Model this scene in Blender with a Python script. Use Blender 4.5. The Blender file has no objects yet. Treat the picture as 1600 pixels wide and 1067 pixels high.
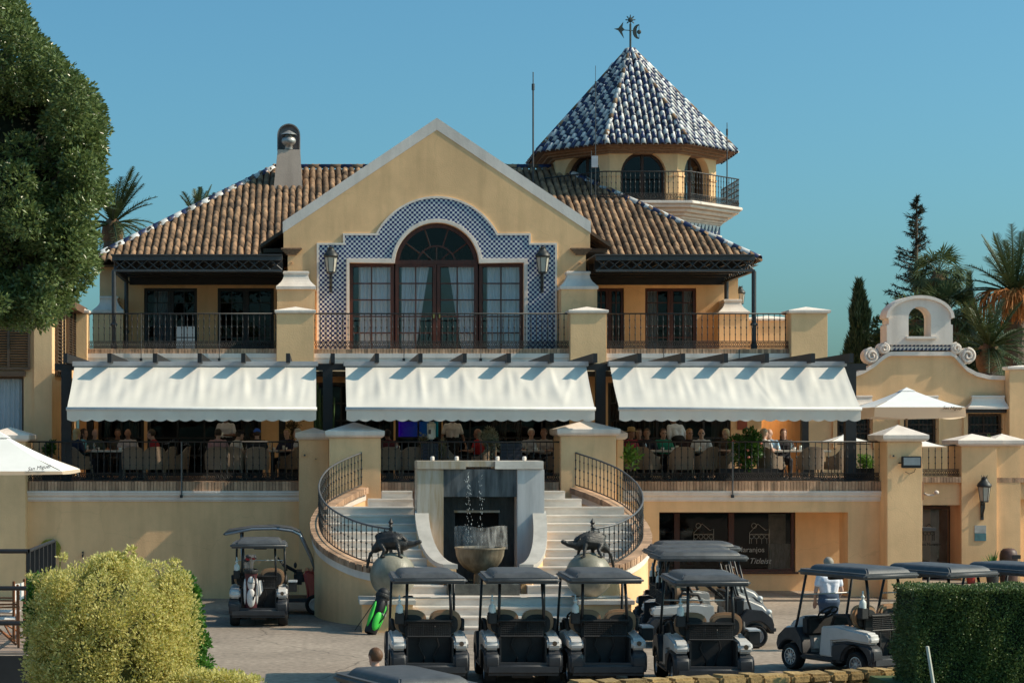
import bpy, bmesh, math, random
from mathutils import Vector, Matrix
random.seed(7)
R = math.radians
PI = math.pi
scene = bpy.context.scene

# ------------------------------------------------------------------ camera, sky, sun, exposure
F, VX, YH, CH, D0 = 3111.0, 490.0, 685.0, 3.9, 48.6      # focal length (px of the 1600 px photo), principal point, eye height, distance to the terrace wall
cam_d = bpy.data.cameras.new("camera")
cam = bpy.data.objects.new("camera", cam_d)
scene.collection.objects.link(cam)
cam.location = (0, -D0, CH)
cam.rotation_euler = (R(90), 0, 0)
cam_d.sensor_width = 36
cam_d.lens = F / 1600 * 36
cam_d.shift_x = (800 - VX) / 1600
cam_d.shift_y = (YH - 533.5) / 1600
cam_d.clip_start = 0.5
cam_d.clip_end = 6000
scene.camera = cam

SUN = Vector((0.765, -0.095, 0.64)).normalized()          # towards the sun
world = bpy.data.worlds.new("World")
scene.world = world
world.use_nodes = True
wn = world.node_tree
wn.nodes.clear()
sky = wn.nodes.new("ShaderNodeTexSky")
sky.sky_type = 'NISHITA'
sky.sun_disc = False
sky.sun_elevation = math.asin(SUN.z)
sky.sun_rotation = math.atan2(SUN.x, SUN.y)
sky.air_density = 1.0
sky.dust_density = 2.7
sky.ozone_density = 3.0
sky.altitude = 50
tint = wn.nodes.new("ShaderNodeMix")
tint.data_type = 'RGBA'
tint.blend_type = 'MULTIPLY'
tint.inputs[0].default_value = 1.0
tint.inputs[7].default_value = (0.46, 0.83, 0.86, 1)
bg = wn.nodes.new("ShaderNodeBackground")
bg.inputs[1].default_value = 0.13
wo = wn.nodes.new("ShaderNodeOutputWorld")
wn.links.new(sky.outputs[0], tint.inputs[6])
wn.links.new(tint.outputs[2], bg.inputs[0])
wn.links.new(bg.outputs[0], wo.inputs[0])

sun_d = bpy.data.lights.new("sun", 'SUN')
sun_d.energy = 3.9
sun_d.angle = R(0.5)
sun_d.color = (1.0, 0.85, 0.66)
sun_o = bpy.data.objects.new("sun", sun_d)
sun_o.rotation_euler = SUN.to_track_quat('Z', 'Y').to_euler()
sun_o.location = (40, -10, 40)
scene.collection.objects.link(sun_o)
scene.view_settings.view_transform = 'Standard'
scene.view_settings.look = 'None'
scene.view_settings.exposure = 0.33
scene.view_settings.gamma = 1.0
scene.view_settings.use_curve_mapping = False
scene.cycles.max_bounces = 6
scene.cycles.transparent_max_bounces = 12

# ------------------------------------------------------------------ helpers
col = scene.collection
def X(px, Y): return (px - VX) * (Y + D0) / F
def Z(py, Y): return CH + (YH - py) * (Y + D0) / F

class MB:
    """collects shapes, builds one mesh object"""
    def __init__(s): s.v = []; s.f = []
    def add(s, vs, fs):
        o = len(s.v); s.v += [tuple(p) for p in vs]; s.f += [tuple(i + o for i in q) for q in fs]; return s
    def box(s, x0, x1, y0, y1, z0, z1):
        return s.add([(x0,y0,z0),(x1,y0,z0),(x1,y1,z0),(x0,y1,z0),(x0,y0,z1),(x1,y0,z1),(x1,y1,z1),(x0,y1,z1)],
                     [(3,2,1,0),(4,5,6,7),(0,1,5,4),(1,2,6,5),(2,3,7,6),(3,0,4,7)])
    def prism(s, pts, axis, a, b):
        n = len(pts)
        area = sum(pts[i][0]*pts[(i+1)%n][1] - pts[(i+1)%n][0]*pts[i][1] for i in range(n))
        if area < 0: pts = pts[::-1]
        if axis == 'y':   g = lambda p, t: (p[0], t, p[1])
        elif axis == 'x': g = lambda p, t: (t, p[0], p[1])
        else:             g = lambda p, t: (p[0], p[1], t)
        if axis == 'y': a, b = b, a
        vs = [g(p, a) for p in pts] + [g(p, b) for p in pts]
        fs = [tuple(range(n))[::-1], tuple(range(n, 2*n))] + [(i, (i+1)%n, n+(i+1)%n, n+i) for i in range(n)]
        return s.add(vs, fs)
    def tube(s, pts, r, n=8, cap=True):
        pts = [Vector(p) for p in pts]; k = len(pts)
        rs = r if isinstance(r, (list, tuple)) else [r]*k
        vs = []; up = None
        for i, p in enumerate(pts):
            t = (pts[min(i+1,k-1)] - pts[max(i-1,0)])
            t = t.normalized() if t.length > 1e-9 else Vector((0,0,1))
            if up is None:
                up = Vector((0,0,1)) if abs(t.z) < .9 else Vector((1,0,0))
            a = t.cross(up); a = a.normalized() if a.length > 1e-6 else Vector((1,0,0))
            b = a.cross(t).normalized(); up = b
            for j in range(n):
                q = 2*PI*j/n
                vs.append(p + (a*math.cos(q) + b*math.sin(q))*rs[i])
        fs = [(i*n+j, (i+1)*n+j, (i+1)*n+(j+1)%n, i*n+(j+1)%n) for i in range(k-1) for j in range(n)]
        if cap: fs += [tuple(range(n)), tuple(range((k-1)*n, k*n))[::-1]]
        return s.add(vs, fs)
    def lathe(s, prof, c=(0,0,0), n=16, ang=2*PI):
        k = len(prof); full = abs(ang - 2*PI) < 1e-6; m = n if full else n+1; vs = []
        for r, z in prof:
            for j in range(m):
                q = ang*j/n; vs.append((c[0]+r*math.cos(q), c[1]+r*math.sin(q), c[2]+z))
        fs = [(i*m+j, i*m+(j+1)%m, (i+1)*m+(j+1)%m, (i+1)*m+j) for i in range(k-1) for j in range(n)]
        return s.add(vs, fs)
    def ell(s, c, rx, ry, rz, nu=12, nv=8):
        vs = [(c[0], c[1], c[2]-rz)]
        for i in range(1, nv):
            t = -PI/2 + PI*i/nv
            vs += [(c[0]+rx*math.cos(t)*math.cos(2*PI*j/nu), c[1]+ry*math.cos(t)*math.sin(2*PI*j/nu), c[2]+rz*math.sin(t)) for j in range(nu)]
        vs.append((c[0], c[1], c[2]+rz)); e = len(vs)-1
        fs = [(0, 1+(j+1)%nu, 1+j) for j in range(nu)]
        for i in range(nv-2):
            a = 1+i*nu; fs += [(a+j, a+(j+1)%nu, a+nu+(j+1)%nu, a+nu+j) for j in range(nu)]
        a = 1+(nv-2)*nu; fs += [(a+j, a+(j+1)%nu, e) for j in range(nu)]
        return s.add(vs, fs)
    def grid(s, fn, nu, nv):
        vs = [fn(i/nu, j/nv) for j in range(nv+1) for i in range(nu+1)]
        fs = [(j*(nu+1)+i, j*(nu+1)+i+1, (j+1)*(nu+1)+i+1, (j+1)*(nu+1)+i) for j in range(nv) for i in range(nu)]
        return s.add(vs, fs)
    def xf(s, m):
        s.v = [tuple(m @ Vector(p)) for p in s.v]; return s
    def mesh(s, name, smooth=False, bevel=0, seg=2):
        me = bpy.data.meshes.new(name); me.from_pydata(s.v, [], s.f)
        if bevel:
            bm = bmesh.new(); bm.from_mesh(me)
            bmesh.ops.remove_doubles(bm, verts=bm.verts, dist=1e-5)
            es = [e for e in bm.edges if len(e.link_faces) == 2 and e.calc_face_angle(0) > 0.6]
            bmesh.ops.bevel(bm, geom=es, offset=bevel, segments=seg, affect='EDGES', clamp_overlap=True)
            bm.to_mesh(me); bm.free()
        if smooth:
            me.polygons.foreach_set('use_smooth', [True]*len(me.polygons))
            if smooth == 2: me.set_sharp_from_angle(angle=R(40))
        me.update(); return me
    def build(s, name, mat, parent=None, smooth=False, bevel=0, seg=2):
        return obj(name, s.mesh(name, smooth, bevel, seg), mat, parent)

def obj(name, me, mat=None, parent=None, loc=None, rot=None):
    o = bpy.data.objects.new(name, me)
    if mat is not None:
        if len(me.materials) == 0: me.materials.append(mat)
        elif me.materials[0] != mat:
            o.material_slots[0].link = 'OBJECT'; o.material_slots[0].material = mat
    col.objects.link(o)
    if parent is not None:
        o.parent = parent
        if parent.type == 'EMPTY': o.matrix_parent_inverse = Matrix.Translation(-Vector(parent.location))
    if loc is not None: o.location = loc
    if rot is not None: o.rotation_euler = rot
    return o
def thing(name, label, cat, loc=(0,0,0), group=None):
    o = bpy.data.objects.new(name, None); col.objects.link(o); o.empty_display_size = .2
    o.location = loc; return tag(o, label, cat, group)
def tag(o, label=None, cat=None, group=None, kind=None):
    if label: o['label'] = label
    if cat: o['category'] = cat
    if group: o['group'] = group
    if kind: o['kind'] = kind
    return o
def kids(o): return [c for c in list(col.objects) if c.parent == o]
CH_IDX = {}
def dup(root, loc=None, rz=None, label=None, group=None):
    """copy of a thing with its parts and sub-parts"""
    r = root.copy(); col.objects.link(r)
    if loc is not None: r.location = loc
    if rz is not None: r.rotation_euler = (0, 0, rz)
    if label: r['label'] = label
    if group: r['group'] = group
    for c in root.children:
        d = c.copy(); col.objects.link(d); d.parent = r
        for g in c.children:
            e = g.copy(); col.objects.link(e); e.parent = d
    return r

# ------------------------------------------------------------------ materials
MATS = {}
def mat(name, c, rough=.7, var=.12, scale=3, bump=0, bscale=40, metal=0, spec=.4, isl=0, c2=None, coat=0, emit=0, stretch=None, detail=5):
    """procedural material: base colour broken up by noise (and by piece when isl > 0), with fine bump"""
    m = bpy.data.materials.new(name); m.use_nodes = True; nt = m.node_tree; N = nt.nodes; L = nt.links
    b = N['Principled BSDF']; b.inputs['Roughness'].default_value = rough; b.inputs['Metallic'].default_value = metal
    b.inputs['Specular IOR Level'].default_value = spec
    if coat: b.inputs['Coat Weight'].default_value = coat; b.inputs['Coat Roughness'].default_value = .08
    tc = N.new('ShaderNodeTexCoord'); src = tc.outputs['Object']
    if stretch:
        mp = N.new('ShaderNodeMapping'); mp.inputs['Scale'].default_value = stretch; L.new(src, mp.inputs[0]); src = mp.outputs[0]
    nz = N.new('ShaderNodeTexNoise'); nz.inputs['Scale'].default_value = scale; nz.inputs['Detail'].default_value = detail; nz.inputs['Roughness'].default_value = .62
    L.new(src, nz.inputs['Vector'])
    rp = N.new('ShaderNodeValToRGB'); rp.color_ramp.elements[0].position = .3; rp.color_ramp.elements[1].position = .7
    lo = c2 if c2 else tuple(x*(1-var) for x in c); hi = c if c2 else tuple(min(1, x*(1+var)) for x in c)
    rp.color_ramp.elements[0].color = (*lo, 1); rp.color_ramp.elements[1].color = (*hi, 1)
    L.new(nz.outputs[0], rp.inputs[0]); out = rp.outputs[0]
    if isl:
        ge = N.new('ShaderNodeNewGeometry'); oi = N.new('ShaderNodeObjectInfo')
        ad = N.new('ShaderNodeMath'); ad.operation = 'ADD'; L.new(ge.outputs['Random Per Island'], ad.inputs[0]); L.new(oi.outputs['Random'], ad.inputs[1])
        fr = N.new('ShaderNodeMath'); fr.operation = 'FRACT'; L.new(ad.outputs[0], fr.inputs[0])
        mr = N.new('ShaderNodeMapRange'); mr.inputs[3].default_value = 1-isl; mr.inputs[4].default_value = 1+isl*.7; L.new(fr.outputs[0], mr.inputs[0])
        mx = N.new('ShaderNodeVectorMath'); mx.operation = 'SCALE'; L.new(out, mx.inputs[0]); L.new(mr.outputs[0], mx.inputs['Scale']); out = mx.outputs[0]
    L.new(out, b.inputs['Base Color'])
    if bump:
        n2 = N.new('ShaderNodeTexNoise'); n2.inputs['Scale'].default_value = bscale; n2.inputs['Detail'].default_value = 4; L.new(src, n2.inputs['Vector'])
        bp = N.new('ShaderNodeBump'); bp.inputs['Strength'].default_value = bump; bp.inputs['Distance'].default_value = .02
        L.new(n2.outputs[0], bp.inputs['Height']); L.new(bp.outputs[0], b.inputs['Normal'])
    if emit:
        b.inputs['Emission Color'].default_value = (*c, 1); b.inputs['Emission Strength'].default_value = emit
    MATS[name] = m; return m

def mat_plaster(name, c, dirt=.25):
    m = mat(name, c, .85, .07, .7, .25, 30, spec=.2); nt = m.node_tree; N = nt.nodes; L = nt.links
    b = N['Principled BSDF']; src = b.inputs['Base Color'].links[0].from_socket
    tc = N.new('ShaderNodeTexCoord'); mp = N.new('ShaderNodeMapping'); mp.inputs['Scale'].default_value = (1.6, 1.6, .18)
    L.new(tc.outputs['Object'], mp.inputs[0])
    nz = N.new('ShaderNodeTexNoise'); nz.inputs['Scale'].default_value = 2.2; nz.inputs['Detail'].default_value = 6; L.new(mp.outputs[0], nz.inputs[0])
    rp = N.new('ShaderNodeValToRGB'); rp.color_ramp.elements[0].position = .46; rp.color_ramp.elements[1].position = .78
    L.new(nz.outputs[0], rp.inputs[0])
    sc = N.new('ShaderNodeMath'); sc.operation = 'MULTIPLY'; sc.inputs[1].default_value = dirt; L.new(rp.outputs[0], sc.inputs[0])
    mx = N.new('ShaderNodeMix'); mx.data_type = 'RGBA'; L.new(sc.outputs[0], mx.inputs[0]); L.new(src, mx.inputs[6])
    mx.inputs[7].default_value = (c[0]*.5, c[1]*.48, c[2]*.46, 1)
    # hairline cracks and blotchy repairs
    nw = N.new('ShaderNodeTexNoise'); nw.inputs['Scale'].default_value = 2.5; nw.inputs['Detail'].default_value = 7; L.new(tc.outputs['Object'], nw.inputs[0])
    mv = N.new('ShaderNodeMix'); mv.data_type = 'VECTOR'; mv.inputs[0].default_value = .25; L.new(tc.outputs['Object'], mv.inputs[4]); L.new(nw.outputs['Color'], mv.inputs[5])
    vo = N.new('ShaderNodeTexVoronoi'); vo.feature = 'DISTANCE_TO_EDGE'; vo.inputs['Scale'].default_value = .55; L.new(mv.outputs[1], vo.inputs[0])
    cr = N.new('ShaderNodeMapRange'); cr.inputs[1].default_value = 0; cr.inputs[2].default_value = .004; cr.inputs[3].default_value = .90; cr.inputs[4].default_value = 1; L.new(vo.outputs['Distance'], cr.inputs[0])
    bl_ = N.new('ShaderNodeTexNoise'); bl_.inputs['Scale'].default_value = .45; bl_.inputs['Detail'].default_value = 8; bl_.inputs['Roughness'].default_value = .7; L.new(tc.outputs['Object'], bl_.inputs[0])
    b2 = N.new('ShaderNodeMapRange'); b2.inputs[1].default_value = .35; b2.inputs[2].default_value = .65; b2.inputs[3].default_value = .86; b2.inputs[4].default_value = 1.05; L.new(bl_.outputs[0], b2.inputs[0])
    mm = N.new('ShaderNodeMath'); mm.operation = 'MULTIPLY'; L.new(cr.outputs[0], mm.inputs[0]); L.new(b2.outputs[0], mm.inputs[1])
    vs = N.new('ShaderNodeVectorMath'); vs.operation = 'SCALE'; L.new(mx.outputs[2], vs.inputs[0]); L.new(mm.outputs[0], vs.inputs['Scale'])
    L.new(vs.outputs[0], b.inputs['Base Color']); return m

def mat_glass(name, tint=(.6,.65,.68), refl=.12):
    m = bpy.data.materials.new(name); m.use_nodes = True; nt = m.node_tree; N = nt.nodes; L = nt.links; N.clear()
    t = N.new('ShaderNodeBsdfTransparent'); t.inputs[0].default_value = (*tint, 1)
    g = N.new('ShaderNodeBsdfGlossy'); g.inputs[0].default_value = (1,1,1,1); g.inputs['Roughness'].default_value = .03
    nz = N.new('ShaderNodeTexNoise'); nz.inputs['Scale'].default_value = 1.2
    bp = N.new('ShaderNodeBump'); bp.inputs['Strength'].default_value = .03; bp.inputs['Distance'].default_value = .1; L.new(nz.outputs[0], bp.inputs['Height']); L.new(bp.outputs[0], g.inputs['Normal'])
    lw = N.new('ShaderNodeLayerWeight'); lw.inputs[0].default_value = .25
    ad = N.new('ShaderNodeMath'); ad.operation = 'MULTIPLY_ADD'; ad.inputs[1].default_value = .35; ad.inputs[2].default_value = refl; ad.use_clamp = True; L.new(lw.outputs['Fresnel'], ad.inputs[0])
    mx = N.new('ShaderNodeMixShader'); L.new(ad.outputs[0], mx.inputs[0]); L.new(t.outputs[0], mx.inputs[1]); L.new(g.outputs[0], mx.inputs[2])
    o = N.new('ShaderNodeOutputMaterial'); L.new(mx.outputs[0], o.inputs[0]); MATS[name] = m; return m

def mat_checker(name, ca, cb, size, rough=.25):
    """glazed octagon tiles: blue and white squares set as a checkerboard with pale joints"""
    m = bpy.data.materials.new(name); m.use_nodes = True; nt = m.node_tree; N = nt.nodes; L = nt.links; b = N['Principled BSDF']
    b.inputs['Roughness'].default_value = rough; b.inputs['Specular IOR Level'].default_value = .5
    tc = N.new('ShaderNodeTexCoord'); sp = N.new('ShaderNodeSeparateXYZ'); L.new(tc.outputs['Object'], sp.inputs[0])
    cells = []
    for ax in ('X', 'Z'):
        d = N.new('ShaderNodeMath'); d.operation = 'DIVIDE'; d.inputs[1].default_value = size; L.new(sp.outputs[ax], d.inputs[0])
        p = N.new('ShaderNodeMath'); p.operation = 'PINGPONG'; p.inputs[1].default_value = 1.0; L.new(d.outputs[0], p.inputs[0])
        s = N.new('ShaderNodeMath'); s.operation = 'SUBTRACT'; s.inputs[1].default_value = .5; L.new(p.outputs[0], s.inputs[0]); cells.append(s)
    ml = N.new('ShaderNodeMath'); ml.operation = 'MULTIPLY'; L.new(cells[0].outputs[0], ml.inputs[0]); L.new(cells[1].outputs[0], ml.inputs[1])
    gt = N.new('ShaderNodeMapRange'); gt.inputs[1].default_value = -.018; gt.inputs[2].default_value = .012; L.new(ml.outputs[0], gt.inputs[0])
    nz = N.new('ShaderNodeTexNoise'); nz.inputs['Scale'].default_value = 6; L.new(tc.outputs['Object'], nz.inputs[0])
    mr = N.new('ShaderNodeMapRange'); mr.inputs[3].default_value = .8; mr.inputs[4].default_value = 1.15; L.new(nz.outputs[0], mr.inputs[0])
    mx = N.new('ShaderNodeMix'); mx.data_type = 'RGBA'; L.new(gt.outputs[0], mx.inputs[0]); mx.inputs[6].default_value = (*ca, 1); mx.inputs[7].default_value = (*cb, 1)
    vs = N.new('ShaderNodeVectorMath'); vs.operation = 'SCALE'; L.new(mx.outputs[2], vs.inputs[0]); L.new(mr.outputs[0], vs.inputs['Scale'])
    L.new(vs.outputs[0], b.inputs['Base Color']); MATS[name] = m; return m

def mat_leaf(name, a, b_, rough=.45, trans=.25):
    m = bpy.data.materials.new(name); m.use_nodes = True; nt = m.node_tree; N = nt.nodes; L = nt.links; b = N['Principled BSDF']
    b.inputs['Roughness'].default_value = rough; b.inputs['Specular IOR Level'].default_value = .45
    ge = N.new('ShaderNodeNewGeometry'); rp = N.new('ShaderNodeValToRGB'); rp.color_ramp.elements[0].color = (*a, 1); rp.color_ramp.elements[1].color = (*b_, 1)
    L.new(ge.outputs['Random Per Island'], rp.inputs[0]); L.new(rp.outputs[0], b.inputs['Base Color'])
    t = N.new('ShaderNodeBsdfTranslucent'); L.new(rp.outputs[0], t.inputs[0])
    mx = N.new('ShaderNodeMixShader'); mx.inputs[0].default_value = trans; o = N['Material Output']
    L.new(b.outputs[0], mx.inputs[1]); L.new(t.outputs[0], mx.inputs[2]); L.new(mx.outputs[0], o.inputs[0]); MATS[name] = m; return m

YEL = mat_plaster('yellow_plaster', (.90, .565, .295), .3)
YEL2 = mat_plaster('pale_yellow_plaster', (.92, .59, .315), .25)
WHT = mat_plaster('white_plaster', (.86, .75, .66), .35)
CORN = mat_plaster('white_cornice', (.82, .73, .66), .35)
PINK = mat_plaster('pinkish_plaster', (.60, .46, .37), .35)
BRICK = mat('brick_course', (.48, .30, .19), .85, .25, 4, .4, 60, isl=.35)
MARB = mat('marble', (.86, .77, .68), .35, .2, 1.6, 0, c2=(.56, .49, .42), stretch=(1, 2.5, 3), detail=9)
MARB2 = mat('stained_marble', (.56, .53, .48), .4, .3, 1.4, 0, c2=(.34, .24, .12), stretch=(5, 5, .5), detail=8)
MARB3 = mat('blue_grey_marble', (.60, .57, .55), .4, .15, 1.4, 0, stretch=(5, 5, .6), detail=8)
SLATE = mat('wet_slate', (.045, .05, .055), .25, .6, 2, .2, 14, c2=(.015, .017, .02), stretch=(3, 3, .7))
SLATE2 = mat('streaked_slate', (.16, .17, .18), .3, .6, 1.6, .1, 14, c2=(.03, .035, .04), stretch=(5, 5, .6))
STONE = mat('basin_stone', (.33, .27, .19), .5, .3, 2, .2, 30, c2=(.09, .065, .04), stretch=(3, 3, .5))
IRON = mat('wrought_iron', (.022, .021, .021), .5, .3, 12, spec=.5)
RAILG = mat('grey_handrail', (.10, .10, .105), .4, .2, 8, spec=.5)
BLK = mat('black_steel', (.016, .016, .018), .45, .2, 6, spec=.5)
DGREY = mat('dark_grey_metal', (.045, .047, .05), .5, .2, 6, spec=.5)
WOODR = mat('red_brown_wood', (.075, .026, .017), .4, .3, 3, .1, 30, stretch=(6, 6, 1))
WOODB = mat('brown_wood', (.085, .055, .035), .6, .3, 3, .2, 30, stretch=(2, 2, 8))
WOODO = mat('orange_brown_wood', (.26, .10, .04), .5, .25, 5, stretch=(6, 6, 1))
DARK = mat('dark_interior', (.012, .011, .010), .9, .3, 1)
DARKW = mat('dim_interior_wall', (.07, .055, .04), .9, .3, .8)
CURT = mat('white_curtain', (.82, .82, .84), .9, .05, 3, stretch=(8, 8, .5))
CURTD = mat('dark_curtain', (.10, .085, .07), .9, .3, 3, stretch=(8, 8, .5))
GLASS = mat_glass('window_glass', (.80, .83, .86), .07)
GLASSD = mat_glass('dark_window_glass', (.42, .43, .45), .015)
CLEAR = mat_glass('clear_plastic', (.90, .93, .93), .06)
TILEP = mat_checker('blue_white_tile', (.62, .63, .64), (.012, .016, .11), .0680)
TERRA = mat('terracotta_tile', (.40, .235, .13), .85, .35, 3, .3, 30, isl=.55, c2=(.13, .085, .055))
TERRAD = mat('terracotta_pan', (.14, .075, .045), .9, .3, 5, .3, 30)
TBLUE = mat('blue_glazed_tile', (.022, .03, .085), .38, .3, 8, isl=.45, spec=.45)
TWHITE = mat('white_glazed_tile', (.58, .57, .55), .38, .25, 8, isl=.35, spec=.4)
FABRIC = mat('awning_canvas', (.72, .67, .60), .85, .05, .9, .15, 60, c2=(.62, .575, .51), detail=9)
VALAN = mat('valance_canvas', (.78, .70, .61), .9, .06, 2)
PARA = mat('parasol_canvas', (.80, .79, .77), .85, .05, 2)
# ------------------------------------------------------------------ ground
GROUND = mat('plaza_asphalt', (.31, .25, .20), .9, .30, .30, .5, 45, spec=.25, detail=12)
def _ground_cracks(m):
    nt = m.node_tree; N = nt.nodes; L = nt.links; b = N['Principled BSDF']; src = b.inputs['Base Color'].links[0].from_socket
    tc = N.new('ShaderNodeTexCoord')
    n2 = N.new('ShaderNodeTexNoise'); n2.inputs['Scale'].default_value = 9; n2.inputs['Detail'].default_value = 8; L.new(tc.outputs['Object'], n2.inputs[0])
    r2 = N.new('ShaderNodeMapRange'); r2.inputs[1].default_value = .3; r2.inputs[2].default_value = .7; r2.inputs[3].default_value = .72; r2.inputs[4].default_value = 1.22; L.new(n2.outputs[0], r2.inputs[0])
    vo = N.new('ShaderNodeTexVoronoi'); vo.feature = 'DISTANCE_TO_EDGE'; vo.inputs['Scale'].default_value = .22
    nw = N.new('ShaderNodeTexNoise'); nw.inputs['Scale'].default_value = 1.5; nw.inputs['Detail'].default_value = 6; L.new(tc.outputs['Object'], nw.inputs[0])
    mxv = N.new('ShaderNodeMix'); mxv.data_type = 'VECTOR'; mxv.inputs[0].default_value = .3; L.new(tc.outputs['Object'], mxv.inputs[4]); L.new(nw.outputs['Color'], mxv.inputs[5]); L.new(mxv.outputs[1], vo.inputs[0])
    r1 = N.new('ShaderNodeMapRange'); r1.inputs[1].default_value = .0; r1.inputs[2].default_value = .004; r1.inputs[3].default_value = .45; r1.inputs[4].default_value = 1; L.new(vo.outputs['Distance'], r1.inputs[0])
    mm = N.new('ShaderNodeMath'); mm.operation = 'MULTIPLY'; L.new(r1.outputs[0], mm.inputs[0]); L.new(r2.outputs[0], mm.inputs[1])
    vs = N.new('ShaderNodeVectorMath'); vs.operation = 'SCALE'; L.new(src, vs.inputs[0]); L.new(mm.outputs[0], vs.inputs['Scale']); L.new(vs.outputs[0], b.inputs['Base Color'])
_ground_cracks(GROUND)
def gz(x, y):
    """the plaza falls gently towards the camera on the left"""
    t = min(1, max(0, (-19.0 - y) / 5.0)); t = t*t*(3-2*t)
    return -0.68*t
g = MB()
xs = [-2500, -300, -60, -20, -10, -4, 0, 4, 8, 14, 24, 60, 300, 2500]
ys = [-60, -40, -30, -26, -24, -23, -22, -21, -20, -19, -15, -8, 0, 40, 120, 500, 3000]
g.add([(x, y, gz(x, y)) for y in ys for x in xs], [(j*len(xs)+i, j*len(xs)+i+1, (j+1)*len(xs)+i+1, (j+1)*len(xs)+i) for j in range(len(ys)-1) for i in range(len(xs)-1)])
tag(g.build('ground', GROUND, smooth=True), kind='structure')
# pale paved strip in front of the shop and by the annex
PAVE = mat('paving_slab', (.34, .27, .21), .85, .15, 4, .3, 40, isl=.18)
pv = MB().box(7.55, 17.9, -0.9, 6.4, -.02, .03).build('paving_bed', mat('paving_joint', (.17, .14, .12), .9), None)
pv.name = 'pavement'; tag(pv, kind='structure')
slab = MB().box(-.243, .243, -.243, .243, 0, .012).mesh('slab')
k = 0
for i in range(20):
    for j in range(14):
        xx = 7.82 + i*.5; yy = -.64 + j*.5
        if xx > 13.7 and yy < 1 or (xx < 14 and yy > 1.9) or yy > 6.1: continue
        if 7.4 < xx < 14.0 and yy > 1.9: continue
        obj('paving_slab', slab, PAVE, pv, (xx, yy, .0305 + random.uniform(0, .003)))
tag(MB().box(14.9, 16.2, 1.6, 5.9, .048, .056).build('red_carpet', mat('red_carpet', (.40, .03, .025), .95, .15, 8)), 'red carpet runner laid before the dark glass door on the right', 'carpet')

# ------------------------------------------------------------------ generic builders
def cap_pyramid(b, x0, x1, y0, y1, z, h=.22, o=.09, lip=.16):
    """moulded pyramid cap: rounded lip then a low pyramid"""
    prof = [(o*.2, 0), (o*.85, lip*.25), (o, lip*.5), (o, lip), (o*.8, lip*1.08)]
    cx, cy = (x0+x1)/2, (y0+y1)/2; vs = []; fs = []
    for e, dz in prof: vs += [(x0-e, y0-e, z+dz), (x1+e, y0-e, z+dz), (x1+e, y1+e, z+dz), (x0-e, y1+e, z+dz)]
    n = len(prof)
    for i in range(n-1): fs += [(i*4+j, i*4+(j+1)%4, (i+1)*4+(j+1)%4, (i+1)*4+j) for j in range(4)]
    vs.append((cx, cy, z+lip+h)); fs += [((n-1)*4+j, (n-1)*4+(j+1)%4, n*4) for j in range(4)]; fs.append((3, 2, 1, 0))
    return b.add(vs, fs)
def cap_flared(b, x0, x1, y0, y1, z0, z1, inset=.2, o=.03):
    """flared 'bell' cap: wide lip below, concave sides, narrow top slab"""
    h = z1-z0
    prof = [(o, 0), (o, h*.16), (-.01, h*.22), (-.05, h*.30), (-.11, h*.42), (-.155, h*.56), (-.18, h*.72), (-.185, h*.84), (-.16, h*.86), (-.16, h*.97), (-.19, h)]
    vs = []; fs = []; k = inset/.2
    for e, dz in prof:
        e = e*k if e < 0 else e
        vs += [(x0-e, y0-e, z0+dz), (x1+e, y0-e, z0+dz), (x1+e, y1+e, z0+dz), (x0-e, y1+e, z0+dz)]
    n = len(prof)
    for i in range(n-1): fs += [(i*4+j, i*4+(j+1)%4, (i+1)*4+(j+1)%4, (i+1)*4+j) for j in range(4)]
    fs += [(3, 2, 1, 0), tuple((n-1)*4+j for j in range(4))]
    return b.add(vs, fs)
def moulding(b, x0, x1, yf, z0, z1, d=.14):
    """stepped white cornice along a front wall, proud of yf towards the camera"""
    h = z1-z0
    pr = [(yf+.1, z0), (yf-.03, z0), (yf-.03, z0+h*.12), (yf-.06, z0+h*.16), (yf-.06, z0+h*.42), (yf-.10, z0+h*.5), (yf-.12, z0+h*.62), (yf-.12, z0+h*.75), (yf-d, z0+h*.8), (yf-d, z1), (yf+.1, z1)]
    return b.prism(pr, 'x', x0, x1)
def bricks(parent, x0, x1, y0, y1, z0, z1, w=.078, name='brick_course'):
    b = MB(); n = max(1, int((x1-x0)/w)); w = (x1-x0)/n
    for i in range(n):
        d = random.uniform(0, .012); t = random.uniform(0, .008)
        b.box(x0+i*w+.005, x0+(i+1)*w-.005, y0-d, y1, z0, z1-t)
    o = b.build(name, BRICK, parent); tag(o, kind='stuff'); return o

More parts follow.
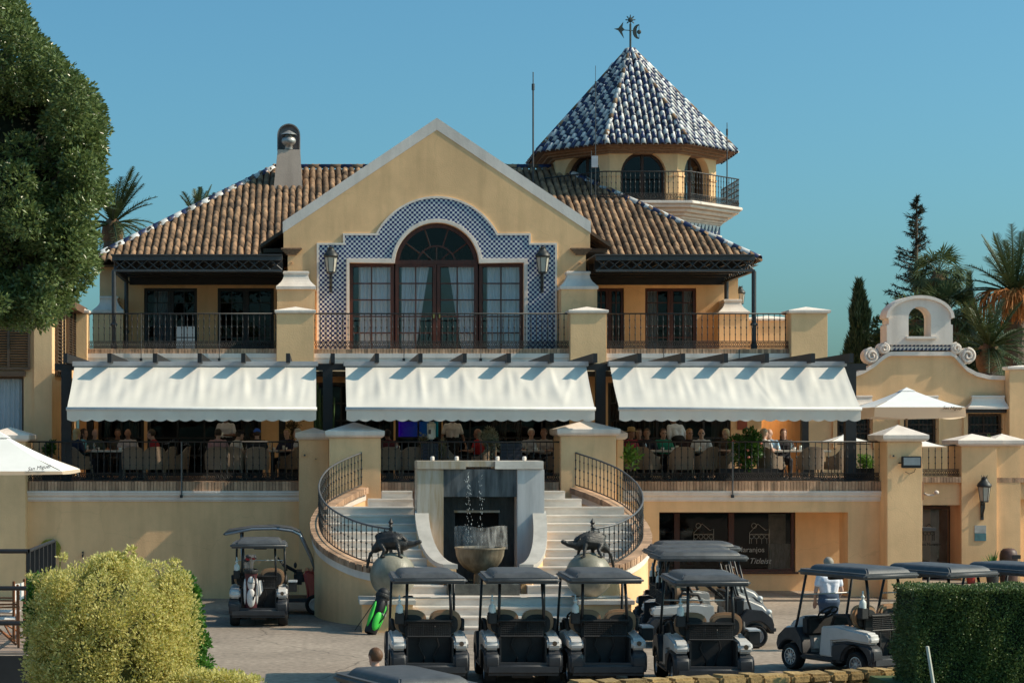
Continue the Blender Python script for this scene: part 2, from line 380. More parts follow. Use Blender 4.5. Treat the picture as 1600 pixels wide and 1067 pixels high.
def bal_mesh(h, r=.011):
    pr = [(r, 0), (r, h*.22), (r*2.0, h*.25), (r, h*.28), (r, h*.46), (r*1.7, h*.48), (r*2.2, h*.5), (r*1.7, h*.52), (r, h*.54), (r, h*.74), (r*2.0, h*.77), (r, h*.8), (r, h)]
    return MB().lathe(pr, n=6).mesh('baluster', True)
BALS = {}
def railing(path, h, label, group=None, sp=.155, band=.17, railm=IRON, posts=True, cat='railing'):
    """iron railing along a 3D path: handrail, bottom rail, a band of rings, and single balusters"""
    path = [Vector(p) for p in path]
    t = thing('railing', label, cat, path[0], group)
    up = Vector((0, 0, 1))
    MB().tube([p+up*h for p in path], .022, 6).build('handrail', railm, t, True)
    b = MB()
    if band:
        b.tube([p+up*.03 for p in path], .014, 6); b.tube([p+up*(.03+band) for p in path], .011, 6)
    else: b.tube([p+up*.06 for p in path], .014, 6)
    b.build('bottom_rail', IRON, t)
    # walk the path
    seg = [(path[i+1]-path[i]).length for i in range(len(path)-1)]; tot = sum(seg); n = max(2, int(tot/sp))
    def at(d):
        i = 0
        while i < len(seg)-1 and d > seg[i]: d -= seg[i]; i += 1
        q = (path[i+1]-path[i]).normalized(); return path[i]+q*min(d, seg[i]), q
    z0 = .03+band if band else .06
    key = round(h-z0, 3)
    if key not in BALS: BALS[key] = bal_mesh(h-z0)
    for i in range(n+1):
        p, q = at(tot*i/n); obj('baluster', BALS[key], IRON, t, p+up*z0)
    if band:
        b = MB(); m = int(tot/.105)
        for i in range(m):
            p, q = at(tot*(i+.5)/m); c = p+up*(.03+band/2); flat = Vector((q.x, q.y, 0)).normalized()
            for (rr, off) in ((band*.34, 0),):
                b.tube([c+flat*rr*math.cos(a)+up*rr*math.sin(a) for a in [2*PI*k/8 for k in range(9)]], .0095, 4, False)
            b.tube([c-flat*.045+up*band*.42, c, c+flat*.045-up*band*.42], .008, 4, False)
            b.tube([c+flat*.045+up*band*.42, c, c-flat*.045-up*band*.42], .008, 4, False)
        tag(b.build('scroll_band', IRON, t), kind='stuff')
    return t

def glazed(parent, name, x0, x1, z0, z1, Y, cols, rows, fm=WOODR, gm=GLASS, fr=.07, mu=.032, dep=.07, gap=None, kick=0):
    """window or door leaf facing the camera: a frame with glazing bars, each pane its own child"""
    b = MB()
    b.box(x0, x0+fr, Y, Y+dep, z0, z1).box(x1-fr, x1, Y, Y+dep, z0, z1)
    b.box(x0+fr, x1-fr, Y+.002, Y+dep-.002, z1-fr, z1).box(x0+fr, x1-fr, Y+.002, Y+dep-.002, z0, z0+fr+kick)
    ax0, ax1, az0, az1 = x0+fr, x1-fr, z0+fr+kick, z1-fr
    cw = (ax1-ax0)/cols; rh = (az1-az0)/rows
    for i in range(1, cols): b.box(ax0+i*cw-mu/2, ax0+i*cw+mu/2, Y+.012, Y+dep-.012, az0, az1)
    for j in range(1, rows): b.box(ax0, ax1, Y+.016, Y+dep-.016, az0+j*rh-mu/2, az0+j*rh+mu/2)
    w = b.build(name, fm, parent)
    yy = Y+dep*.5
    for i in range(cols):
        for j in range(rows):
            t = random.uniform(-.004, .004)
            a0, a1, c0, c1 = ax0+i*cw+mu/2, ax0+(i+1)*cw-mu/2, az0+j*rh+mu/2, az0+(j+1)*rh-mu/2
            MB().add([(a0, yy+t, c0), (a1, yy-t, c0), (a1, yy-t*.5, c1), (a0, yy+t*.5, c1)], [(0, 1, 2, 3)]).build('pane', gm, w)
    return w
def curtain(parent, x0, x1, z0, z1, Y, tie=0, m=None, nf=None):
    """hanging curtain with folds; tie < 0 pulls it to the left below, > 0 to the right"""
    n = nf or max(3, int((x1-x0)/.12)); ph = random.random()*6
    def fn(u, v):
        k = (1-v) if tie else 0
        w = (x1-x0)*(1-.55*k*abs(tie)); xa = x0 if tie <= 0 else x1-w
        return (xa+w*u, Y+.05*math.sin(u*n*2*PI+ph+.6*math.sin(v*3)), z0+(z1-z0)*v)
    return MB().grid(fn, n*8, 10).build('curtain', m or CURT, parent, True)
def room(parent, x0, x1, y0, y1, z0, z1, m=None):
    """inside of a room behind the glazing, open towards the camera"""
    b = MB(); b.add([(x0,y0,z0),(x1,y0,z0),(x1,y1,z0),(x0,y1,z0),(x0,y0,z1),(x1,y0,z1),(x1,y1,z1),(x0,y1,z1)], [(0,1,2,3),(7,6,5,4),(0,3,7,4),(1,5,6,2),(3,2,6,7)])
    return b.build('interior', m or DARKW, parent)

# ------------------------------------------------------------------ terrace with its retaining wall
TZ = 2.86
terr = thing('terrace', 'raised dining terrace with yellow wall, brick rim and white cornice', 'terrace', (3.7, 0, 0))
XL0, XL1, XR0, XR1 = -7.1, -0.3, 7.35, 13.9
MB().box(XL0, XL1, 0, .35, -.3, 2.37).build('retaining_wall', YEL, terr)
b = MB()                                                             # right wall with the wide shop opening
ox0, ox1, oz = X(1030, 0), X(1325, 0), Z(800, 0)
b.box(XR0, ox0, 0, .35, -.3, oz).box(ox1, XR1, 0, .8, -.3, oz).box(XR0, XR1, 0.001, .35, oz, 2.37)
b.box(XR0, ox0-.001, .35, 2.3, -.3, oz+.2)
b.build('arcade_wall', YEL, terr)
MB().box(ox0-.5, XR1, .36, 2.3, oz+.002, oz+.16).build('arcade_ceiling', YEL2, terr)
MB().box(XL0, XL1, .02, 6.55, 2.38, TZ-.005).box(XL1, XR0, .021, 6.55, 2.4, TZ-.006).box(1.3, 6.1, -1.0, .02, 2.2, TZ-.005).box(XR0, 14.9, .02, 6.55, 2.4, TZ-.005).build('floor', mat('terrace_floor', (.24, .15, .10), .8, .2, 3), terr)
for x0, x1 in ((XL0, XL1), (XR0, XR1)):
    moulding(MB(), x0, x1, 0, 2.37, 2.625).build('cornice', CORN, terr)
    bricks(terr, x0, x1, -.10, .3, 2.626, TZ)
bricks(terr, 1.62, 5.86, -1.06, -.8, 2.63, TZ)
# shop wall at the back of the arcade
Ysh = 1.9
sx0, sx1, sz0, sz1 = X(1012, Ysh), X(1243, Ysh), Z(893, Ysh), Z(797, Ysh)
b = MB().box(sx1, XR1, Ysh, Ysh+.3, -.3, oz+.15).box(sx0-.3, sx1, Ysh, Ysh+.3, -.3, sz0)
b.build('shop_wall', YEL2, terr)
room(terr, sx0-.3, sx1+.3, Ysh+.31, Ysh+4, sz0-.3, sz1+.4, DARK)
for (a, c) in ((1012, 1058), (1058, 1143), (1143, 1241)):
    w = glazed(terr, 'shop_window', X(a, Ysh), X(c, Ysh), sz0, sz1, Ysh+.02, 1, 1, WOODR, GLASSD, .07, .03, .1)
MB().box(sx0, sx1+.06, Ysh-.07, Ysh+.3, sz0-.05, sz0-.001).build('shop_sill', WOODR, terr)
# pale banner, shelves and caps behind the shop glass
MB().box(X(1196, 2.6), X(1234, 2.6), 2.25, 2.3, Z(893, 2.6), Z(848, 2.6)).build('display_panel', mat('display_print', (.85, .80, .66), .7, .5, 6, c2=(.40, .38, .28), stretch=(6, 1, 1)), terr)
MB().box(X(1196, 2.7), X(1222, 2.7), 2.32, 2.36, Z(848, 2.7), Z(802, 2.7)).build('display_panel', mat('display_print_pale', (.55, .50, .38), .7, .4, 4), terr)
for k in range(3):
    b = MB().box(X(1036, 3), X(1100, 3), 2.9, 3.3, Z(884-k*26, 3), Z(882-k*26, 3))
    sh = b.build('shelf', mat('shelf_%d' % k, (.10, .09, .08)), terr)
    for q in range(5): MB().ell((X(1042+q*12, 3), 3.05, Z(880-k*26, 3)), .09, .1, .07, 8, 5).build('cap', mat('cap_cloth_%d_%d' % (k, q), random.choice([(.20, .20, .21), (.05, .07, .12), (.16, .04, .04), (.10, .10, .09)])), sh, True)

BAKE = bpy.data.scenes.new('bake')                                      # small scratch scene for turning text and fused bodies into meshes; removed at the end
def bake(o):
    BAKE.collection.objects.link(o)
    with bpy.context.temp_override(scene=BAKE, view_layer=BAKE.view_layers[0]):
        dg = bpy.context.evaluated_depsgraph_get(); me = bpy.data.meshes.new_from_object(o.evaluated_get(dg))
    BAKE.collection.objects.unlink(o); return me
def text_mesh(s, size, mt, parent, loc, rot=(R(90), 0, 0), shear=0, ext=.002, name='lettering', align='CENTER', matrix=None):
    cu = bpy.data.curves.new(name, 'FONT'); cu.body = s; cu.size = size; cu.shear = shear; cu.extrude = ext; cu.align_x = align; cu.resolution_u = 3
    o = bpy.data.objects.new(name, cu); me = bake(o)
    bpy.data.objects.remove(o); bpy.data.curves.remove(cu)
    M = matrix if matrix is not None else Matrix.Translation(loc) @ Matrix.Rotation(rot[2], 4, 'Z') @ Matrix.Rotation(rot[0], 4, 'X')
    me.transform(M)
    return obj(name, me, mt, parent)
INKW = mat('window_film', (.42, .42, .40), .8)
for cx in (1099, 1186):                                               # line emblem with trees, name and script below
    e = MB(); c = Vector((X(cx, Ysh), Ysh-.012, Z(836, Ysh))); s = .0162
    P = lambda x, y: (c.x+x*s, c.y, c.z-y*s)
    e.tube([P(-15, 13), P(-15, -4), P(-2, -18), P(10, -8), P(16, -10), P(16, 13)], .006, 4)
    e.tube([P(-15, -2), P(16, -2)], .005, 4)
    for q in range(4): e.tube([P(-12+q*8+3.4*math.cos(a), 2+3.4*math.sin(a)) for a in [2*PI*k/8 for k in range(9)]], .005, 4); e.tube([P(-12+q*8, 5), P(-12+q*8, 13)], .004, 4)
    e.tube([P(-8+4*math.cos(a), -15+4*math.sin(a)) for a in [2*PI*k/8 for k in range(9)]], .005, 4)
    e.build('emblem', INKW, terr)
text_mesh('Los Naranjos', .19, INKW, terr, (X(1163, Ysh), Ysh-.012, Z(862, Ysh)))
text_mesh('Titleist', .20, INKW, terr, (X(1187, Ysh), Ysh-.012, Z(880, Ysh)), shear=.35)

# terrace piers
PIER = 'yellow piers with white pyramid caps'
def pier(x0, x1, y0, y1, zt, label, h=.22, z0=-.3, o=.09, lip=.16, group=PIER):
    t = thing('pier', label, 'pier', ((x0+x1)/2, (y0+y1)/2, z0), group)
    MB().box(x0, x1, y0, y1, z0, zt).build('shaft', YEL2, t, bevel=.012)
    cap_pyramid(MB(), x0, x1, y0, y1, zt, h, o, lip).build('cap', WHT, t)
    return t
pier(X(467, -.4), X(514, -.4)-.01, -.42, .9, Z(687, -.4), 'narrow yellow pier behind the left of the two stair piers', .14)
pier(X(514, -1.2), X(595, -1.2), -1.2, .2, Z(684, -1.2), 'broad yellow pier at the head of the left stair flight')
pier(X(876, -1.2), X(963, -1.2), -1.2, .2, Z(681, -1.2), 'broad yellow pier at the head of the right stair flight')
pier(X(963, -.4)+.01, X(974, -.4), -.42, .9, Z(687, -.4), 'narrow yellow pier half hidden behind the right stair pier', .14)
pier(X(-20, -.4), X(40, -.4), -.4, .9, Z(690, -.4), 'yellow pier at the left end of the terrace wall', .2)
p1 = pier(X(1386, -.6), X(1441, -.6), -.6, .5, Z(690, -.6), 'tall yellow pier carrying a floodlight at the right terrace end', .25, o=.13)
Ya = 5.5
pier(X(1502, Ya), X(1558, Ya), Ya, Ya+1.2, Z(697, Ya), 'yellow pier with wall lantern and two plaques', .18, o=.12)
pier(X(1559, Ya), X(1597, Ya), Ya+.1, Ya+1.2, Z(697, Ya), 'yellow pier behind the litter bin at the right edge', .18, o=.12)

# ------------------------------------------------------------------ stairs
stair = thing('staircase', 'double marble staircase with curved yellow flank walls around a fountain', 'staircase', (3.7, -5, 0))
FXL, FXR = 2.28, 5.10                                                  # fountain block
XC = 3.69
plan = [(1.14, -1.2), (.66, -1.95), (.3, -2.8), (.12, -4.0), (.2, -5.2), (.5, -6.15), (1.02, -6.95), (1.6, -7.35)]
def smooth_path(pts, n=5):
    out = []
    for i in range(len(pts)-1):
        p0, p1, p2, p3 = [Vector(pts[max(0, min(len(pts)-1, k))]) for k in (i-1, i, i+1, i+2)]
        for j in range(n):
            t = j/n; out.append(.5*((2*p1)+(-p0+p2)*t+(2*p0-5*p1+4*p2-p3)*t*t+(-p0+3*p1-3*p2+p3)*t**3))
    out.append(Vector(pts[-1])); return out
PL = smooth_path(plan)
def zrim(y): return 2.74 + (y+1.2)*.250
def xin(y):                                                            # inner face of the curved wall at depth y (left side)
    for a, c in zip(PL, PL[1:]):
        if c.y <= y <= a.y: return a.x+(c.x-a.x)*(a.y-y)/max(1e-6, a.y-c.y)+.12
    return 1.2
def mirror(x): return 2*XC-x
for i in range(12):
    z = 2.69-.17*i; D = 45.9-.385*i; yn = D-D0; yb = yn+.385+.35
    for side in (0, 1):
        a = max(xin(yn), xin(yn+.385))-.02 if yn > -7 else 1.75
        if i < 2: a = X(595, -1.2)-.02 if i < 1 else 1.25
        c = FXL if yn > -4.6 else FXL+min(.62, max(0, (-4.6-yn))*.33)
        x0, x1 = (a, c) if side == 0 else (mirror(c), mirror(a))
        st = MB().box(x0, x1, yn+.03, yb, z-.17, z-.032).build('riser', MARB, stair)
        MB().box(x0, x1, yn, yb-.33, z-.03, z).build('tread', MARB, st)
for (z, yn, yb) in ((.65, -7.78, -6.9), (.48, -8.15, -7.7), (.31, -8.55, -8.1), (.14, -8.92, -8.5)):
    x0, x1 = (1.75, 5.62) if z > .6 else (2.05, 5.33)
    if z < .6: x0, x1 = 2.0-(.48-z)*.9, 5.36+(.48-z)*.9
    st = MB().box(x0+.02, x1-.02, yn+.03, yb, z-.17, z-.032).build('riser', MARB, stair)
    MB().box(x0, x1, yn, yb, z-.03, z).build('tread', MARB, st)
MB().box(1.3, 2.28, -7.0, -1.0, -.2, .5).box(5.10, 6.1, -7.0, -1.0, -.2, .5).build('core', YEL, stair)
for sgn in (0, 1):
    pts = [Vector((p.x if sgn == 0 else mirror(p.x), p.y)) for p in PL]
    def off(i, d):
        a, c = pts[max(0, i-1)], pts[min(len(pts)-1, i+1)]; t = (c-a).normalized(); n = Vector((-t.y, t.x))
        if sgn == 0: n = -n
        return pts[i]+n*d                                              # d > 0 is outward
    def strip(d0, d1, za, zb, m, name, sm=False):
        b = MB(); vs = []
        for i, p in enumerate(pts):
            zr = zrim(p.y); q0, q1 = off(i, d0), off(i, d1)
            vs += [(q0.x, q0.y, za(zr)), (q1.x, q1.y, za(zr)), (q1.x, q1.y, zb(zr)), (q0.x, q0.y, zb(zr))]
        n = len(pts); fs = [(i*4+j, i*4+(j+1)%4, (i+1)*4+(j+1)%4, (i+1)*4+j) for i in range(n-1) for j in range(4)] + [(3, 2, 1, 0), ((n-1)*4, (n-1)*4+1, (n-1)*4+2, (n-1)*4+3)]
        bm = b.add(vs, fs if sgn == 0 else [f[::-1] for f in fs]).build(name, m, stair); return bm
    strip(-.11, .11, lambda z: -.3, lambda z: z-.30, YEL2, 'flank_wall')
    strip(-.13, .16, lambda z: z-.299, lambda z: z-.14, WHT, 'flank_moulding')
    # brick rim, each brick across the wall
    b = MB(); L = 0; step = .085; acc = 0
    for i in range(len(pts)-1):
        a, c = pts[i], pts[i+1]; d = (c-a).length; n = max(1, round(d/step))
        t = (c-a)/n
        for q in range(n):
            m_ = a+t*(q+.5); tt = t.normalized(); nn = Vector((-tt.y, tt.x)); zr = zrim(m_.y); hw = t.length/2-.005; o_ = random.uniform(0, .012)
            cs = [m_+tt*sx*hw+nn*sy*(.19+o_) for sx, sy in ((-1, -1), (1, -1), (1, 1), (-1, 1))]
            dz = (zrim((m_+tt*hw).y)-zr)
            vs = [(p.x, p.y, zr-.139+s*dz) for p, s in zip(cs, (-1, 1, 1, -1))] + [(p.x, p.y, zr+s*dz) for p, s in zip(cs, (-1, 1, 1, -1))]
            b.add(vs, [(3, 2, 1, 0), (4, 5, 6, 7), (0, 1, 5, 4), (1, 2, 6, 5), (2, 3, 7, 6), (3, 0, 4, 7)])
    tag(b.build('brick_rim', BRICK, stair), kind='stuff')
    rp = [(p.x, p.y, zrim(p.y)) for p in pts]
    railing(rp, .82, 'curved iron stair railing on the %s flank wall' % ('left' if sgn == 0 else 'right'), 'curved stair railings', .15, 0, RAILG)
    e = rp[-1]
    r = MB().box(e[0]-.035, e[0]+.035, e[1]-.035, e[1]+.035, e[2], e[2]+.86).lathe([(.0, .86), (.05, .88), (.03, .92), (.055, .96), (.02, 1.02), (0, 1.06)], e, 8)
    ob = r.build('newel_post', IRON, [o for o in col.objects if o.name.startswith('railing') and o.type == 'EMPTY'][-1])
    # pedestal at the foot
    px0, px1 = (.98, 2.0) if sgn == 0 else (mirror(2.0), mirror(.98))
    MB().box(px0, px1, -8.5, -7.3, -.2, .56).build('pedestal', YEL2, stair)
    MB().box(px0-.06, px1+.06, -8.58, -7.3, .561, .65).build('pedestal_slab', MARB, stair, bevel=.01)
# inner flank walls, sweeping down and in beside the pool
for sgn in (0, 1):
    b = MB(); c2 = MB(); path = []
    for k in range(11):
        t = k/10; y = -4.55-2.05*t; x = FXL+.11+.50*t*t; z = 2.30-1.0*math.sin(t*PI/2)**.9 - .05*t
        path.append((x, y, z))
    vs = []; vc = []
    for (x, y, z) in path:
        xx = (x-.12, x+.12); xw = (x-.15, x+.15)
        if sgn: xx = (mirror(xx[1]), mirror(xx[0])); xw = (mirror(xw[1]), mirror(xw[0]))
        vs += [(xx[0], y, .3), (xx[1], y, .3), (xx[1], y, z-.1), (xx[0], y, z-.1)]
        vc += [(xw[0], y, z-.099), (xw[1], y, z-.099), (xw[1], y, z), (xw[0], y, z)]
    n = len(path); fs = [(i*4+(j+1)%4, i*4+j, (i+1)*4+j, (i+1)*4+(j+1)%4) for i in range(n-1) for j in range(4)] + [(0, 1, 2, 3), ((n-1)*4+3, (n-1)*4+2, (n-1)*4+1, (n-1)*4)]
    b.add(vs, fs).build('inner_flank_wall', YEL2, stair); c2.add(vc, fs).build('inner_coping', mat('grey_coping_%d' % sgn, (.55, .51, .46), .5, .2, 3, c2=(.40, .37, .33), detail=9), stair)

# ------------------------------------------------------------------ fountain
fou = thing('fountain', 'marble wall fountain with dark slate niche and stone bowl', 'fountain', (XC, -5, .5))
Yf = -4.6
z_t = Z(733, Yf)
MB().box(FXL, X(693, Yf), Yf, Yf+.9, .3, z_t).build('pillar', MARB2, fou, bevel=.01)
MB().box(X(808, Yf), FXR, Yf, Yf+.9, .3, z_t).build('pillar', MARB3, fou, bevel=.01)
for (a, c, y0) in ((651, 728, Yf-.05), (728, 773, Yf+.06), (773, 849, Yf-.05)):
    MB().box(X(a, Yf)+.002, X(c, Yf)-.002, y0, Yf+.95, z_t+.002 if y0 < Yf else z_t+.05, Z(720, Yf)).build('cap_slab', MARB2 if a < 750 else MARB, fou, bevel=.008)
MB().box(X(693, Yf)+.002, X(808, Yf)-.002, Yf+.06, Yf+.2, Z(776, Yf), z_t).build('slate_lintel', SLATE2, fou)
b = MB()
nx0, nx1, nz0, nz1 = X(710, Yf+.8), X(778, Yf+.8), Z(830, Yf+.8), Z(800, Yf+.8)
b.box(X(693, Yf)+.002, nx0, Yf+.62, Yf+.9, .3, Z(776, Yf)).box(nx1, X(808, Yf)-.002, Yf+.62, Yf+.9, .3, Z(776, Yf)).box(nx0, nx1, Yf+.625, Yf+.9, .3, nz0).box(nx0, nx1, Yf+.625, Yf+.9, nz1, Z(776, Yf))
b.build('slate_niche', SLATE, fou)
MB().box(nx0-.02, nx1+.02, Yf+.57, Yf+.619, nz1, nz1+.05).build('niche_sill', MARB2, fou)
MB().box(X(693, Yf), X(808, Yf), Yf+.901, Yf+1.2, .3, 2.6).build('niche_back', DARK, fou)
cb = Vector((X(750, -5.8), -5.8, 0)); zr = Z(858, -5.8); zb = Z(896, -5.8)
prof = [(.12, .62), (.20, .66), (.14, .72), (.13, zb-.02)] + [(.53*math.sin(a), zr-(zr-zb)*math.cos(a)) for a in [PI*.07, PI*.16, PI*.25, PI*.34, PI*.42, PI*.5]] + [(.55, zr+.02), (.55, zr+.05), (.48, zr+.05), (.45, zr-.06), (0, zr-.08)]
MB().lathe(prof, (cb.x, cb.y, 0), 28).build('bowl', STONE, fou, 2)
WATER = mat_glass('water', (.72, .78, .76), .25)
MB().lathe([(.47, zr+.015), (0, zr+.015)], (cb.x, cb.y, 0), 24).build('water_surface', WATER, fou)
# curved splash guard behind the bowl
def mat_guard():
    m = bpy.data.materials.new('wet_clear_guard'); m.use_nodes = True; nt = m.node_tree; N = nt.nodes; L = nt.links; N.clear()
    t = N.new('ShaderNodeBsdfTransparent'); d = N.new('ShaderNodeBsdfDiffuse'); d.inputs[0].default_value = (.55, .52, .48, 1)
    nz = N.new('ShaderNodeTexNoise'); nz.inputs['Scale'].default_value = 6; nz.inputs['Detail'].default_value = 6
    tc = N.new('ShaderNodeTexCoord'); mp = N.new('ShaderNodeMapping'); mp.inputs['Scale'].default_value = (3, 1, .6); L.new(tc.outputs['Object'], mp.inputs[0]); L.new(mp.outputs[0], nz.inputs[0])
    mr = N.new('ShaderNodeMapRange'); mr.inputs[1].default_value = .35; mr.inputs[2].default_value = .75; mr.inputs[3].default_value = .10; mr.inputs[4].default_value = .55; L.new(nz.outputs[0], mr.inputs[0])
    mx = N.new('ShaderNodeMixShader'); L.new(mr.outputs[0], mx.inputs[0]); L.new(t.outputs[0], mx.inputs[1]); L.new(d.outputs[0], mx.inputs[2])
    o = N.new('ShaderNodeOutputMaterial'); L.new(mx.outputs[0], o.inputs[0]); return m
b = MB(); w = X(794, -5.5)-X(711, -5.5)
b.grid(lambda u, v: (X(711, -5.5)+w*u, -5.25-.18*math.sin(PI*u)-.12*(1-v), Z(858, -5.5)+(Z(823, -5.5)-Z(858, -5.5))*v + .02*math.sin(u*9)*v), 14, 4)
b.build('splash_guard', mat_guard(), fou, True)
# falling water drops
DROP = mat('water_drop', (.75, .8, .8), .1, .1, spec=.8)
b = MB(); rn = random.Random(3)
for k in range(150):
    zz = rn.uniform(1.6, z_t-.05); s = rn.uniform(.003, .0065)
    b.ell((X(729, Yf)+rn.gauss(0, .02+.05*(z_t-zz)*.4)+(.04 if k % 3 else .32), Yf+.02-.25*(z_t-zz)*.25-rn.random()*.05, zz), s*.7, s*.7, s*rn.uniform(1.5, 5), 6, 4)
tag(b.build('falling_water', DROP, fou, True), kind='stuff')
# pool trough in front
Yp = -7.3
b = MB(); pz = Z(913, Yp)
b.box(X(700, Yp), X(812, Yp), Yp, Yp+.12, .6, pz).box(X(700, Yp), X(700, Yp)+.12, Yp+.121, -5.2, .6, pz-.001).box(X(812, Yp)-.12, X(812, Yp), Yp+.121, -5.2, .6, pz-.001)
b.build('trough', mat('mossy_slab', (.13, .13, .11), .6, .4, 6, .2, 30, c2=(.05, .05, .045)), fou)
MB().box(X(700, Yp)+.1, X(812, Yp)-.1, Yp+.1, -5.0, .6, pz-.05).build('pool_water', mat('dark_water', (.02, .025, .02), .08), fou)
for cx in (693, 800): MB().box(X(cx-6, -6.6), X(cx+20, -6.6), -6.75, -6.45, .86, .98).build('pool_block', MARB, fou)
# little capped jets on the fountain top
for cx in (676, 714, 778, 820): MB().lathe([(.03, 0), (.045, .02), (.045, .08), (.03, .10), (0, .10)], (X(cx, Yf+.2), Yf+.3, Z(720, Yf)), 8).build('spout', WHT, fou)
# ------------------------------------------------------------------ clubhouse
club = thing('clubhouse', 'yellow Andalusian clubhouse with central gable, tiled arch and terracotta hip roof', 'building', (3.5, 8, 0))
UZ = 6.37
Yl, Yu, Yg, Yb = 6.6, 10.5, 7.6, 6.15
BXL, BXR = -6.35, 12.9
# --- ground storey behind the terrace
def wall_open(name, x0, x1, Y, th, z0, z1, opens, m):
    """front wall with rectangular openings [(a, b, za, zb)] sorted in x"""
    b = MB(); cur = x0
    for (a, c, za, zb) in opens:
        if a > cur: b.box(cur, a, Y, Y+th, z0, z1)
        if za > z0: b.box(a, c, Y+.001, Y+th, z0, za)
        if zb < z1: b.box(a, c, Y+.001, Y+th, zb, z1)
        cur = c
    if cur < x1: b.box(cur, x1, Y, Y+th, z0, z1)
    return b.build(name, m, club)
lo = [(153, 225), (230, 408), (490, 615), (618, 690), (692, 890), (950, 1142)]
ops = [(X(a, Yl), X(c, Yl), TZ, 5.45) for a, c in lo]
wall_open('lower_wall', -6.5, X(1190, Yl), Yl, .3, TZ-.1, 6.0, ops, YEL)
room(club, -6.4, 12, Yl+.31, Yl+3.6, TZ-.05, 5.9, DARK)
for (a, c), cols in zip(lo, (2, 4, 3, 2, 5, 5)):
    glazed(club, 'window', X(a, Yl), X(c, Yl), TZ, 5.45, Yl+.08, cols, 5, BLK, GLASSD, .09, .05, .09)
for (a, c) in ((163, 176), (202, 217), (376, 400), (592, 600), (780, 792), (806, 816), (852, 872), (952, 966), (985, 1040), (1050, 1072), (1112, 1140)):
    curtain(club, X(a, Yl+.5), X(c, Yl+.5), TZ, 5.4, Yl+.5, 0, CURTD if a > 970 and a < 1100 else mat('dim_blind_%d' % a, (.30, .27, .23), .9))
# television glowing blue and green inside
def mat_screen():
    m = mat('screen_glow', (.02, .02, .2), .4); nt = m.node_tree; N = nt.nodes; L = nt.links; b = N['Principled BSDF']
    tc = N.new('ShaderNodeTexCoord'); gr = N.new('ShaderNodeTexGradient'); rp = N.new('ShaderNodeValToRGB')
    e = rp.color_ramp.elements; e[0].color = (.03, .0, .25, 1); e[1].color = (0, .08, .05, 1); n = e.new(.5); n.color = (.0, .03, .16, 1)
    L.new(tc.outputs['Generated'], gr.inputs[0]); L.new(gr.outputs[0], rp.inputs[0]); L.new(rp.outputs[0], b.inputs['Emission Color']); b.inputs['Emission Strength'].default_value = .5; return m
tv = MB().box(X(622, 7.6), X(690, 7.6), 7.55, 7.62, 3.95, 5.0).build('television', mat_screen()); tag(tv, 'blue and green glowing television screen inside behind the centre terrace', 'television')
# --- balcony slab, cornice, brick rim
MB().box(BXL, 13.4, Yb+.12, Yu-.01, 6.1, UZ-.01).build('balcony_floor', YEL, club)
moulding(MB(), -6.6, 13.4, Yb, 5.62, 6.232).build('balcony_cornice', CORN, club)
bricks(club, -6.6, 13.4, Yb-.10, Yb+.3, 6.235, UZ-.002, .085)
# --- recessed upper walls with French doors
zt = 9.0; zd = 8.36
opl = [(X(225, Yu), X(308, Yu), UZ, zd), (X(340, Yu), X(428, Yu), UZ, zd)]
opr = [(X(928, Yu), X(975, Yu), UZ, zd), (X(1008, Yu), X(1088, Yu), UZ, zd)]
wall_open('upper_wall', BXL, -.6, Yu, .3, UZ-.2, zt, opl, YEL)
wall_open('upper_wall', 7.6, 12.6, Yu, .3, UZ-.2, zt, opr, YEL)
MB().box(BXL, BXL+.3, Yu+.301, 23.6, 0, zt).build('side_wall', YEL, club); MB().box(12.3, 12.6, Yu+.301, 23.6, 0, zt).build('side_wall', YEL, club)
MB().box(BXL, 12.6, 23.6, 23.9, 0, zt).build('back_wall', YEL, club)
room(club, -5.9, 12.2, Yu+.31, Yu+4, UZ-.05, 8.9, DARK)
for (a, c, z0, z1) in opl+opr:
    m_ = (a+c)/2
    for (q0, q1) in ((a, m_-.002), (m_+.002, c)):
        glazed(club, 'door', q0, q1, z0, z1, Yu+.06, 2, 5, WOODR if a > 5 else BLK, GLASSD, .085, .03, .07, kick=.1)
curtain(club, X(238, Yu), X(264, Yu), UZ, 8.3, Yu+.4); curtain(club, X(1012, Yu), X(1030, Yu), UZ, 8.3, Yu+.4); curtain(club, X(1070, Yu), X(1086, Yu), UZ, 8.3, Yu+.4)
MB().box(X(272, Yu+3), X(303, Yu+3), Yu+3.9, Yu+3.95, 6.75, 7.45).build('far_window', mat('far_window_glow', (.45, .60, .64), .5, .3, 3, emit=.4), club)
# --- gable
GS = (Yg+D0)/F
gx0, gx1 = X(443, Yg), X(922, Yg); gc = (gx0+gx1)/2
zs, zp = Z(352, Yg), Z(190, Yg)
ac = (X(682.5, Yg), Z(414, Yg))
wx0, wx1, wzt = X(546, Yg), X(818, Yg), Z(411, Yg)
ra = 65.5*GS
arc = [(ac[0]+ra*math.cos(a), max(wzt, ac[1]+ra*math.sin(a))) for a in [PI*k/24 for k in range(25)]]
notch = [(wx1, UZ-.2), (wx1, wzt)] + arc + [(wx0, wzt), (wx0, UZ-.2)]
outl = [(gx0+.12, UZ-.2), (gx0+.12, Z(392, Yg)), (gx0, Z(388, Yg)), (gx0, zs), (gc, zp), (gx1, zs), (gx1, Z(388, Yg)), (gx1-.12, Z(392, Yg)), (gx1-.12, UZ-.2)]
MB().prism(outl+notch, 'y', Yg, Yg+.35).build('gable_wall', YEL, club)
MB().box(gx0+.12, gx0+.45, Yg+.351, Yu-.001, UZ-.2, 9.0).build('gable_side_wall', YEL, club); MB().box(gx1-.45, gx1-.12, Yg+.351, Yu-.001, UZ-.2, 9.0).build('gable_side_wall', YEL, club)
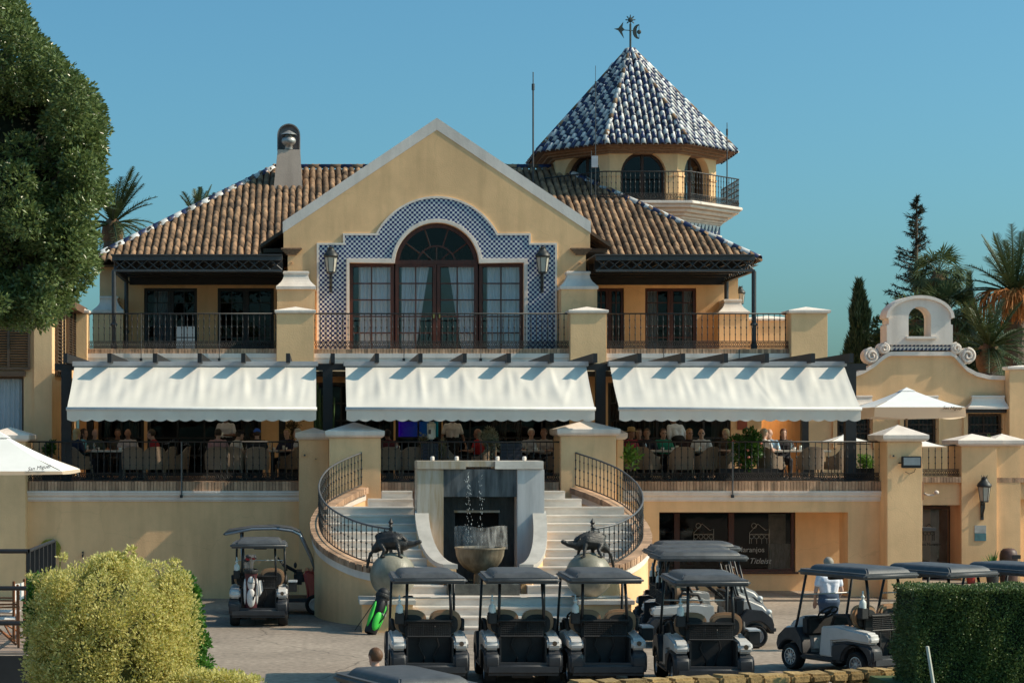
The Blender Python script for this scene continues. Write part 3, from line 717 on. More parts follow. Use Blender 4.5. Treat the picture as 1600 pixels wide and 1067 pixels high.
sl = math.atan2(zp-zs, gc-gx0)
for s in (-1, 1):                                                     # white raking coping
    e = (gc+s*(gc-gx0+.02), zs-.02); n = (s*math.sin(sl)*-.0, 0)
    
    pts = [(e[0], e[1]-.20), (e[0], e[1]+.12), (gc, zp+.10), (gc, zp-.24)]
    MB().prism(pts, 'y', Yg-.012, Yg+.5).build('coping', CORN, club)
for cx in (455.5, 907):                                               # brick corbels
    b = MB()
    for k in range(4):
        w = (.30-.05*k); b.box(X(cx, Yg)-w, X(cx, Yg)+w, Yg-.16+.03*k, Yg+.05, Z(388, Yg)-.05*k-.045, Z(388, Yg)-.05*k)
    b.build('corbel', mat('corbel_brick_%d' % int(cx), (.30, .18, .11), .9, .3, 12, .5, 30), club, bevel=.012)
# tile surround and its white borders
ro = 104*GS
def arcpts(r, a0, a1, n=28): return [(ac[0]+r*math.cos(a0+(a1-a0)*k/n), ac[1]+r*math.sin(a0+(a1-a0)*k/n)) for k in range(n+1)]
def surround(ro, ri, ex, name, m, y0, y1):
    """stepped arch surround between an outer and inner outline"""
    e = ex
    z1, z2 = Z(383, Yg)+e, Z(368, Yg)+e; xa, xb, xc = X(498, Yg)-e, X(539, Yg)-e, X(588, Yg)-e
    a0 = math.asin(min(1, (z2-ac[1])/ro)); mx = lambda x: 2*ac[0]-x
    out = [(mx(xa), UZ-.1), (mx(xa), z1), (mx(xb), z1), (mx(xb), z2)] + arcpts(ro, a0, PI-a0) + [(xb, z2), (xb, z1), (xa, z1), (xa, UZ-.1)]
    return out
inn_x0, inn_x1, inn_z = X(541, Yg), 2*ac[0]-X(541, Yg), Z(404, Yg)
rw = 71.5*GS
ai = math.asin((inn_z-ac[1])/rw)
inner = [(inn_x0, UZ-.1), (inn_x0, inn_z)] + arcpts(rw, PI-ai, ai) + [(inn_x1, inn_z), (inn_x1, UZ-.1)]
o1 = surround(ro, 0, 0, '', None, 0, 0); o2 = surround(ro+.055, 0, .055, '', None, 0, 0)
MB().prism(o1+inner, 'y', Yg-.03, Yg+.02).build('tile_panel', TILEP, club)
MB().prism(o2+[(x, z) for x, z in o1[::-1]], 'y', Yg-.05, Yg+.02).build('outer_border', WHT, club)
inner2 = [(wx0-.003, UZ-.1), (wx0-.003, wzt+.003)] + [(x, z) for x, z in arcpts(ra+.003, PI-.03, .03)] + [(wx1+.003, wzt+.003), (wx1+.003, UZ-.1)]
MB().prism([(x, z) for x, z in inner[::-1]]+inner2, 'y', Yg-.075, Yg+.05).build('inner_border', WHT, club, bevel=.012)
# the big arched window: two side lights, double door, fanlight
yw = Yg+.12
glazed(club, 'window', wx0, X(616, Yg), UZ-.05, wzt, yw, 2, 5, WOODR, GLASS, .10, .035, .09)
glazed(club, 'window', X(749, Yg), wx1, UZ-.05, wzt, yw, 2, 5, WOODR, GLASS, .10, .035, .09)
for (a, c) in ((618, 682), (683, 747)):
    d = glazed(club, 'door', X(a, Yg), X(c, Yg), UZ-.05, wzt, yw-.01, 2, 5, WOODR, GLASS, .10, .035, .1)
    hx = X(678 if a < 650 else 687, Yg); MB().box(hx-.02, hx+.02, yw-.07, yw-.01, 7.3, 7.45).build('handle', mat('brass_%d' % a, (.5, .35, .12), .3, metal=1), d)
fan = MB(); zf = wzt+.001
fan.box(ac[0]-ra, ac[0]+ra, yw-.03, yw+.08, zf-.03, zf+.09)
aa = [PI*k/20 for k in range(21)]
def ringp(r0, r1, y0, y1):
    o = [(ac[0]+r1*math.cos(a), ac[1]+r1*math.sin(a)) for a in aa]; i = [(ac[0]+r0*math.cos(a), ac[1]+r0*math.sin(a)) for a in aa[::-1]]
    fan.prism([(x, max(z, zf)) for x, z in o+i], 'y', y0, y1)
ringp(ra-.12, ra-.003, yw-.02, yw+.09); ringp(.52, .57, yw+.01, yw+.06)
for k in range(1, 5):
    a = PI*k/5; fan.tube([(ac[0]+.55*math.cos(a), yw+.035, ac[1]+.55*math.sin(a)), (ac[0]+(ra-.08)*math.cos(a), yw+.035, ac[1]+(ra-.08)*math.sin(a))], .025, 6)
for k in range(1, 4):
    a = PI*k/4; fan.tube([(ac[0], yw+.035, ac[1]+.03), (ac[0]+.55*math.cos(a), yw+.035, ac[1]+.55*math.sin(a))], .022, 6)
fo = fan.build('fanlight', WOODR, club)
for k in range(5):                                                    # five outer panes, one inner
    a0, a1 = PI*k/5, PI*(k+1)/5; q = [(ac[0]+.55*math.cos(a), yw+.04, ac[1]+.55*math.sin(a)) for a in (a0, (a0+a1)/2, a1)] + [(ac[0]+(ra-.1)*math.cos(a), yw+.04, ac[1]+(ra-.1)*math.sin(a)) for a in (a1, (a0+a1)/2, a0)]
    MB().add(q, [tuple(range(6))]).build('pane', GLASSD, fo)
MB().add([(ac[0]+.54*math.cos(a), yw+.04, ac[1]+.54*math.sin(a)) for a in aa], [tuple(range(21))]).build('pane', GLASSD, fo)
for (a, c, t) in ((561, 582, -.0), (582, 612, 0), (628, 672, -.9), (701, 744, .9), (762, 786, 0), (786, 815, 0)):
    curtain(club, X(a, Yg), X(c, Yg), UZ, wzt, yw+.2, t)
room(club, gx0+.5, gx1-.5, Yg+.36, Yg+2.85, UZ-.05, 10.2, mat('blue_dim_room', (.05, .06, .08), .9, .3, 1))
# side buttresses with bell caps and balcony piers
for i, (a, c) in enumerate(((433, 492), (877, 933))):
    MB().box(X(a, 6.9), X(c, 6.9), 6.9, Yg-.001, UZ, Z(452, 6.9)).build('buttress', YEL2, club)
    cap_flared(MB(), X(a, 6.9), X(c, 6.9), 6.88, Yg-.002+.0, Z(452, 6.9), Z(423, 6.9)).build('bell_cap', WHT, club)
for (a, c, zt_, zb_) in ((146, 192, 462, 489), (1124, 1170, 467, 491)):
    MB().box(X(a, 9.6), X(c, 9.6), 9.6, Yu-.002, UZ, Z(zb_, 9.6)).build('buttress', YEL2, club)
    cap_flared(MB(), X(a, 9.6), X(c, 9.6), 9.58, Yu+.28, Z(zb_, 9.6), Z(zt_, 9.6)).build('bell_cap', WHT, club)
UP = 'piers along the upper balcony'
pier(X(432, 5.85), X(491, 5.85), 5.85, 6.5, Z(490, 5.85), 'upper balcony pier left of the arched window', .12, 5.6, .05, .09, UP)
pier(X(891, 5.85), X(948, 5.85), 5.85, 6.5, Z(490, 5.85), 'upper balcony pier right of the arched window', .12, 5.6, .05, .09, UP)
pier(X(105, 5.85), X(136, 5.85), 5.85, 6.5, Z(490, 5.85), 'upper balcony pier at the far left beside louvred shutters', .12, 5.6, .06, .09, UP)
pier(X(1236, 5.85), X(1293, 5.85), 5.85, 6.6, Z(490, 5.85), 'upper balcony pier at the right end against the sky', .12, 5.6, .08, .09, UP)
# low walls seen beyond the right end of the balcony
lw = MB().box(X(1160, 12), X(1240, 12), 12, 12.3, UZ-.2, Z(502, 12)).build('rear_parapet', YEL2, None); tag(lw, 'low yellow rear parapet seen through the right balcony railing', 'wall')
cpp = cap_pyramid(MB(), X(1160, 12), X(1240, 12), 12, 12.3, Z(502, 12), .1, .06, .08).build('coping', WHT, lw)
# --- main hip roof
EL, ER = Vector((-6.5, 9.7, 9.1)), Vector((13.05, 9.7, 9.1)); RL, RR = Vector((-1.26, 16.8, 12.73)), Vector((8.03, 16.8, 12.73))
BL, BR = Vector((-6.5, 24.0, 9.1)), Vector((13.05, 24.0, 9.1))
MB().add([EL, ER, RR, RL, BL, BR], [(0, 1, 2, 3), (4, 0, 3), (1, 5, 2), (5, 4, 3, 2)]).build('roof_deck', TERRAD, club)
dz = Vector((0, 0, -.12))
MB().add([EL+dz, ER+dz, BR+dz, BL+dz], [(3, 2, 1, 0)]).build('eaves_soffit', WOODB, club)
def barrel(L, r0, r1, th=.018, n=6):
    """one barrel tile, open half-cone with a visible rim; local y runs up the slope"""
    vs = []
    for (y, r) in ((0, r0), (L, r1)):
        for q in (0, th):
            vs += [((r-q)*math.cos(PI*k/n), y, (r-q)*math.sin(PI*k/n)) for k in range(n+1)]
    m = n+1; fs = []
    for k in range(n):
        fs.append((k, k+1, 2*m+k+1, 2*m+k)); fs.append((m+k, k, k+1, m+k+1)[::-1])
    me = MB().add(vs, [f[::-1] for f in fs]); return me
def frame_of(u, v):
    n = u.cross(v).normalized(); return Matrix((u, v, n)).transposed().to_4x4()
BT = barrel(.42, .098, .080)
def tile_plane(o, u, v, width, length, inside, sp, ex, jitter=.012):
    """positions of overlapping barrel tiles on a roof plane"""
    out = []; fr = frame_of(u, v); nx = int(width/sp); ny = int(length/ex)+1; n = u.cross(v).normalized()
    for i in range(nx):
        for j in range(ny):
            uu = (i+.5)*sp; vv = j*ex-.08
            if not inside(uu, vv+.12): continue
            p = o+u*(uu+random.uniform(-jitter, jitter))+v*(vv+random.uniform(-jitter, jitter))+n*(.012+random.uniform(0, .006))
            M = Matrix.Translation(p) @ fr @ Matrix.Rotation(R(random.uniform(-1.5, 1.5)), 4, 'Z') @ Matrix.Rotation(R(2.2), 4, 'X')
            out.append((M, i, j, p))
    return out
def emit_tiles(tiles, base, parent, matf, keep, name='roof_tile'):
    """the tiles that show largest as single parts, the rest joined by material"""
    shared = {}
    tiles = sorted(tiles, key=lambda t: -t[4]); rest = {}
    for q, (M, i, j, p, sc) in enumerate(tiles):
        m = matf(i, j)
        if q < keep:
            if m.name not in shared:
                shared[m.name] = base.mesh(name, True); shared[m.name].materials.append(m)
            o = obj(name, shared[m.name], None, parent); o.matrix_basis = M
        else: rest.setdefault(m.name, MB()).add([M @ Vector(v) for v in base.v], base.f)
    for k, b in rest.items(): tag(b.build('far_roof_tiles', MATS[k], parent, True), kind='stuff')
u = Vector((1, 0, 0)); v = (Vector((0, 7.1, 3.63))).normalized(); Lr = Vector((0, 7.1, 3.63)).length
def in_front(uu, vv):
    t = vv/Lr; 
    return -.02 < t < 1.02 and t*(RL.x-EL.x)-.05 < uu < (ER.x-EL.x)-t*(ER.x-RR.x)+.05
T = tile_plane(EL+Vector((0, -.05, -.02)), u, v, ER.x-EL.x, Lr, in_front, .212, .33)
def score_main(p):
    d = p.y+D0; px = VX+p.x*F/d
    hid = 425 < px < 940 and p.z < 12.9-abs(p.x-gc)*.66
    return -p.y - (1000 if hid else 0)
T = [(M, i, j, p, score_main(p)) for M, i, j, p in T]
emit_tiles(T, BT, club, lambda i, j: TERRA, 300)
for (o, e2, top, s) in ((BL, EL, RL, 1), (ER, BR, RR, 1)):             # end slopes
    u2 = (e2-o).normalized(); mid = (o+e2)/2; v2 = (top-mid); v2 -= u2*v2.dot(u2); L2 = v2.length; v2.normalize(); W = (e2-o).length; tu = (top-o).dot(u2)
    ins = lambda uu, vv, tu=tu, W=W, L2=L2: -.02 < vv/L2 < 1 and tu*vv/L2 < uu < W-(W-tu)*vv/L2
    b = MB()
    for M, i, j, p in tile_plane(o, u2, v2, W, L2, ins, .212, .33): b.add([M @ Vector(q) for q in BT.v], BT.f)
    tag(b.build('end_slope_tiles', TERRA, club, True), kind='stuff')
# blue and white ridge and hip tiles
RT = barrel(.42, .125, .115, .02, 6)
def ridge_run(a, c, parent, mats, ex=.36, base=RT, name='ridge_tile', lift=.05):
    d = c-a; n = max(1, int(d.length/ex)); t = d.normalized(); u_ = t.cross(Vector((0, 0, 1))).normalized(); fr = Matrix((u_, t, u_.cross(t))).transposed().to_4x4()
    sh = {}
    for i in range(n):
        m = mats[i % len(mats)]
        if m.name not in sh: sh[m.name] = base.mesh(name, True); sh[m.name].materials.append(m)
        o = obj(name, sh[m.name], None, parent); o.matrix_basis = Matrix.Translation(a+t*(i*ex)+Vector((0, 0, lift))) @ fr @ Matrix.Rotation(R(1.5), 4, 'X')
ridge_run(EL, RL, club, [TBLUE, TWHITE]); ridge_run(ER, RR, club, [TBLUE, TWHITE]); ridge_run(RL, RR, club, [TBLUE, TERRA])
MB().lathe([(.02, 0), (.05, .05), (.03, .10), (.09, .22), (.06, .34), (0, .42)], RR+Vector((0, 0, .1)), 10).build('finial', TBLUE, club, True)
# gable roof behind the raking wall
for s in (-1, 1):
    zr0 = zp-.12; xe = gc+s*4.98; ze = zr0-.66*4.98; y0, y1 = Yg+.45, 15.5
    MB().add([(gc, y0, zr0), (xe, y0, ze), (xe, y1, ze), (gc, y1, zr0), (gc, y0, zr0-.1), (xe, y0, ze-.1), (xe, y1, ze-.1), (gc, y1, zr0-.1)], [(0, 1, 2, 3), (4, 7, 6, 5), (0, 4, 5, 1), (1, 5, 6, 2)]).build('gable_roof_deck', WOODB, club)
    u3 = Vector((0, -s, 0)); v3 = Vector((-s*4.98, 0, zr0-ze)).normalized(); o3 = Vector((xe, y0+.1 if s < 0 else y1, ze+.02)); 
    b = MB(); o3 = Vector((xe, y1, ze+.02)) if u3.y < 0 else Vector((xe, y0+.1, ze+.02))
    for M, i, j, p in tile_plane(o3, u3, v3, y1-y0-.1, 5.8, lambda a, c: True, .212, .33): b.add([M @ Vector(q) for q in BT.v], BT.f)
    tag(b.build('gable_roof_tiles', TERRA, club, True), kind='stuff')
    # rafter tails under the side eave
    for k in range(8):
        yy = Yg+.7+k*.42; MB().box(min(xe-s*.75, xe-s*.06), max(xe-s*.75, xe-s*.06), yy, yy+.09, ze-.22, ze-.105).xf(Matrix.Identity(4)).build('rafter_tail', WOODB, club)
# ------------------------------------------------------------------ chimney
chm = thing('chimney', 'pinkish tapered chimney with arched hood and metal turbine vent', 'chimney', (X(450, 15.3), 15.3, 11.8))
Yc = 15.2
def fru(b, x0, x1, X0, X1, y0, y1, z0, z1, t=.1):
    return b.add([(x0,y0,z0),(x1,y0,z0),(x1,y1,z0),(x0,y1,z0),(X0,y0+t,z1),(X1,y0+t,z1),(X1,y1-t,z1),(X0,y1-t,z1)], [(3,2,1,0),(4,5,6,7),(0,1,5,4),(1,2,6,5),(2,3,7,6),(3,0,4,7)])
fru(MB(), X(427, Yc), X(473, Yc), X(434, Yc), X(469, Yc), Yc-.1, Yc+.95, Z(300, Yc), Z(234, Yc)).build('stack', PINK, chm)
r_ = (X(469, Yc)-X(433, Yc))/2; cx = (X(469, Yc)+X(433, Yc))/2; za, zb2 = Z(233, Yc), Z(192, Yc)-r_
hood = [(cx+r_, za), (cx+r_, zb2)] + [(cx+r_*math.cos(a), zb2+r_*math.sin(a)) for a in [PI*k/12 for k in range(13)]] + [(cx-r_, zb2), (cx-r_, za)]
ri = r_*.90
inn = [(cx-ri, za), (cx-ri, zb2)] + [(cx-ri*math.cos(a), zb2+ri*math.sin(a)) for a in [PI*k/12 for k in range(13)]] + [(cx+ri, za)]
MB().prism(hood, 'y', Yc+.30, Yc+.9).build('hood_back', mat('sooty_grey', (.22, .20, .20), .9, .3, 6), chm)
MB().prism(hood+inn, 'y', Yc+.16, Yc+.299).build('hood', mat('sooty_render', (.24, .22, .21), .9, .3, 6), chm)
VENT = mat('galvanised_vent', (.42, .40, .38), .45, .3, 12, metal=.6)
vt = MB().lathe([(.13, 0), (.13, .12), (.16, .13), (.22, .2), (.235, .28), (.2, .36), (.12, .4), (.12, .44)], (cx, Yc+.10, za), 18).build('turbine_vent', VENT, chm, True)
MB().lathe([(.25, .46), (.25, .48), (.14, .55), (.0, .62)], (cx, Yc+.10, za), 16).build('vent_hat', VENT, vt)

# ------------------------------------------------------------------ tower
TC = Vector((X(985, 17.4), 17.4, 0))
tow = thing('tower', 'octagonal yellow tower with arched openings and blue and white tiled roof', 'tower', TC)
def octo(ap, rot=0): return [(TC.x+ap/math.cos(PI/8)*math.cos(PI/8+PI/4*k-PI/2+rot), TC.y+ap/math.cos(PI/8)*math.sin(PI/8+PI/4*k-PI/2+rot)) for k in range(8)]
zfl = Z(316, 14.3); zev = Z(226, 14.6); zpk = Z(76, 17.4)
apb = 2.62
MB().prism(octo(2.72), 'z', 8.5, Z(365, 14.8)).build('lower_shaft', YEL2, tow)
# stepped cornice under the balcony and a tile frieze of triangles
b = MB(); zc = Z(365, 14.8)
b.prism(octo(2.80), 'z', zc, zc+.07)
tow_fr = mat('frieze_white', (.62, .62, .62), .4)
b.build('string_course', WHT, tow)
MB().prism(octo(2.74), 'z', zc+.071, zc+.40).build('frieze', tow_fr, tow)
zz = zc+.401
b = MB(); steps = [(2.80, .06), (2.86, .08), (2.98, .10), (3.14, .12), (3.32, .10), (3.42, .10)]
for k, (ap, h) in enumerate(steps): b.prism(octo(ap), 'z', zz+.0005*k, zz+h); zz += h
b.build('balcony_cornice', WHT, tow, bevel=.02)
zfl = zz
for k in range(8):                                                    # blue triangles on the visible faces
    if k in (0, 1, 7):
        o = octo(2.745); a, c = Vector((*o[k-1], 0)), Vector((*o[k], 0))
        d = (c-a); n = 11; tri = MB()
        for i in range(n):
            p0, p1 = a+d*(i+.08)/n, a+d*(i+.92)/n; nn = Vector((d.y, -d.x, 0)).normalized()*.012
            tri.add([p0+nn+Vector((0, 0, zc+.1)), p1+nn+Vector((0, 0, zc+.1)), p1+nn+Vector((0, 0, zc+.38)), p0-nn*.2+Vector((0, 0, zc+.1)), p1-nn*.2+Vector((0, 0, zc+.1)), p1-nn*.2+Vector((0, 0, zc+.38))], [(0, 1, 2), (0, 3, 4, 1), (1, 4, 5, 2), (2, 5, 3, 0)])
        tag(tri.build('frieze_tiles', TBLUE, tow), kind='stuff')
oc = octo(apb); oi = octo(apb-.42)
hw = zev+.12-zfl
for k in range(8):
    a, c = Vector(oc[k-1]), Vector(oc[k]); d = (c-a); W = d.length; t = d/W; nrm = Vector((t.y, -t.x))
    ar = .72; sp_ = hw-1.02; cxx = W/2
    pts = [(0, 0), (cxx-ar, 0), (cxx-ar, sp_)] + [(cxx-ar*math.cos(q), sp_+ar*math.sin(q)) for q in [PI*i/14 for i in range(15)]] + [(cxx+ar, sp_), (cxx+ar, 0), (W, 0), (W, hw), (0, hw)]
    th = .40; n = len(pts)
    def P(p, dd):
        inset = dd*math.tan(PI/8)
        x = p[0]
        if abs(x) < 1e-6: x = inset
        elif abs(x-W) < 1e-6: x = W-inset
        q = a+t*x-nrm*dd; return (q.x, q.y, zfl+p[1])
    MB().add([P(p, 0) for p in pts]+[P(p, th) for p in pts], [tuple(range(n)), tuple(range(n, 2*n))[::-1]]+[((i+1) % n, i, n+i, n+(i+1) % n) for i in range(n)]).build('arched_wall', YEL2, tow)
    # impost band and the timber arched window set back
    if k in (0, 1, 2, 7, 6):
        b = MB()
        for (u0, u1) in ((.02, cxx-ar), (cxx+ar, W-.02)):
            q = [a+t*u0+nrm*.03, a+t*u1+nrm*.03, a+t*u1-nrm*.05, a+t*u0-nrm*.05]
            b.add([(p.x, p.y, zfl+sp_-.08) for p in q]+[(p.x, p.y, zfl+sp_-.02) for p in q], [(3, 2, 1, 0), (4, 5, 6, 7), (0, 1, 5, 4), (1, 2, 6, 5), (2, 3, 7, 6), (3, 0, 4, 7)])
        b.build('impost', YEL2, tow)
        def Q(x, z, dd): q = a+t*x-nrm*dd; return Vector((q.x, q.y, zfl+z))
        fr = MB(); dd = .30
        fr.tube([Q(cxx-ar+.05, 0, dd)]+[Q(cxx-(ar-.05)*math.cos(q), sp_+(ar-.05)*math.sin(q), dd) for q in [PI*i/14 for i in range(15)]]+[Q(cxx+ar-.05, 0, dd)], .055, 5)
        fr.tube([Q(cxx, 0, dd), Q(cxx, sp_+ar-.03, dd)], .06, 5); fr.tube([Q(cxx-ar+.05, .08, dd), Q(cxx+ar-.05, .08, dd)], .06, 5)
        w = fr.build('arched_window', mat('tower_wood_%d' % k, (.05, .025, .016), .5), tow)
        for (x0, x1) in ((cxx-ar+.04, cxx), (cxx, cxx+ar-.04)):
            pp = [Q(x0, 0, dd), Q(x1, 0, dd)]
            for i in range(9):
                x = x1+(x0-x1)*i/8; pp.append(Q(x, sp_+math.sqrt(max(0, (ar-.03)**2-(x-cxx)**2)), dd))
            MB().add(pp, [tuple(range(len(pp)))]).build('pane', GLASSD, w)
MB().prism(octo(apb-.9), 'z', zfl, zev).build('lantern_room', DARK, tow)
# roof
ape = 3.22; oe = octo(ape); zlow = zev-.02
ap_top = Vector((TC.x, TC.y, zpk))
MB().add([(x, y, zlow-.03) for x, y in oe]+[(TC.x, TC.y, zpk-.04)], [(i, (i+1) % 8, 8) for i in range(8)]+[tuple(range(8))[::-1]]).build('roof_deck', mat('roof_mortar', (.20, .12, .08), .9), tow)
b = MB(); 
for k, (ap, h) in enumerate(((apb+.10, .07), (apb+.24, .07), (apb+.38, .07))): b.prism(octo(ap), 'z', zlow-.24+.07*k, zlow-.171+.07*k)
b.build('brick_eaves', mat('eave_brick', (.30, .17, .10), .9, .3, 10, .4, 30), tow)
ST = barrel(.34, .088, .072, .016, 6)
TT = []
for k in range(8):
    a, c = Vector((*oe[k-1], zlow)), Vector((*oe[k], zlow)); u4 = (c-a).normalized(); mid = (a+c)/2; v4 = (ap_top-mid); L4 = v4.length; v4.normalize(); W4 = (c-a).length
    ins = lambda uu, vv, L4=L4, W4=W4: -.2 < vv and vv < L4*.985 and abs(uu-W4/2) < (W4/2)*(1-vv/L4)+.02
    cols_ = 14
    for M, i, j, p in tile_plane(a, u4, v4, W4+.001, L4, ins, W4/cols_, .225, .006):
        vis = {0: 3, 1: 2, 7: 2}.get(k, 0)
        TT.append((M, i, j, p, vis*100-p.z*8-p.y))
emit_tiles(TT, ST, tow, lambda i, j: TWHITE if (j+i) % 2 == 0 else TBLUE, 300)
for k in range(8): ridge_run(Vector((*oe[k], zlow+.02)), ap_top, tow, [TWHITE, TERRA, TWHITE] if k == 7 else [TBLUE, TERRA, TWHITE], .27, barrel(.31, .085, .075, .016, 5), 'hip_tile', .03)
# weather vane
vane = thing('weather_vane', 'iron weather vane with sun, arrowhead and crescent on the tower tip', 'weather vane', (TC.x, TC.y, zpk))
VN = mat('weathered_bronze', (.045, .06, .055), .6, .4, 9)
s_ = (17.4+D0)/F
zz0 = zpk
MB().tube([(TC.x, TC.y, zz0-.1), (TC.x, TC.y, Z(38, 17.4))], .035, 8).build('rod', VN, vane)
b = MB(); c = (TC.x, TC.y, Z(31.5, 17.4)); b.ell(c, .09, .03, .09, 12, 8)
for k in range(8):
    a = 2*PI*k/8; b.tube([(c[0]+.10*math.cos(a), c[1], c[2]+.10*math.sin(a)), (c[0]+.17*math.cos(a), c[1], c[2]+.17*math.sin(a))], [.028, .012], 5)
b.build('sun_disc', VN, vane)
zb_ = Z(48, 17.4)
MB().tube([(TC.x-.3, TC.y, zb_+.02), (TC.x+.2, TC.y, zb_-.02)], .014, 6).build('cross_arm', VN, vane)
q = lambda px, py: (X(px, 17.4), Z(py, 17.4))
MB().prism([q(959.5, 45.5), q(966, 44.5), q(974, 34.5), q(972.5, 43), q(976, 47), q(972, 50), q(975, 60.5), q(966, 48)], 'y', TC.y-.015, TC.y+.015).build('arrowhead', VN, vane)
cr = [q(998.5, 38)]
for i in range(9): a = PI/2+PI*i/8; cr.append(q(998+9.5*math.cos(a), 50-11.5*math.sin(a)))
for i in range(9): a = 3*PI/2-PI*i/8; cr.append(q(999+4.5*math.cos(a), 50-10*math.sin(a)))
b = MB().prism(cr, 'y', TC.y-.015, TC.y+.015); c = q(998.5, 50.5); b.ell((c[0], TC.y, c[1]), .075, .03, .075, 10, 6); b.tube([(c[0], TC.y, c[1]-.22), (c[0], TC.y, c[1]+.22)], .01, 5)
b.build('crescent', VN, vane)
# tower balcony railing
orl = octo(3.3)
railing([(x, y, zfl) for x, y in (orl[5], orl[6], orl[7], orl[0], orl[1], orl[2])], .92, 'iron balcony railing around the tower below its arches', None, .15, .2)
# antennas and camera mast
for (px, y0, y1, Yy, r, lb) in ((833, 113, 268, 15.5, .03, 'tall dark antenna mast left of the tower'), (930.5, 103, 300, 13.2, .014, 'thin antenna mast in front of the tower roof'), (1136, 192, 290, 14.2, .02, 'short antenna mast at the right of the tower')):
    t = thing('antenna', lb, 'antenna', (X(px, Yy), Yy, Z(y1, Yy)), 'antenna masts')
    m_ = (y0*.85+y1*.15)
    MB().tube([(X(px, Yy), Yy, Z(y1, Yy)-.6), (X(px, Yy), Yy, Z(m_, Yy))], r, 6).build('mast', DGREY, t)
    MB().tube([(X(px, Yy), Yy, Z(m_, Yy)), (X(px, Yy), Yy, Z(y0, Yy))], r*.6, 6).build('whip', DGREY, t)
    MB().lathe([(r*1.6, -.1), (r*1.6, .1)], (X(px, Yy), Yy, Z(m_, Yy)), 8).build('joint', DGREY, t)
bx = thing('antenna', 'small white aerial box on a stub beside the tower arch', 'antenna', (X(925, 12.8), 12.8, Z(290, 12.8)), 'antenna masts')
MB().tube([(X(924, 12.8), 12.8, Z(290, 12.8)-.3), (X(924, 12.8), 12.8, Z(236, 12.8))], .012, 6).build('mast', DGREY, bx)
MB().box(X(924, 12.8), X(934, 12.8), 12.75, 12.85, Z(262, 12.8), Z(244, 12.8)).build('aerial_box', mat('aerial_white', (.45, .47, .5), .5), bx)

# ------------------------------------------------------------------ upper metal pergolas
def lattice(b, p0, p1, z0, z1, n, th=.02):
    """X-pattern lattice girder between two chords"""
    p0, p1 = Vector(p0), Vector(p1); d = (p1-p0)/n
    for i in range(n):
        a, c = p0+d*i, p0+d*(i+1)
        b.tube([(a.x, a.y, z0), (c.x, c.y, z1)], th, 4, False); b.tube([(a.x, a.y, z1), (c.x, c.y, z0)], th, 4, False)
def upper_pergola(xo, xi, label):
    t = thing('pergola', label, 'pergola', (xo, 6.3, UZ), 'steel pergolas on the upper balcony')
    s = 1 if xi > xo else -1; y0, y1 = 6.25, 10.35; zt_ = 8.95
    lo_, hi_ = min(xo, xi), max(xo, xi)
    MB().box(lo_-.08, hi_, y0-.10, y1, zt_-.02, zt_+.015).build('roof_sheet', mat('pergola_sheet_' + str(s), (.05, .05, .052), .6), t)
    MB().box(lo_-.05, hi_, y0-.05, y0+.05, 8.80, zt_-.021).box(lo_-.05, hi_, y0-.05, y0+.05, 8.49, 8.55).build('front_girder', DGREY, t)
    b = MB(); lattice(b, (lo_, y0, 0), (hi_, y0, 0), 8.54, 8.81, max(4, int((hi_-lo_)/.30))); b.build('lattice', DGREY, t)
    b = MB().box(xo-.05, xo+.05, y0+.06, y1, 8.82, zt_-.021).box(xo-.05, xo+.05, y0+.06, y1, 8.49, 8.55); lattice(b, (xo, y0+.1, 0), (xo, y1, 0), 8.54, 8.81, 13); b.build('side_girder', DGREY, t)
    for k in range(1, 4):
        yy = y0+(y1-y0)*k/3.6; MB().box(lo_+.06, hi_, yy-.05, yy+.05, 8.62, 8.9).build('purlin', BLK, t)
    for yy in (y0, 9.9): MB().tube([(xo, yy, UZ), (xo, yy, 8.5)], .065, 10).lathe([(.09, 0), (.09, .12), (.065, .15)], (xo, yy, UZ), 10).lathe([(.07, 0), (.1, .03), (.1, .06), (.07, .1)], (xo, yy, UZ+.62), 10).build('post', DGREY, t, 2)
    MB().box(lo_+.06, hi_, y1-.12, y1-.02, 8.44, 8.90).build('rear_girder', BLK, t)
    n = 9
    for k in range(n):
        xx = lo_+(hi_-lo_)*(k+.5)/n; MB().box(xx-.03, xx+.03, y0+.06, y1, 8.70, 8.78).build('batten', BLK, t)
    return t
upper_pergola(X(178, 6.25), gx0-.02, 'dark steel lattice pergola on the left upper balcony')
upper_pergola(X(1178, 6.25), gx1+.02, 'dark steel lattice pergola on the right upper balcony')

# railings of the upper balcony and terrace
RU = 'straight railings of the upper balcony'; RLW = 'straight railings of the lower terrace'
yy = 6.16
railing([(X(137, yy), yy, UZ), (X(431, yy), yy, UZ)], .96, 'upper balcony railing under the left steel pergola', RU, .15)
railing([(X(492, yy), yy, UZ), (X(890, yy), yy, UZ)], .96, 'upper balcony railing in front of the arched window', RU, .15)
railing([(X(949, yy), yy, UZ), (X(1236, yy), yy, UZ)], .96, 'upper balcony railing under the right steel pergola', RU, .15)
railing([(X(41, .05), .05, TZ), (X(466, .05), .05, TZ)], .96, 'lower terrace railing left of the stairs', RLW)
railing([(X(597, -.95), -.95, TZ), (X(875, -.95), -.95, TZ)], .96, 'lower terrace railing behind the fountain', RLW)
railing([(X(975, .05), .05, TZ), (X(1384, .05), .05, TZ)], .96, 'lower terrace railing right of the stairs above the shop', RLW)
railing([(X(1441, Ya+.2), Ya+.2, TZ), (X(1502, Ya+.2), Ya+.2, TZ)], .86, 'short railing between the two right hand piers', RLW)

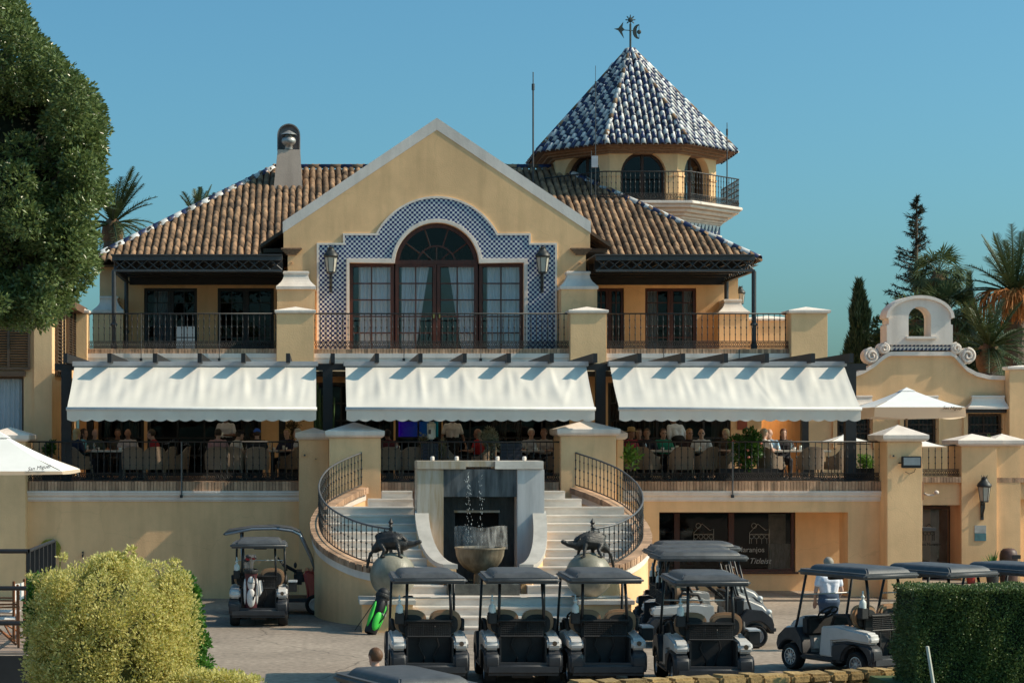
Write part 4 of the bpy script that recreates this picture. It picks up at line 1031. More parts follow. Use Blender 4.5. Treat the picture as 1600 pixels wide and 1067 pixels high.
# ------------------------------------------------------------------ lower pergola and awnings
per = thing('pergola', 'long black timber pergola over the dining terrace', 'pergola', (3.5, 1, TZ))
zb1 = Z(567, -.2)
MB().box(X(86, .3), X(1352, .3), .22, .38, zb1-.16, zb1).build('front_beam', BLK, per)
MB().box(X(83, .3), X(1350, .3), 5.2, 5.36, zb1-.16, zb1-.001).build('rear_beam', BLK, per)
rx = [102, 171, 242, 312, 380, 450, 520, 589, 657, 726, 795, 862, 930, 999, 1067, 1134, 1198, 1270, 1330]
for px in rx:
    x0 = X(px, -.35); MB().prism([(-.38, zb1+.001), (-.38, zb1+.225), (6.0, zb1+.225), (6.0, zb1+.001)], 'x', x0-.05, x0+.05).build('rafter', BLK, per)
MB().box(X(92, .3), X(1340, .3), .42, 5.95, zb1-.022, zb1-.003).build('added_shade_panel', mat_leaf('shade_panel_canvas', (.80, .74, .62), (.80, .74, .62), .9, .6), per)  # unseen cover added to shade the terrace, translucent to pass soft fill light
for (px, Yq, w) in ((104, .3, .12), (512, .3, .12), (938, .3, .12), (1328, .3, .13), (141, 5.28, .09), (441, 5.28, .09), (1257, 5.28, .09), (938, 5.28, .09)):
    MB().box(X(px, Yq)-w, X(px, Yq)+w, Yq-.1, Yq+.1, TZ, zb1-.161).build('post', BLK, per)
MB().box(X(83, .3), X(83, .3)+.02, .1, .7, zb1-.161, zb1-.16).build('end_plate', BLK, per)
AW = 'white canvas awnings over the terrace'
def awning(x0, x1, label, sd):
    t = thing('awning', label, 'awning', ((x0+x1)/2, 0, zb1-.1), AW); rn = random.Random(sd)
    zt_, zb_ = Z(571, .1), Z(637.5, -1.35); y0, y1 = .12, -1.35
    MB().box(x0-.05, x1+.05, .05, .215, zt_-.02, zt_+.10).build('cassette', mat('cassette_grey_%d' % sd, (.45, .45, .46), .5), t, bevel=.01)
    fold = [(rn.uniform(.05, .95), rn.uniform(-.015, .024), rn.uniform(.008, .04), rn.uniform(-.10, .10)) for _ in range(16)]
    rfx = [(X(p, -.35)-x0)/(x1-x0) for p in rx]
    def fn(u, v):
        y = y0+(y1-y0)*v; z = zt_+(zb_-zt_)*v
        s = math.sin(PI*v)
        h = -.055*s*(.7+.3*math.sin(u*7+sd))
        for (c, a, w, sl_) in fold: h += a*s*math.exp(-((u-c-sl_*(v-.5))/w)**2)
        for q_, r in enumerate(rfx): h += (.022+.010*math.sin(q_*2.3+sd))*s*math.exp(-((u-r-.022*math.sin(q_*1.7+sd)*v)/(.006+.016*v))**2)*(1-.35*v)
        h += .006*math.sin(u*60+v*9)*s + .005*math.sin(u*143+2*v)*(1-abs(2*v-1))
        return (x0+(x1-x0)*u, y-h*.55, z+h*.85)
    MB().grid(fn, 150, 16).build('canopy', FABRIC, t, True)
    MB().tube([(x0-.02, y1-.02, zb_-.02), (x1+.02, y1-.02, zb_-.02)], .045, 10).build('front_bar', mat('bar_white_%d' % sd, (.70, .69, .66), .5), t, True)
    nsc = round((x1-x0)/.29)
    def fv(u, v):
        sc = abs(math.sin(u*nsc*PI)); drop = .235+.045*(sc-.5)
        return (x0+(x1-x0)*u, y1-.035+.012*math.sin(u*40+sd)*v+.02*v, zb_-.06-drop*v)
    MB().grid(fv, nsc*8, 3).build('valance', VALAN, t, True)
    for (xx) in (x0+.5, x1-.5):                                       # folding arms
        MB().tube([(xx, .05, zt_-.14), (xx+.35, -.62, (zt_+zb_)/2-.34), (xx, y1+.04, zb_-.05)], .025, 6).build('folding_arm', WHT, t)
    return t
awning(-5.85, .06, 'left canvas awning next to the ficus tree', 1)
awning(.78, 6.67, 'middle canvas awning above the fountain', 2)
awning(7.25, 12.98, 'right canvas awning beside the round topped bell gable', 3)
# ------------------------------------------------------------------ left wing
lw_ = thing('left_wing', 'yellow wing at the left edge with louvred shutters and curtained window', 'building', (-9, 1.5, 0))
Yw = 1.5; LX = X(82, Yw)
MB().box(-14, X(-30, Yw), Yw, Yw+.3, 0, 7.3).box(X(37, Yw), LX, Yw, Yw+.3, 0, 7.3).box(X(-30, Yw), X(37, Yw), Yw+.001, Yw+.3, Z(588, Yw), 7.3).box(X(-30, Yw), X(37, Yw), Yw+.001, Yw+.3, 0, 2.6).build('front_wall', YEL2, lw_)
MB().box(X(54, Yw), LX-.001, Yw-.10, Yw-.001, 0, 7.29).build('pilaster', YEL2, lw_)
MB().box(LX-.3, LX, Yw+.301, 6.6, 0, 7.3).build('side_wall', YEL2, lw_)
MB().box(-14, LX+.3, Yw-.4, 6.6, 7.31, 7.5).build('roof_slab', TERRAD, lw_)
room(lw_, X(-30, Yw), X(37, Yw), Yw+.31, Yw+2.5, 2.6, 6.2, DARKW)
glazed(lw_, 'window', X(-28, Yw), X(37, Yw), 2.6, Z(588, Yw), Yw+.1, 1, 1, WOODB, GLASS, .06)
curtain(lw_, X(-26, Yw), X(35, Yw), 2.6, Z(590, Yw), Yw+.3)
def shutter(parent, M, w, h, n):
    """louvred shutter in its own plane: frame with separate slats; local x across, z up, y out"""
    fr = MB().box(0, .06, -.03, .03, 0, h).box(w-.06, w, -.03, .03, 0, h).box(.061, w-.061, -.029, .029, 0, .07).box(.061, w-.061, -.029, .029, h-.07, h).box(w/2-.03, w/2+.03, -.031, .031, .071, h-.071)
    f = fr.xf(M).build('shutter', WOODB, parent)
    for k in range(n):
        z = .09+(h-.18)*(k+.5)/n
        for (a, c) in ((.062, w/2-.031), (w/2+.031, w-.062)):
            d = .028; MB().add([(a, -d, z-.02), (c, -d, z-.02), (c, d, z+.02), (a, d, z+.02), (a, -d, z-.012), (c, -d, z-.012), (c, d, z+.028), (a, d, z+.028)], [(3, 2, 1, 0), (4, 5, 6, 7), (0, 1, 5, 4), (1, 2, 6, 5), (2, 3, 7, 6), (3, 0, 4, 7)]).xf(M).build('slat', WOODB, f)
shutter(lw_, Matrix.Translation((X(-20, Yw), Yw-.08, Z(578, Yw))), X(48, Yw)-X(-20, Yw), 1.35, 18)
for (y0, y1, z0) in ((1.95, 3.5, 5.5), (4.2, 5.9, 6.0)):
    M = Matrix.Translation((LX+.05, y0, z0)) @ Matrix.Rotation(PI/2, 4, 'Z')
    shutter(lw_, M, y1-y0, 2.0 if z0 < 5.8 else 1.5, 20)
MB().box(X(-30, Yw), X(37, Yw)+.05, Yw-.12, Yw-.001, Z(588, Yw), Z(580, Yw)).build('lintel', WOODB, lw_)

# ------------------------------------------------------------------ right wing with bell gable
rw_ = thing('right_wing', 'yellow annex with curved parapet, scrolls and small bell gable', 'building', (X(1436, 8.4), 8.4, 0))
Yr = 8.4
p = lambda px, py: (X(px, Yr), Z(py, Yr))
top = [p(1300, 592), p(1335, 589), p(1350, 583), p(1365, 574), p(1378, 563), p(1387, 557), p(1392, 556), p(1485, 556), p(1490, 558), p(1498, 567), p(1510, 580), p(1525, 588), p(1545, 593), p(1575, 594), p(1640, 594)]
wins = [(1308, 1360), (1412, 1463), (1512, 1566)]
zlo, zhi = Z(694, Yr), Z(646, Yr)
b = MB(); zsp = zhi+.12
# wall above the lintel as one curved panel, below it piers between the windows
b.prism([(X(1255, Yr), zsp), (X(1255, Yr), Z(592, Yr))]+top+[(X(1640, Yr), zsp)], 'y', Yr, Yr+.3)
cur = X(1255, Yr)
for (a, c) in wins:
    b.box(cur, X(a, Yr), Yr+.001, Yr+.3, 0, zsp); b.box(X(a, Yr), X(c, Yr), Yr+.001, Yr+.3, 0, zlo); b.box(X(a, Yr), X(c, Yr), Yr+.001, Yr+.3, zhi, zsp); cur = X(c, Yr)
b.box(cur, X(1640, Yr), Yr+.001, Yr+.3, 0, zsp)
b.build('front_wall', YEL2, rw_)
cp = MB(); n = len(top)
up_ = [(x, z+.12) for x, z in top]
cp.prism(top+up_[::-1], 'y', Yr-.08, Yr+.34).build('parapet_coping', WHT, rw_)
MB().box(X(1255, Yr), X(1262, Yr), Yr+.301, 14, 0, 5.4).build('side_wall', YEL2, rw_)
room(rw_, X(1300, Yr), X(1600, Yr), Yr+.31, Yr+3, 2.5, zsp, DARK)
for (a, c) in wins:
    w = glazed(rw_, 'window', X(a, Yr), X(c, Yr), zlo, zhi, Yr+.1, 2, 3, WOODB, GLASSD, .07, .04, .08)
    curtain(rw_, X(a+3, Yr), X(c-3, Yr), zlo, zhi, Yr+.3, 0, mat('net_curtain_%d' % a, (.30, .30, .31), .9))
    gr = MB()
    for k in range(8): xx = X(a, Yr)+(X(c, Yr)-X(a, Yr))*(k+.5)/8; gr.tube([(xx, Yr-.05, zlo), (xx, Yr-.05, zhi)], .008, 4)
    for zz_ in (zlo+.1, (zlo+zhi)/2): gr.tube([(X(a, Yr), Yr-.05, zz_), (X(c, Yr), Yr-.05, zz_)], .008, 4)
    gr.build('grille', IRON, rw_)
    MB().box(X(a-5, Yr), X(c+7, Yr), Yr-.2, Yr-.002, zhi+.02, zhi+.17).build('window_crest', BLK, rw_)
    cap_flared(MB(), X(a-3, Yr), X(c+6, Yr), Yr-.32, Yr-.003, Z(636, Yr)-.06, Z(618, Yr), .13, .04).build('window_hood', WHT, rw_)
    for xx in (X(a-4, Yr), X(c+6, Yr)): MB().box(xx-.06, xx+.06, Yr-.06, Yr-.002, zlo-.1, zhi).build('window_pilaster', YEL2, rw_)
# tile band
m_ = mat_checker('band_tile', (.60, .60, .60), (.03, .04, .22), .13)
MB().box(*[X(1391, Yr), X(1486, Yr)], Yr-.06, Yr+.2, Z(553, Yr)+.1, Z(539, Yr)).build('tile_band', WHT, rw_)
tri = MB()
for r in range(2):
    for k in range(15):
        x0, x1 = X(1393+k*6.1, Yr), X(1398.4+k*6.1, Yr); z0, z1 = Z(551.5-r*6, Yr)+.07, Z(546.5-r*6, Yr)+.07
        tri.add([(x0, Yr-.07, z0), (x1, Yr-.07, z0), (x1, Yr-.07, z1), (x0, Yr-.055, z0), (x1, Yr-.055, z0), (x1, Yr-.055, z1)], [(0, 1, 2), (0, 3, 4, 1), (1, 4, 5, 2), (2, 5, 3, 0)])
tag(tri.build('band_tiles', TBLUE, rw_), kind='stuff')
# bell gable with arched opening
bz0, bz1, bz2 = Z(539, Yr), Z(508, Yr), Z(497, Yr); bx0, bx1 = X(1384, Yr), X(1487, Yr); bc = X(1435.5, Yr)
rc = (bx1-bx0)/2+.03; hgt = Z(462, Yr)-bz2
archo = [(bc+rc*math.cos(a), bz2+hgt*math.sin(a)) for a in [PI*k/20 for k in range(21)]]
orr = X(1453, Yr)-bc; oz0, ozs = Z(526, Yr), Z(497, Yr)
hole = [(bc, oz0), (bc+orr, oz0), (bc+orr, ozs)] + [(bc+orr*math.cos(a), ozs+orr*math.sin(a)) for a in [PI*k/12 for k in range(13)]] + [(bc-orr, ozs), (bc-orr, oz0), (bc, oz0)]
out_ = [(bc, bz0), (bx1, bz0), (bx1, bz1), (bx1-.06, bz1+.02), (bx1-.06, bz2-.04), (bx1+.02, bz2)] + archo[1:-1] + [(bx0-.02, bz2), (bx0+.06, bz2-.04), (bx0+.06, bz1+.02), (bx0, bz1), (bx0, bz0), (bc, bz0)]
MB().prism(out_+hole[::-1], 'y', Yr-.1, Yr+.55).build('bell_gable', WHT, rw_)
arci = [(bc+(rc-.09)*math.cos(a), bz2+(hgt-.09)*math.sin(a)) for a in [PI*k/20 for k in range(21)]]
MB().prism(archo+arci[::-1], 'y', Yr-.17, Yr-.101).build('arch_moulding', WHT, rw_)
MB().box(X(1414, Yr), X(1461, Yr), Yr-.2, Yr+.1, oz0-.07, oz0-.001).build('bell_sill', WHT, rw_)
def spiral(b, c, r, s, turns=1.9, th=.05):
    pts = []; rs = []
    for k in range(40):
        t = k/39; a = s*(t*turns*2*PI)+(PI/2); rr = r*(1-.82*t); pts.append((c[0]+rr*math.cos(a), Yr-.06-.06*t, c[1]+rr*math.sin(a))); rs.append(th*(1-.4*t))
    b.tube(pts, rs, 6); b.tube([(c[0], Yr-.02, c[1]), (c[0], Yr+.3, c[1])], r+.02, 20); return b
for (px, py, r, s) in ((1361, 556, 11.5, 1), (1380.5, 544.5, 8, -1), (1511, 556, 11.5, -1), (1493.5, 544.5, 8, 1)):
    spiral(MB(), p(px, py), r*(Yr+D0)/F, s).build('scroll', WHT, rw_, 2)
pier(X(1577, Yr-.4), X(1625, Yr-.4), Yr-.4, Yr-.05, Z(578, Yr-.4), 'tall yellow corner pier at the far right beside the bell gable', .05, 0, .06, .09)
# lower right part: wall, door and low brick rims below the annex
an = thing('annex_wall', 'yellow wall with dark glass door between two right hand piers', 'wall', (X(1470, Ya), Ya+.9, 0))
Yd = Ya+.9
MB().box(X(1400, Yd), X(1502, Yd)+.3, Ya+.1, Ya+.4, Z(789, Ya), TZ-.16).build('lintel_wall', YEL2, an)
MB().box(X(1489, Yd), X(1512, Yd), Yd, Yd+.3, 0, Z(789, Ya)).box(X(1380, Yd), X(1430, Yd), Yd, Yd+.3, 0, 2.7).build('jamb', YEL, an)
glazed(an, 'door', X(1432, Yd), X(1489, Yd), .06, Z(791, Yd), Yd+.05, 1, 1, WOODB, GLASS, .08, .03, .08)
room(an, X(1432, Yd), X(1489, Yd), Yd+.14, Yd+3, 0, 2.6, mat('dim_green_room', (.42, .45, .42), .8, .4, 2))
bricks(an, X(1436, Ya), X(1502, Ya), Ya, Ya+.4, TZ-.155, TZ, .08)
MB().box(X(1558, Ya), X(1640, Ya), Ya+.45, Ya+.8, 0, TZ-.16).build('rear_wall', YEL2, an)
MB().box(X(1558, Ya), X(1640, Ya), Ya+.2, Ya+.44, Z(780, Ya), TZ-.16).build('lintel_wall', YEL2, an)
bricks(an, X(1558, Ya)+.02, X(1640, Ya), Ya+.1, Ya+.5, TZ-.155, TZ-.02, .08)
e = MB(); c = Vector((X(1452, Yd), Yd+.03, Z(833, Yd))); s = .0165
P2 = lambda x, y: (c.x+x*s, c.y, c.z-y*s)
e.tube([P2(-10, 12), P2(-10, -6), P2(0, -16), P2(9, -8), P2(9, 12)], .008, 4)
for q in range(3): e.tube([P2(-6+q*6+3*math.cos(a), 0+3*math.sin(a)) for a in [2*PI*k/8 for k in range(9)]], .006, 4); e.tube([P2(-6+q*6, 3), P2(-6+q*6, 12)], .005, 4)
INKB = mat('black_film', (.01, .01, .01), .6)
e.build('emblem', INKB, an); text_mesh('Los Naranjos', .11, INKB, an, (X(1455, Yd), Yd+.03, Z(852, Yd)))

# ------------------------------------------------------------------ wall lanterns
LGL = mat('lantern_glass', (.50, .47, .40), .35, .1, 4)
LIR = mat('lantern_iron', (.03, .033, .033), .5, .3, 8)
def lantern(loc, s, label, stand=False):
    """wall lantern: bracket, tapered glass body, dome and spiked crown; loc is the foot of the bracket on the wall"""
    t = thing('wall_lantern', label, 'lantern', loc, 'lanterns on the building'); x, y, z = loc; yo = y-.26*s
    b = MB()
    if not stand:
        b.box(x-.05*s, x+.05*s, y-.05*s, y, z, z+.62*s)
        b.tube([(x, y-.03*s, z+.1*s), (x, y-.12*s, z+.22*s), (x, yo, z+.42*s), (x, yo, z+.60*s)], .028*s, 6)
        b.tube([(x, y-.03*s, z+.55*s), (x, yo+.02*s, z+.5*s)], .02*s, 6)
    else:
        yo = y; b.lathe([(.09*s, 0), (.05*s, .1*s), (.04*s, .6*s)], (x, y, z), 8)
    b.build('bracket', LIR, t)
    zb_ = z+.62*s
    MB().lathe([(.0, 0), (.12*s, 0), (.135*s, .03*s), (.205*s, .50*s)], (x, yo, zb_), 6).build('glass', LGL, t)
    f = MB()
    for k in range(6):
        a = 2*PI*k/6; f.tube([(x+.137*s*math.cos(a), yo+.137*s*math.sin(a), zb_), (x+.21*s*math.cos(a), yo+.21*s*math.sin(a), zb_+.5*s)], .012*s, 4)
    f.lathe([(.15*s, -.01*s), (.15*s, .03*s)], (x, yo, zb_), 6)
    f.build('frame', LIR, t)
    MB().lathe([(.22*s, .5*s), (.25*s, .54*s), (.235*s, .60*s), (.18*s, .66*s), (.12*s, .73*s), (.10*s, .78*s), (.115*s, .80*s), (.06*s, .84*s), (0, .86*s)], (x, yo, zb_), 12).build('dome', LIR, t, 2)
    c = MB()
    for k in range(6):
        a = 2*PI*k/6; c.add([(x+.08*s*math.cos(a-.3), yo+.08*s*math.sin(a-.3), zb_+.79*s), (x+.08*s*math.cos(a+.3), yo+.08*s*math.sin(a+.3), zb_+.79*s), (x+.12*s*math.cos(a), yo+.12*s*math.sin(a), zb_+.92*s), (x+.05*s*math.cos(a), yo+.05*s*math.sin(a), zb_+.8*s)], [(0, 1, 2), (1, 3, 2), (3, 0, 2), (0, 3, 1)])
    c.build('crown', LIR, t)
    return t
lantern((X(517, Yg), Yg-.03, Z(457, Yg)), .86, 'wall lantern on the tiles left of the arched window')
lantern((X(846.5, Yg), Yg-.03, Z(457, Yg)), .86, 'wall lantern on the tiles right of the arched window')
lantern((X(1534, Ya), Ya, Z(812, Ya)), .80, 'large black wall lantern above the plaques on the right pier')
lantern((X(1157, 11.5), 11.5, Z(495, 11.5)), .62, 'small greenish lantern behind the right bell capped buttress', True)

# ------------------------------------------------------------------ small wall fittings
fl = thing('floodlight', 'black floodlight fixed to the tall right pier', 'floodlight', (X(1423, -.7), -.7, Z(722, -.7)))
MB().box(X(1408, -.7), X(1438, -.7), -.80, -.68, Z(731, -.7), Z(712.5, -.7)).build('housing', BLK, fl, bevel=.015)
MB().box(X(1410, -.7), X(1436, -.7), -.806, -.801, Z(726.5, -.7), Z(714.5, -.7)).build('lens', mat('floodlight_lens', (.25, .28, .30), .2), fl)
MB().tube([(X(1405, -.65), -.62, Z(723, -.65)), (X(1409, -.7), -.72, Z(723, -.7))], .02, 6).build('bracket', BLK, fl)
MB().tube([(X(1432, -.7), -.62, Z(732, -.7)), (X(1430, -.7), -.63, Z(737, -.7)), (X(1423, -.7), -.63, Z(740, -.7)), (X(1416, -.7), -.61, Z(737, -.7))], .007, 5).build('cable', BLK, fl)
for (py, c, lb) in ((826.5, (.42, .42, .40), 'grey stone plaque under the right lantern'), (838.8, (.09, .20, .22), 'teal plaque below the grey stone plaque')):
    o = MB().box(X(1522.5, Ya), X(1540.5, Ya), Ya-.02, Ya-.001, Z(py+6, Ya), Z(py-6, Ya)).build('plaque', mat('plaque_%d' % int(py), c, .4, .2, 6)); tag(o, lb, 'plaque', 'plaques on the right pier')
o = MB()
for k in range(3): o.tube([(X(1528+k*3, Ya), Ya-.022, Z(841-k*.5, Ya)), (X(1528+k*3, Ya), Ya-.022, Z(836.5+k*.5, Ya))], .012, 4)
tag(MB().box(X(1155.5, Yl-.3), X(1171, Yl-.3), Yl-.03, Yl-.005, Z(671, Yl), Z(657, Yl)).build('notice_board', mat('orange_red_notice', (.36, .09, .045), .6, .2, 6)), 'small orange red notice on the terrace back wall', 'notice')
cc = thing('security_camera', 'white security camera on a bent arm beside the right pier', 'security camera', (X(1447, Ya), Ya, Z(770, Ya)))
MB().tube([(X(1446, Ya), Ya+.1, Z(771, Ya)), (X(1446, Ya), Ya-.15, Z(773, Ya)), (X(1457, Ya), Ya-.15, Z(773, Ya))], .025, 6).build('arm', WHT, cc); MB().ell((X(1460, Ya), Ya-.18, Z(769, Ya)), .07, .07, .06, 10, 7).build('dome', WHT, cc, True)
for (px, py, w, Yq, lb) in ((476, 711, 4.5, -.42, 'small wall socket on the narrow left stair pier'), (493.5, 717, 2.6, -.42, 'tiny round fitting on the narrow left stair pier'), (1395.5, 712, 4.5, -.6, 'small wall socket left of the floodlight'), (455.5, 411, 1.8, Yg, 'tiny fitting below the left gable corbel'), (906, 411, 1.8, Yg, 'tiny fitting below the right gable corbel')):
    x, z, h = X(px, Yq), Z(py, Yq), w*(Yq+D0)/F
    t = thing('wall_socket', lb, 'socket', (x, Yq, z), 'small fittings on the walls')
    MB().box(x-h, x+h, Yq-.03, Yq-.001, z-h*.6, z+h*.6).build('plate', YEL, t, bevel=.006); MB().box(x-h*.3, x+h*.3, Yq-.036, Yq-.031, z-h*.3, z+h*.3).build('cover', DGREY, t)
# wall hose coil
hs = thing('hose_coil', 'coiled yellow green garden hose hung on the left wall', 'hose', (X(78, -.1), -.05, Z(857, -.1)))
HOSE = mat('hose_rubber', (.28, .25, .03), .5, .25, 14)
rn = random.Random(5); pts = []
for k in range(150):
    t = k/149; a = t*2*PI*7; r = .25-.10*((t*3.1) % 1)+rn.uniform(-.004, .004); pts.append((X(78, -.1)+r*math.cos(a), -.06-.05*((t*2.3) % 1), Z(857, -.1)+r*.92*math.sin(a)))
MB().tube(pts, .016, 6).build('coil', HOSE, hs, True)
MB().tube([(X(90, -.1), -.08, Z(860, -.1)), (X(94, -.1), -.08, Z(870, -.1)), (X(93, -.1), -.08, Z(900, -.1))], .016, 6).build('loose_end', HOSE, hs, True)
MB().box(X(75, -.1), X(81, -.1), -.14, 0, Z(851, -.1), Z(847, -.1)).build('hook', IRON, hs)
tp = thing('wall_tap', 'small dark tap on the left terrace wall above the bush', 'tap', (X(130, 0), 0, Z(867, 0)))
MB().tube([(X(130, 0), .01, Z(866, 0)), (X(130, 0), -.10, Z(866, 0)), (X(130, 0), -.11, Z(870, 0))], .02, 6).build('pipe', IRON, tp); MB().box(X(128.5, 0), X(131.5, 0), -.09, -.06, Z(864, 0), Z(861, 0)).build('handle', IRON, tp)
# thin stay rods clamped to the railings
for (px, Yq, y0, y1, lb) in ((284, -.06, 690, 776, 'thin dark rod clamped to the left terrace railing'), (1143.5, -.06, 690, 776, 'thin dark rod clamped to the right terrace railing'), (221, 6.05, 490, 563, 'thin rod hanging from the left upper railing by the first door'), (343, 6.05, 490, 563, 'thin rod hanging from the left upper railing by the second door'), (631, 6.05, 545, 563, 'thin rod below the middle upper railing on the left'), (751, 6.05, 545, 563, 'thin rod below the middle upper railing on the right'), (1036, 6.05, 545, 563, 'thin rod below the right upper railing near its middle'), (1154, 6.05, 545, 563, 'thin rod below the right upper railing near the steel posts')):
    t = thing('stay_rod', lb, 'rod', (X(px, Yq), Yq, Z(y1, Yq)), 'thin rods on the railings')
    MB().tube([(X(px, Yq), Yq-.09, Z(y1, Yq)), (X(px, Yq), Yq-.09, Z(y0, Yq))], .02 if y1 > 600 else .012, 6).build('rod', DGREY if y1 < 600 else RAILG, t)
    MB().box(X(px, Yq)-.04, X(px, Yq)+.03, Yq-.12, Yq-.05, Z(y1, Yq)-.02, Z(y1, Yq)+.05).build('clamp', BLK, t)

# ------------------------------------------------------------------ parasols
def parasol(x, y, zr, half, rise, label, foot, pole_to=None, val=.16, letter=None, rot=0, twist=0):
    t = thing('parasol', label, 'parasol', (x, y, foot), 'cream parasols')
    b = MB(); n = 8; N_ = 12
    cr = [(half*sx, half*sy) for sx, sy in ((-1, -1), (1, -1), (1, 1), (-1, 1))]
    M = Matrix.Translation((x, y, 0)) @ Matrix.Rotation(rot, 4, 'Z')
    c = MB()
    for k in range(4):
        a, d = Vector((*cr[k], 0)), Vector((*cr[(k+1) % 4], 0))
        def fn(u, v):
            e = a+(d-a)*u; r = .10+.90*v
            sag = -.05*math.sin(PI*u)*v*half - .10*math.sin(PI*v)*rise*.6
            return tuple(M @ Vector((e.x*r, e.y*r, zr+rise*(1-r)+sag+(.05*half*math.sin(PI*u)*v*.9))))
        c.grid(fn, 10, 8)
    c.build('canopy', PARA, t, True)
    v_ = MB()
    for k in range(4):
        a, d = Vector((*cr[k], 0)), Vector((*cr[(k+1) % 4], 0))
        v_.grid(lambda u, v: tuple(M @ Vector((*(a+(d-a)*u).xy*(1+.012*v), zr-val*v*(1+.25*math.sin(PI*u))))), 12, 2)
    v_.build('valance', mat_leaf('parasol_valance_%s' % label[:8], (.88, .70, .52), (.88, .70, .52), .9, .5), t, True)
    vt_ = MB()
    for k in range(4):
        a, d = Vector((*cr[k], 0))*.16, Vector((*cr[(k+1) % 4], 0))*.16
        vt_.add([tuple(M @ Vector((a.x, a.y, zr+rise*.86))), tuple(M @ Vector((d.x, d.y, zr+rise*.86))), tuple(M @ Vector((0, 0, zr+rise*1.06)))], [(0, 1, 2)])
    vt_.build('vent_cap', PARA, t)
    MB().tube([(x, y, foot), (x, y, zr+rise*.9)], .03, 8).build('pole', mat('parasol_pole_%s' % label[:8], (.30, .22, .14), .5), t)
    MB().box(x-.3, x+.3, y-.3, y+.3, foot, foot+.08).build('base', DGREY, t)
    for k in range(4):
        q = M @ Vector((cr[k][0]*.97, cr[k][1]*.97, zr+.01)); MB().tube([(x, y, zr+rise*.8), tuple(q)], .012, 5).build('rib', mat('rib_wood_%s%d' % (label[:6], k), (.30, .22, .14)), t)
    if letter:
        a, d = Vector((*cr[0], 0)), Vector((*cr[1], 0)); w = M @ Vector((cr[1][0]*.70, cr[1][1]*1.012, zr+letter[1]))
        text_mesh(letter[0], letter[2], INKB, t, None, matrix=Matrix.Translation(w) @ Matrix.Rotation(rot, 4, 'Z') @ Matrix.Rotation(letter[3], 4, 'Y') @ Matrix.Rotation(R(90)+letter[4], 4, 'X'), shear=.3, ext=.003)
    return t
parasol(X(1416.5, 3), 3, Z(637, 3), 1.15, .50, 'open cream parasol beside the bell gable annex', TZ, val=.24, letter=('San Miguel', -.06, .11, R(3), 0))
parasol(-5.25, -15.5, Z(736, -15.5)+.02, 1.22, .62, 'large near white parasol cut off by the left edge', .86, val=.05, letter=('San Miguel', .03, .085, R(-8), R(-18)))
parasol(X(1320, 5.3), 5.3, Z(690, 5.3), .56, .2, 'small cream parasol behind the rightmost pergola post', TZ-1.4, val=.03)
parasol(X(1440, 4.4), 4.4, Z(697, 4.4), .5, .16, 'small cream parasol top peeping beside the tall right pier', TZ-1.4, val=.03)

# ------------------------------------------------------------------ litter bin, pots
bn = thing('litter_bin', 'brown domed litter bin at the right edge', 'bin', (X(1576, 4.6), 4.6, .04))
BIN = mat('bin_plastic', (.10, .055, .045), .5, .2, 6)
s = (4.6+D0)/F; rb = 13.5*s; hb = Z(858, 4.6)
MB().lathe([(rb*.92, 0), (rb, .1), (rb, hb*.6), (rb*1.02, hb*.62), (rb*1.02, hb*.78), (rb*.9, hb*.9), (rb*.6, hb*.98), (0, hb)], (X(1576, 4.6), 4.6, .04), 20).build('drum', BIN, bn, 2)
MB().box(X(1577, 4.6), X(1590, 4.6), 4.6-rb*1.05, 4.6-rb*.6, Z(872, 4.6), Z(866, 4.6)).build('flap', BLK, bn)
def leaf_rosette(b, c, n, L, w, rn, up=(.3, 1.2), droop=.5):
    """rosette of long narrow leaves"""
    for k in range(n):
        a = rn.uniform(0, 2*PI); e = rn.uniform(*up); l = L*rn.uniform(.7, 1.1); pts = []
        for i in range(5):
            t = i/4; r = l*t*math.cos(e); z = l*t*math.sin(e)-droop*l*t*t*math.cos(e); ww = w*(1-t)*(.6+1.4*t*(1-t)+.3)
            ca, sa = math.cos(a), math.sin(a); pts += [(c[0]+r*ca-ww*sa, c[1]+r*sa+ww*ca, c[2]+z), (c[0]+r*ca+ww*sa, c[1]+r*sa-ww*ca, c[2]+z)]
        b.add(pts, [(2*i, 2*i+1, 2*i+3, 2*i+2) for i in range(4)])
    return b
GRN = mat_leaf('agave_leaf', (.05, .13, .02), (.16, .26, .06))
def potted(px, Yq, zf, ptop, pw, label, leafh, potm, n=40, w=.025, lm=None, group='potted plants'):
    x = X(px, Yq); s = (Yq+D0)/F; t = thing('potted_plant', label, 'potted plant', (x, Yq, zf), group)
    r = pw*s/2; h = ptop
    MB().lathe([(r*.7, 0), (r*.95, h*.9), (r, h*.9), (r, h), (r*.85, h), (r*.8, h*.9), (0, h*.88)], (x, Yq, zf), 14).build('pot', potm, t, 2)
    tag(leaf_rosette(MB(), (x, Yq, zf+h*.9), n, leafh, w, random.Random(int(px)), (.5, 1.4), .35).build('leaves', lm or GRN, t), kind='stuff')
    return t
DPOT = mat('dark_pot', (.05, .05, .05), .6); RPOT = mat('red_pot', (.35, .04, .03), .5)
potted(1551, 4.4, .04, .42, 24, 'green rosette plant in dark pot beside the litter bin', .6, DPOT, 46, .035)
potted(1517, 4.4, .04, .36, 17, 'red pot standing by the annex door', .25, RPOT, 10, .02)
potted(1553, 6.0, TZ+.3, .3, 20, 'spiky yucca above the right hand piers', .75, DPOT, 34, .03)
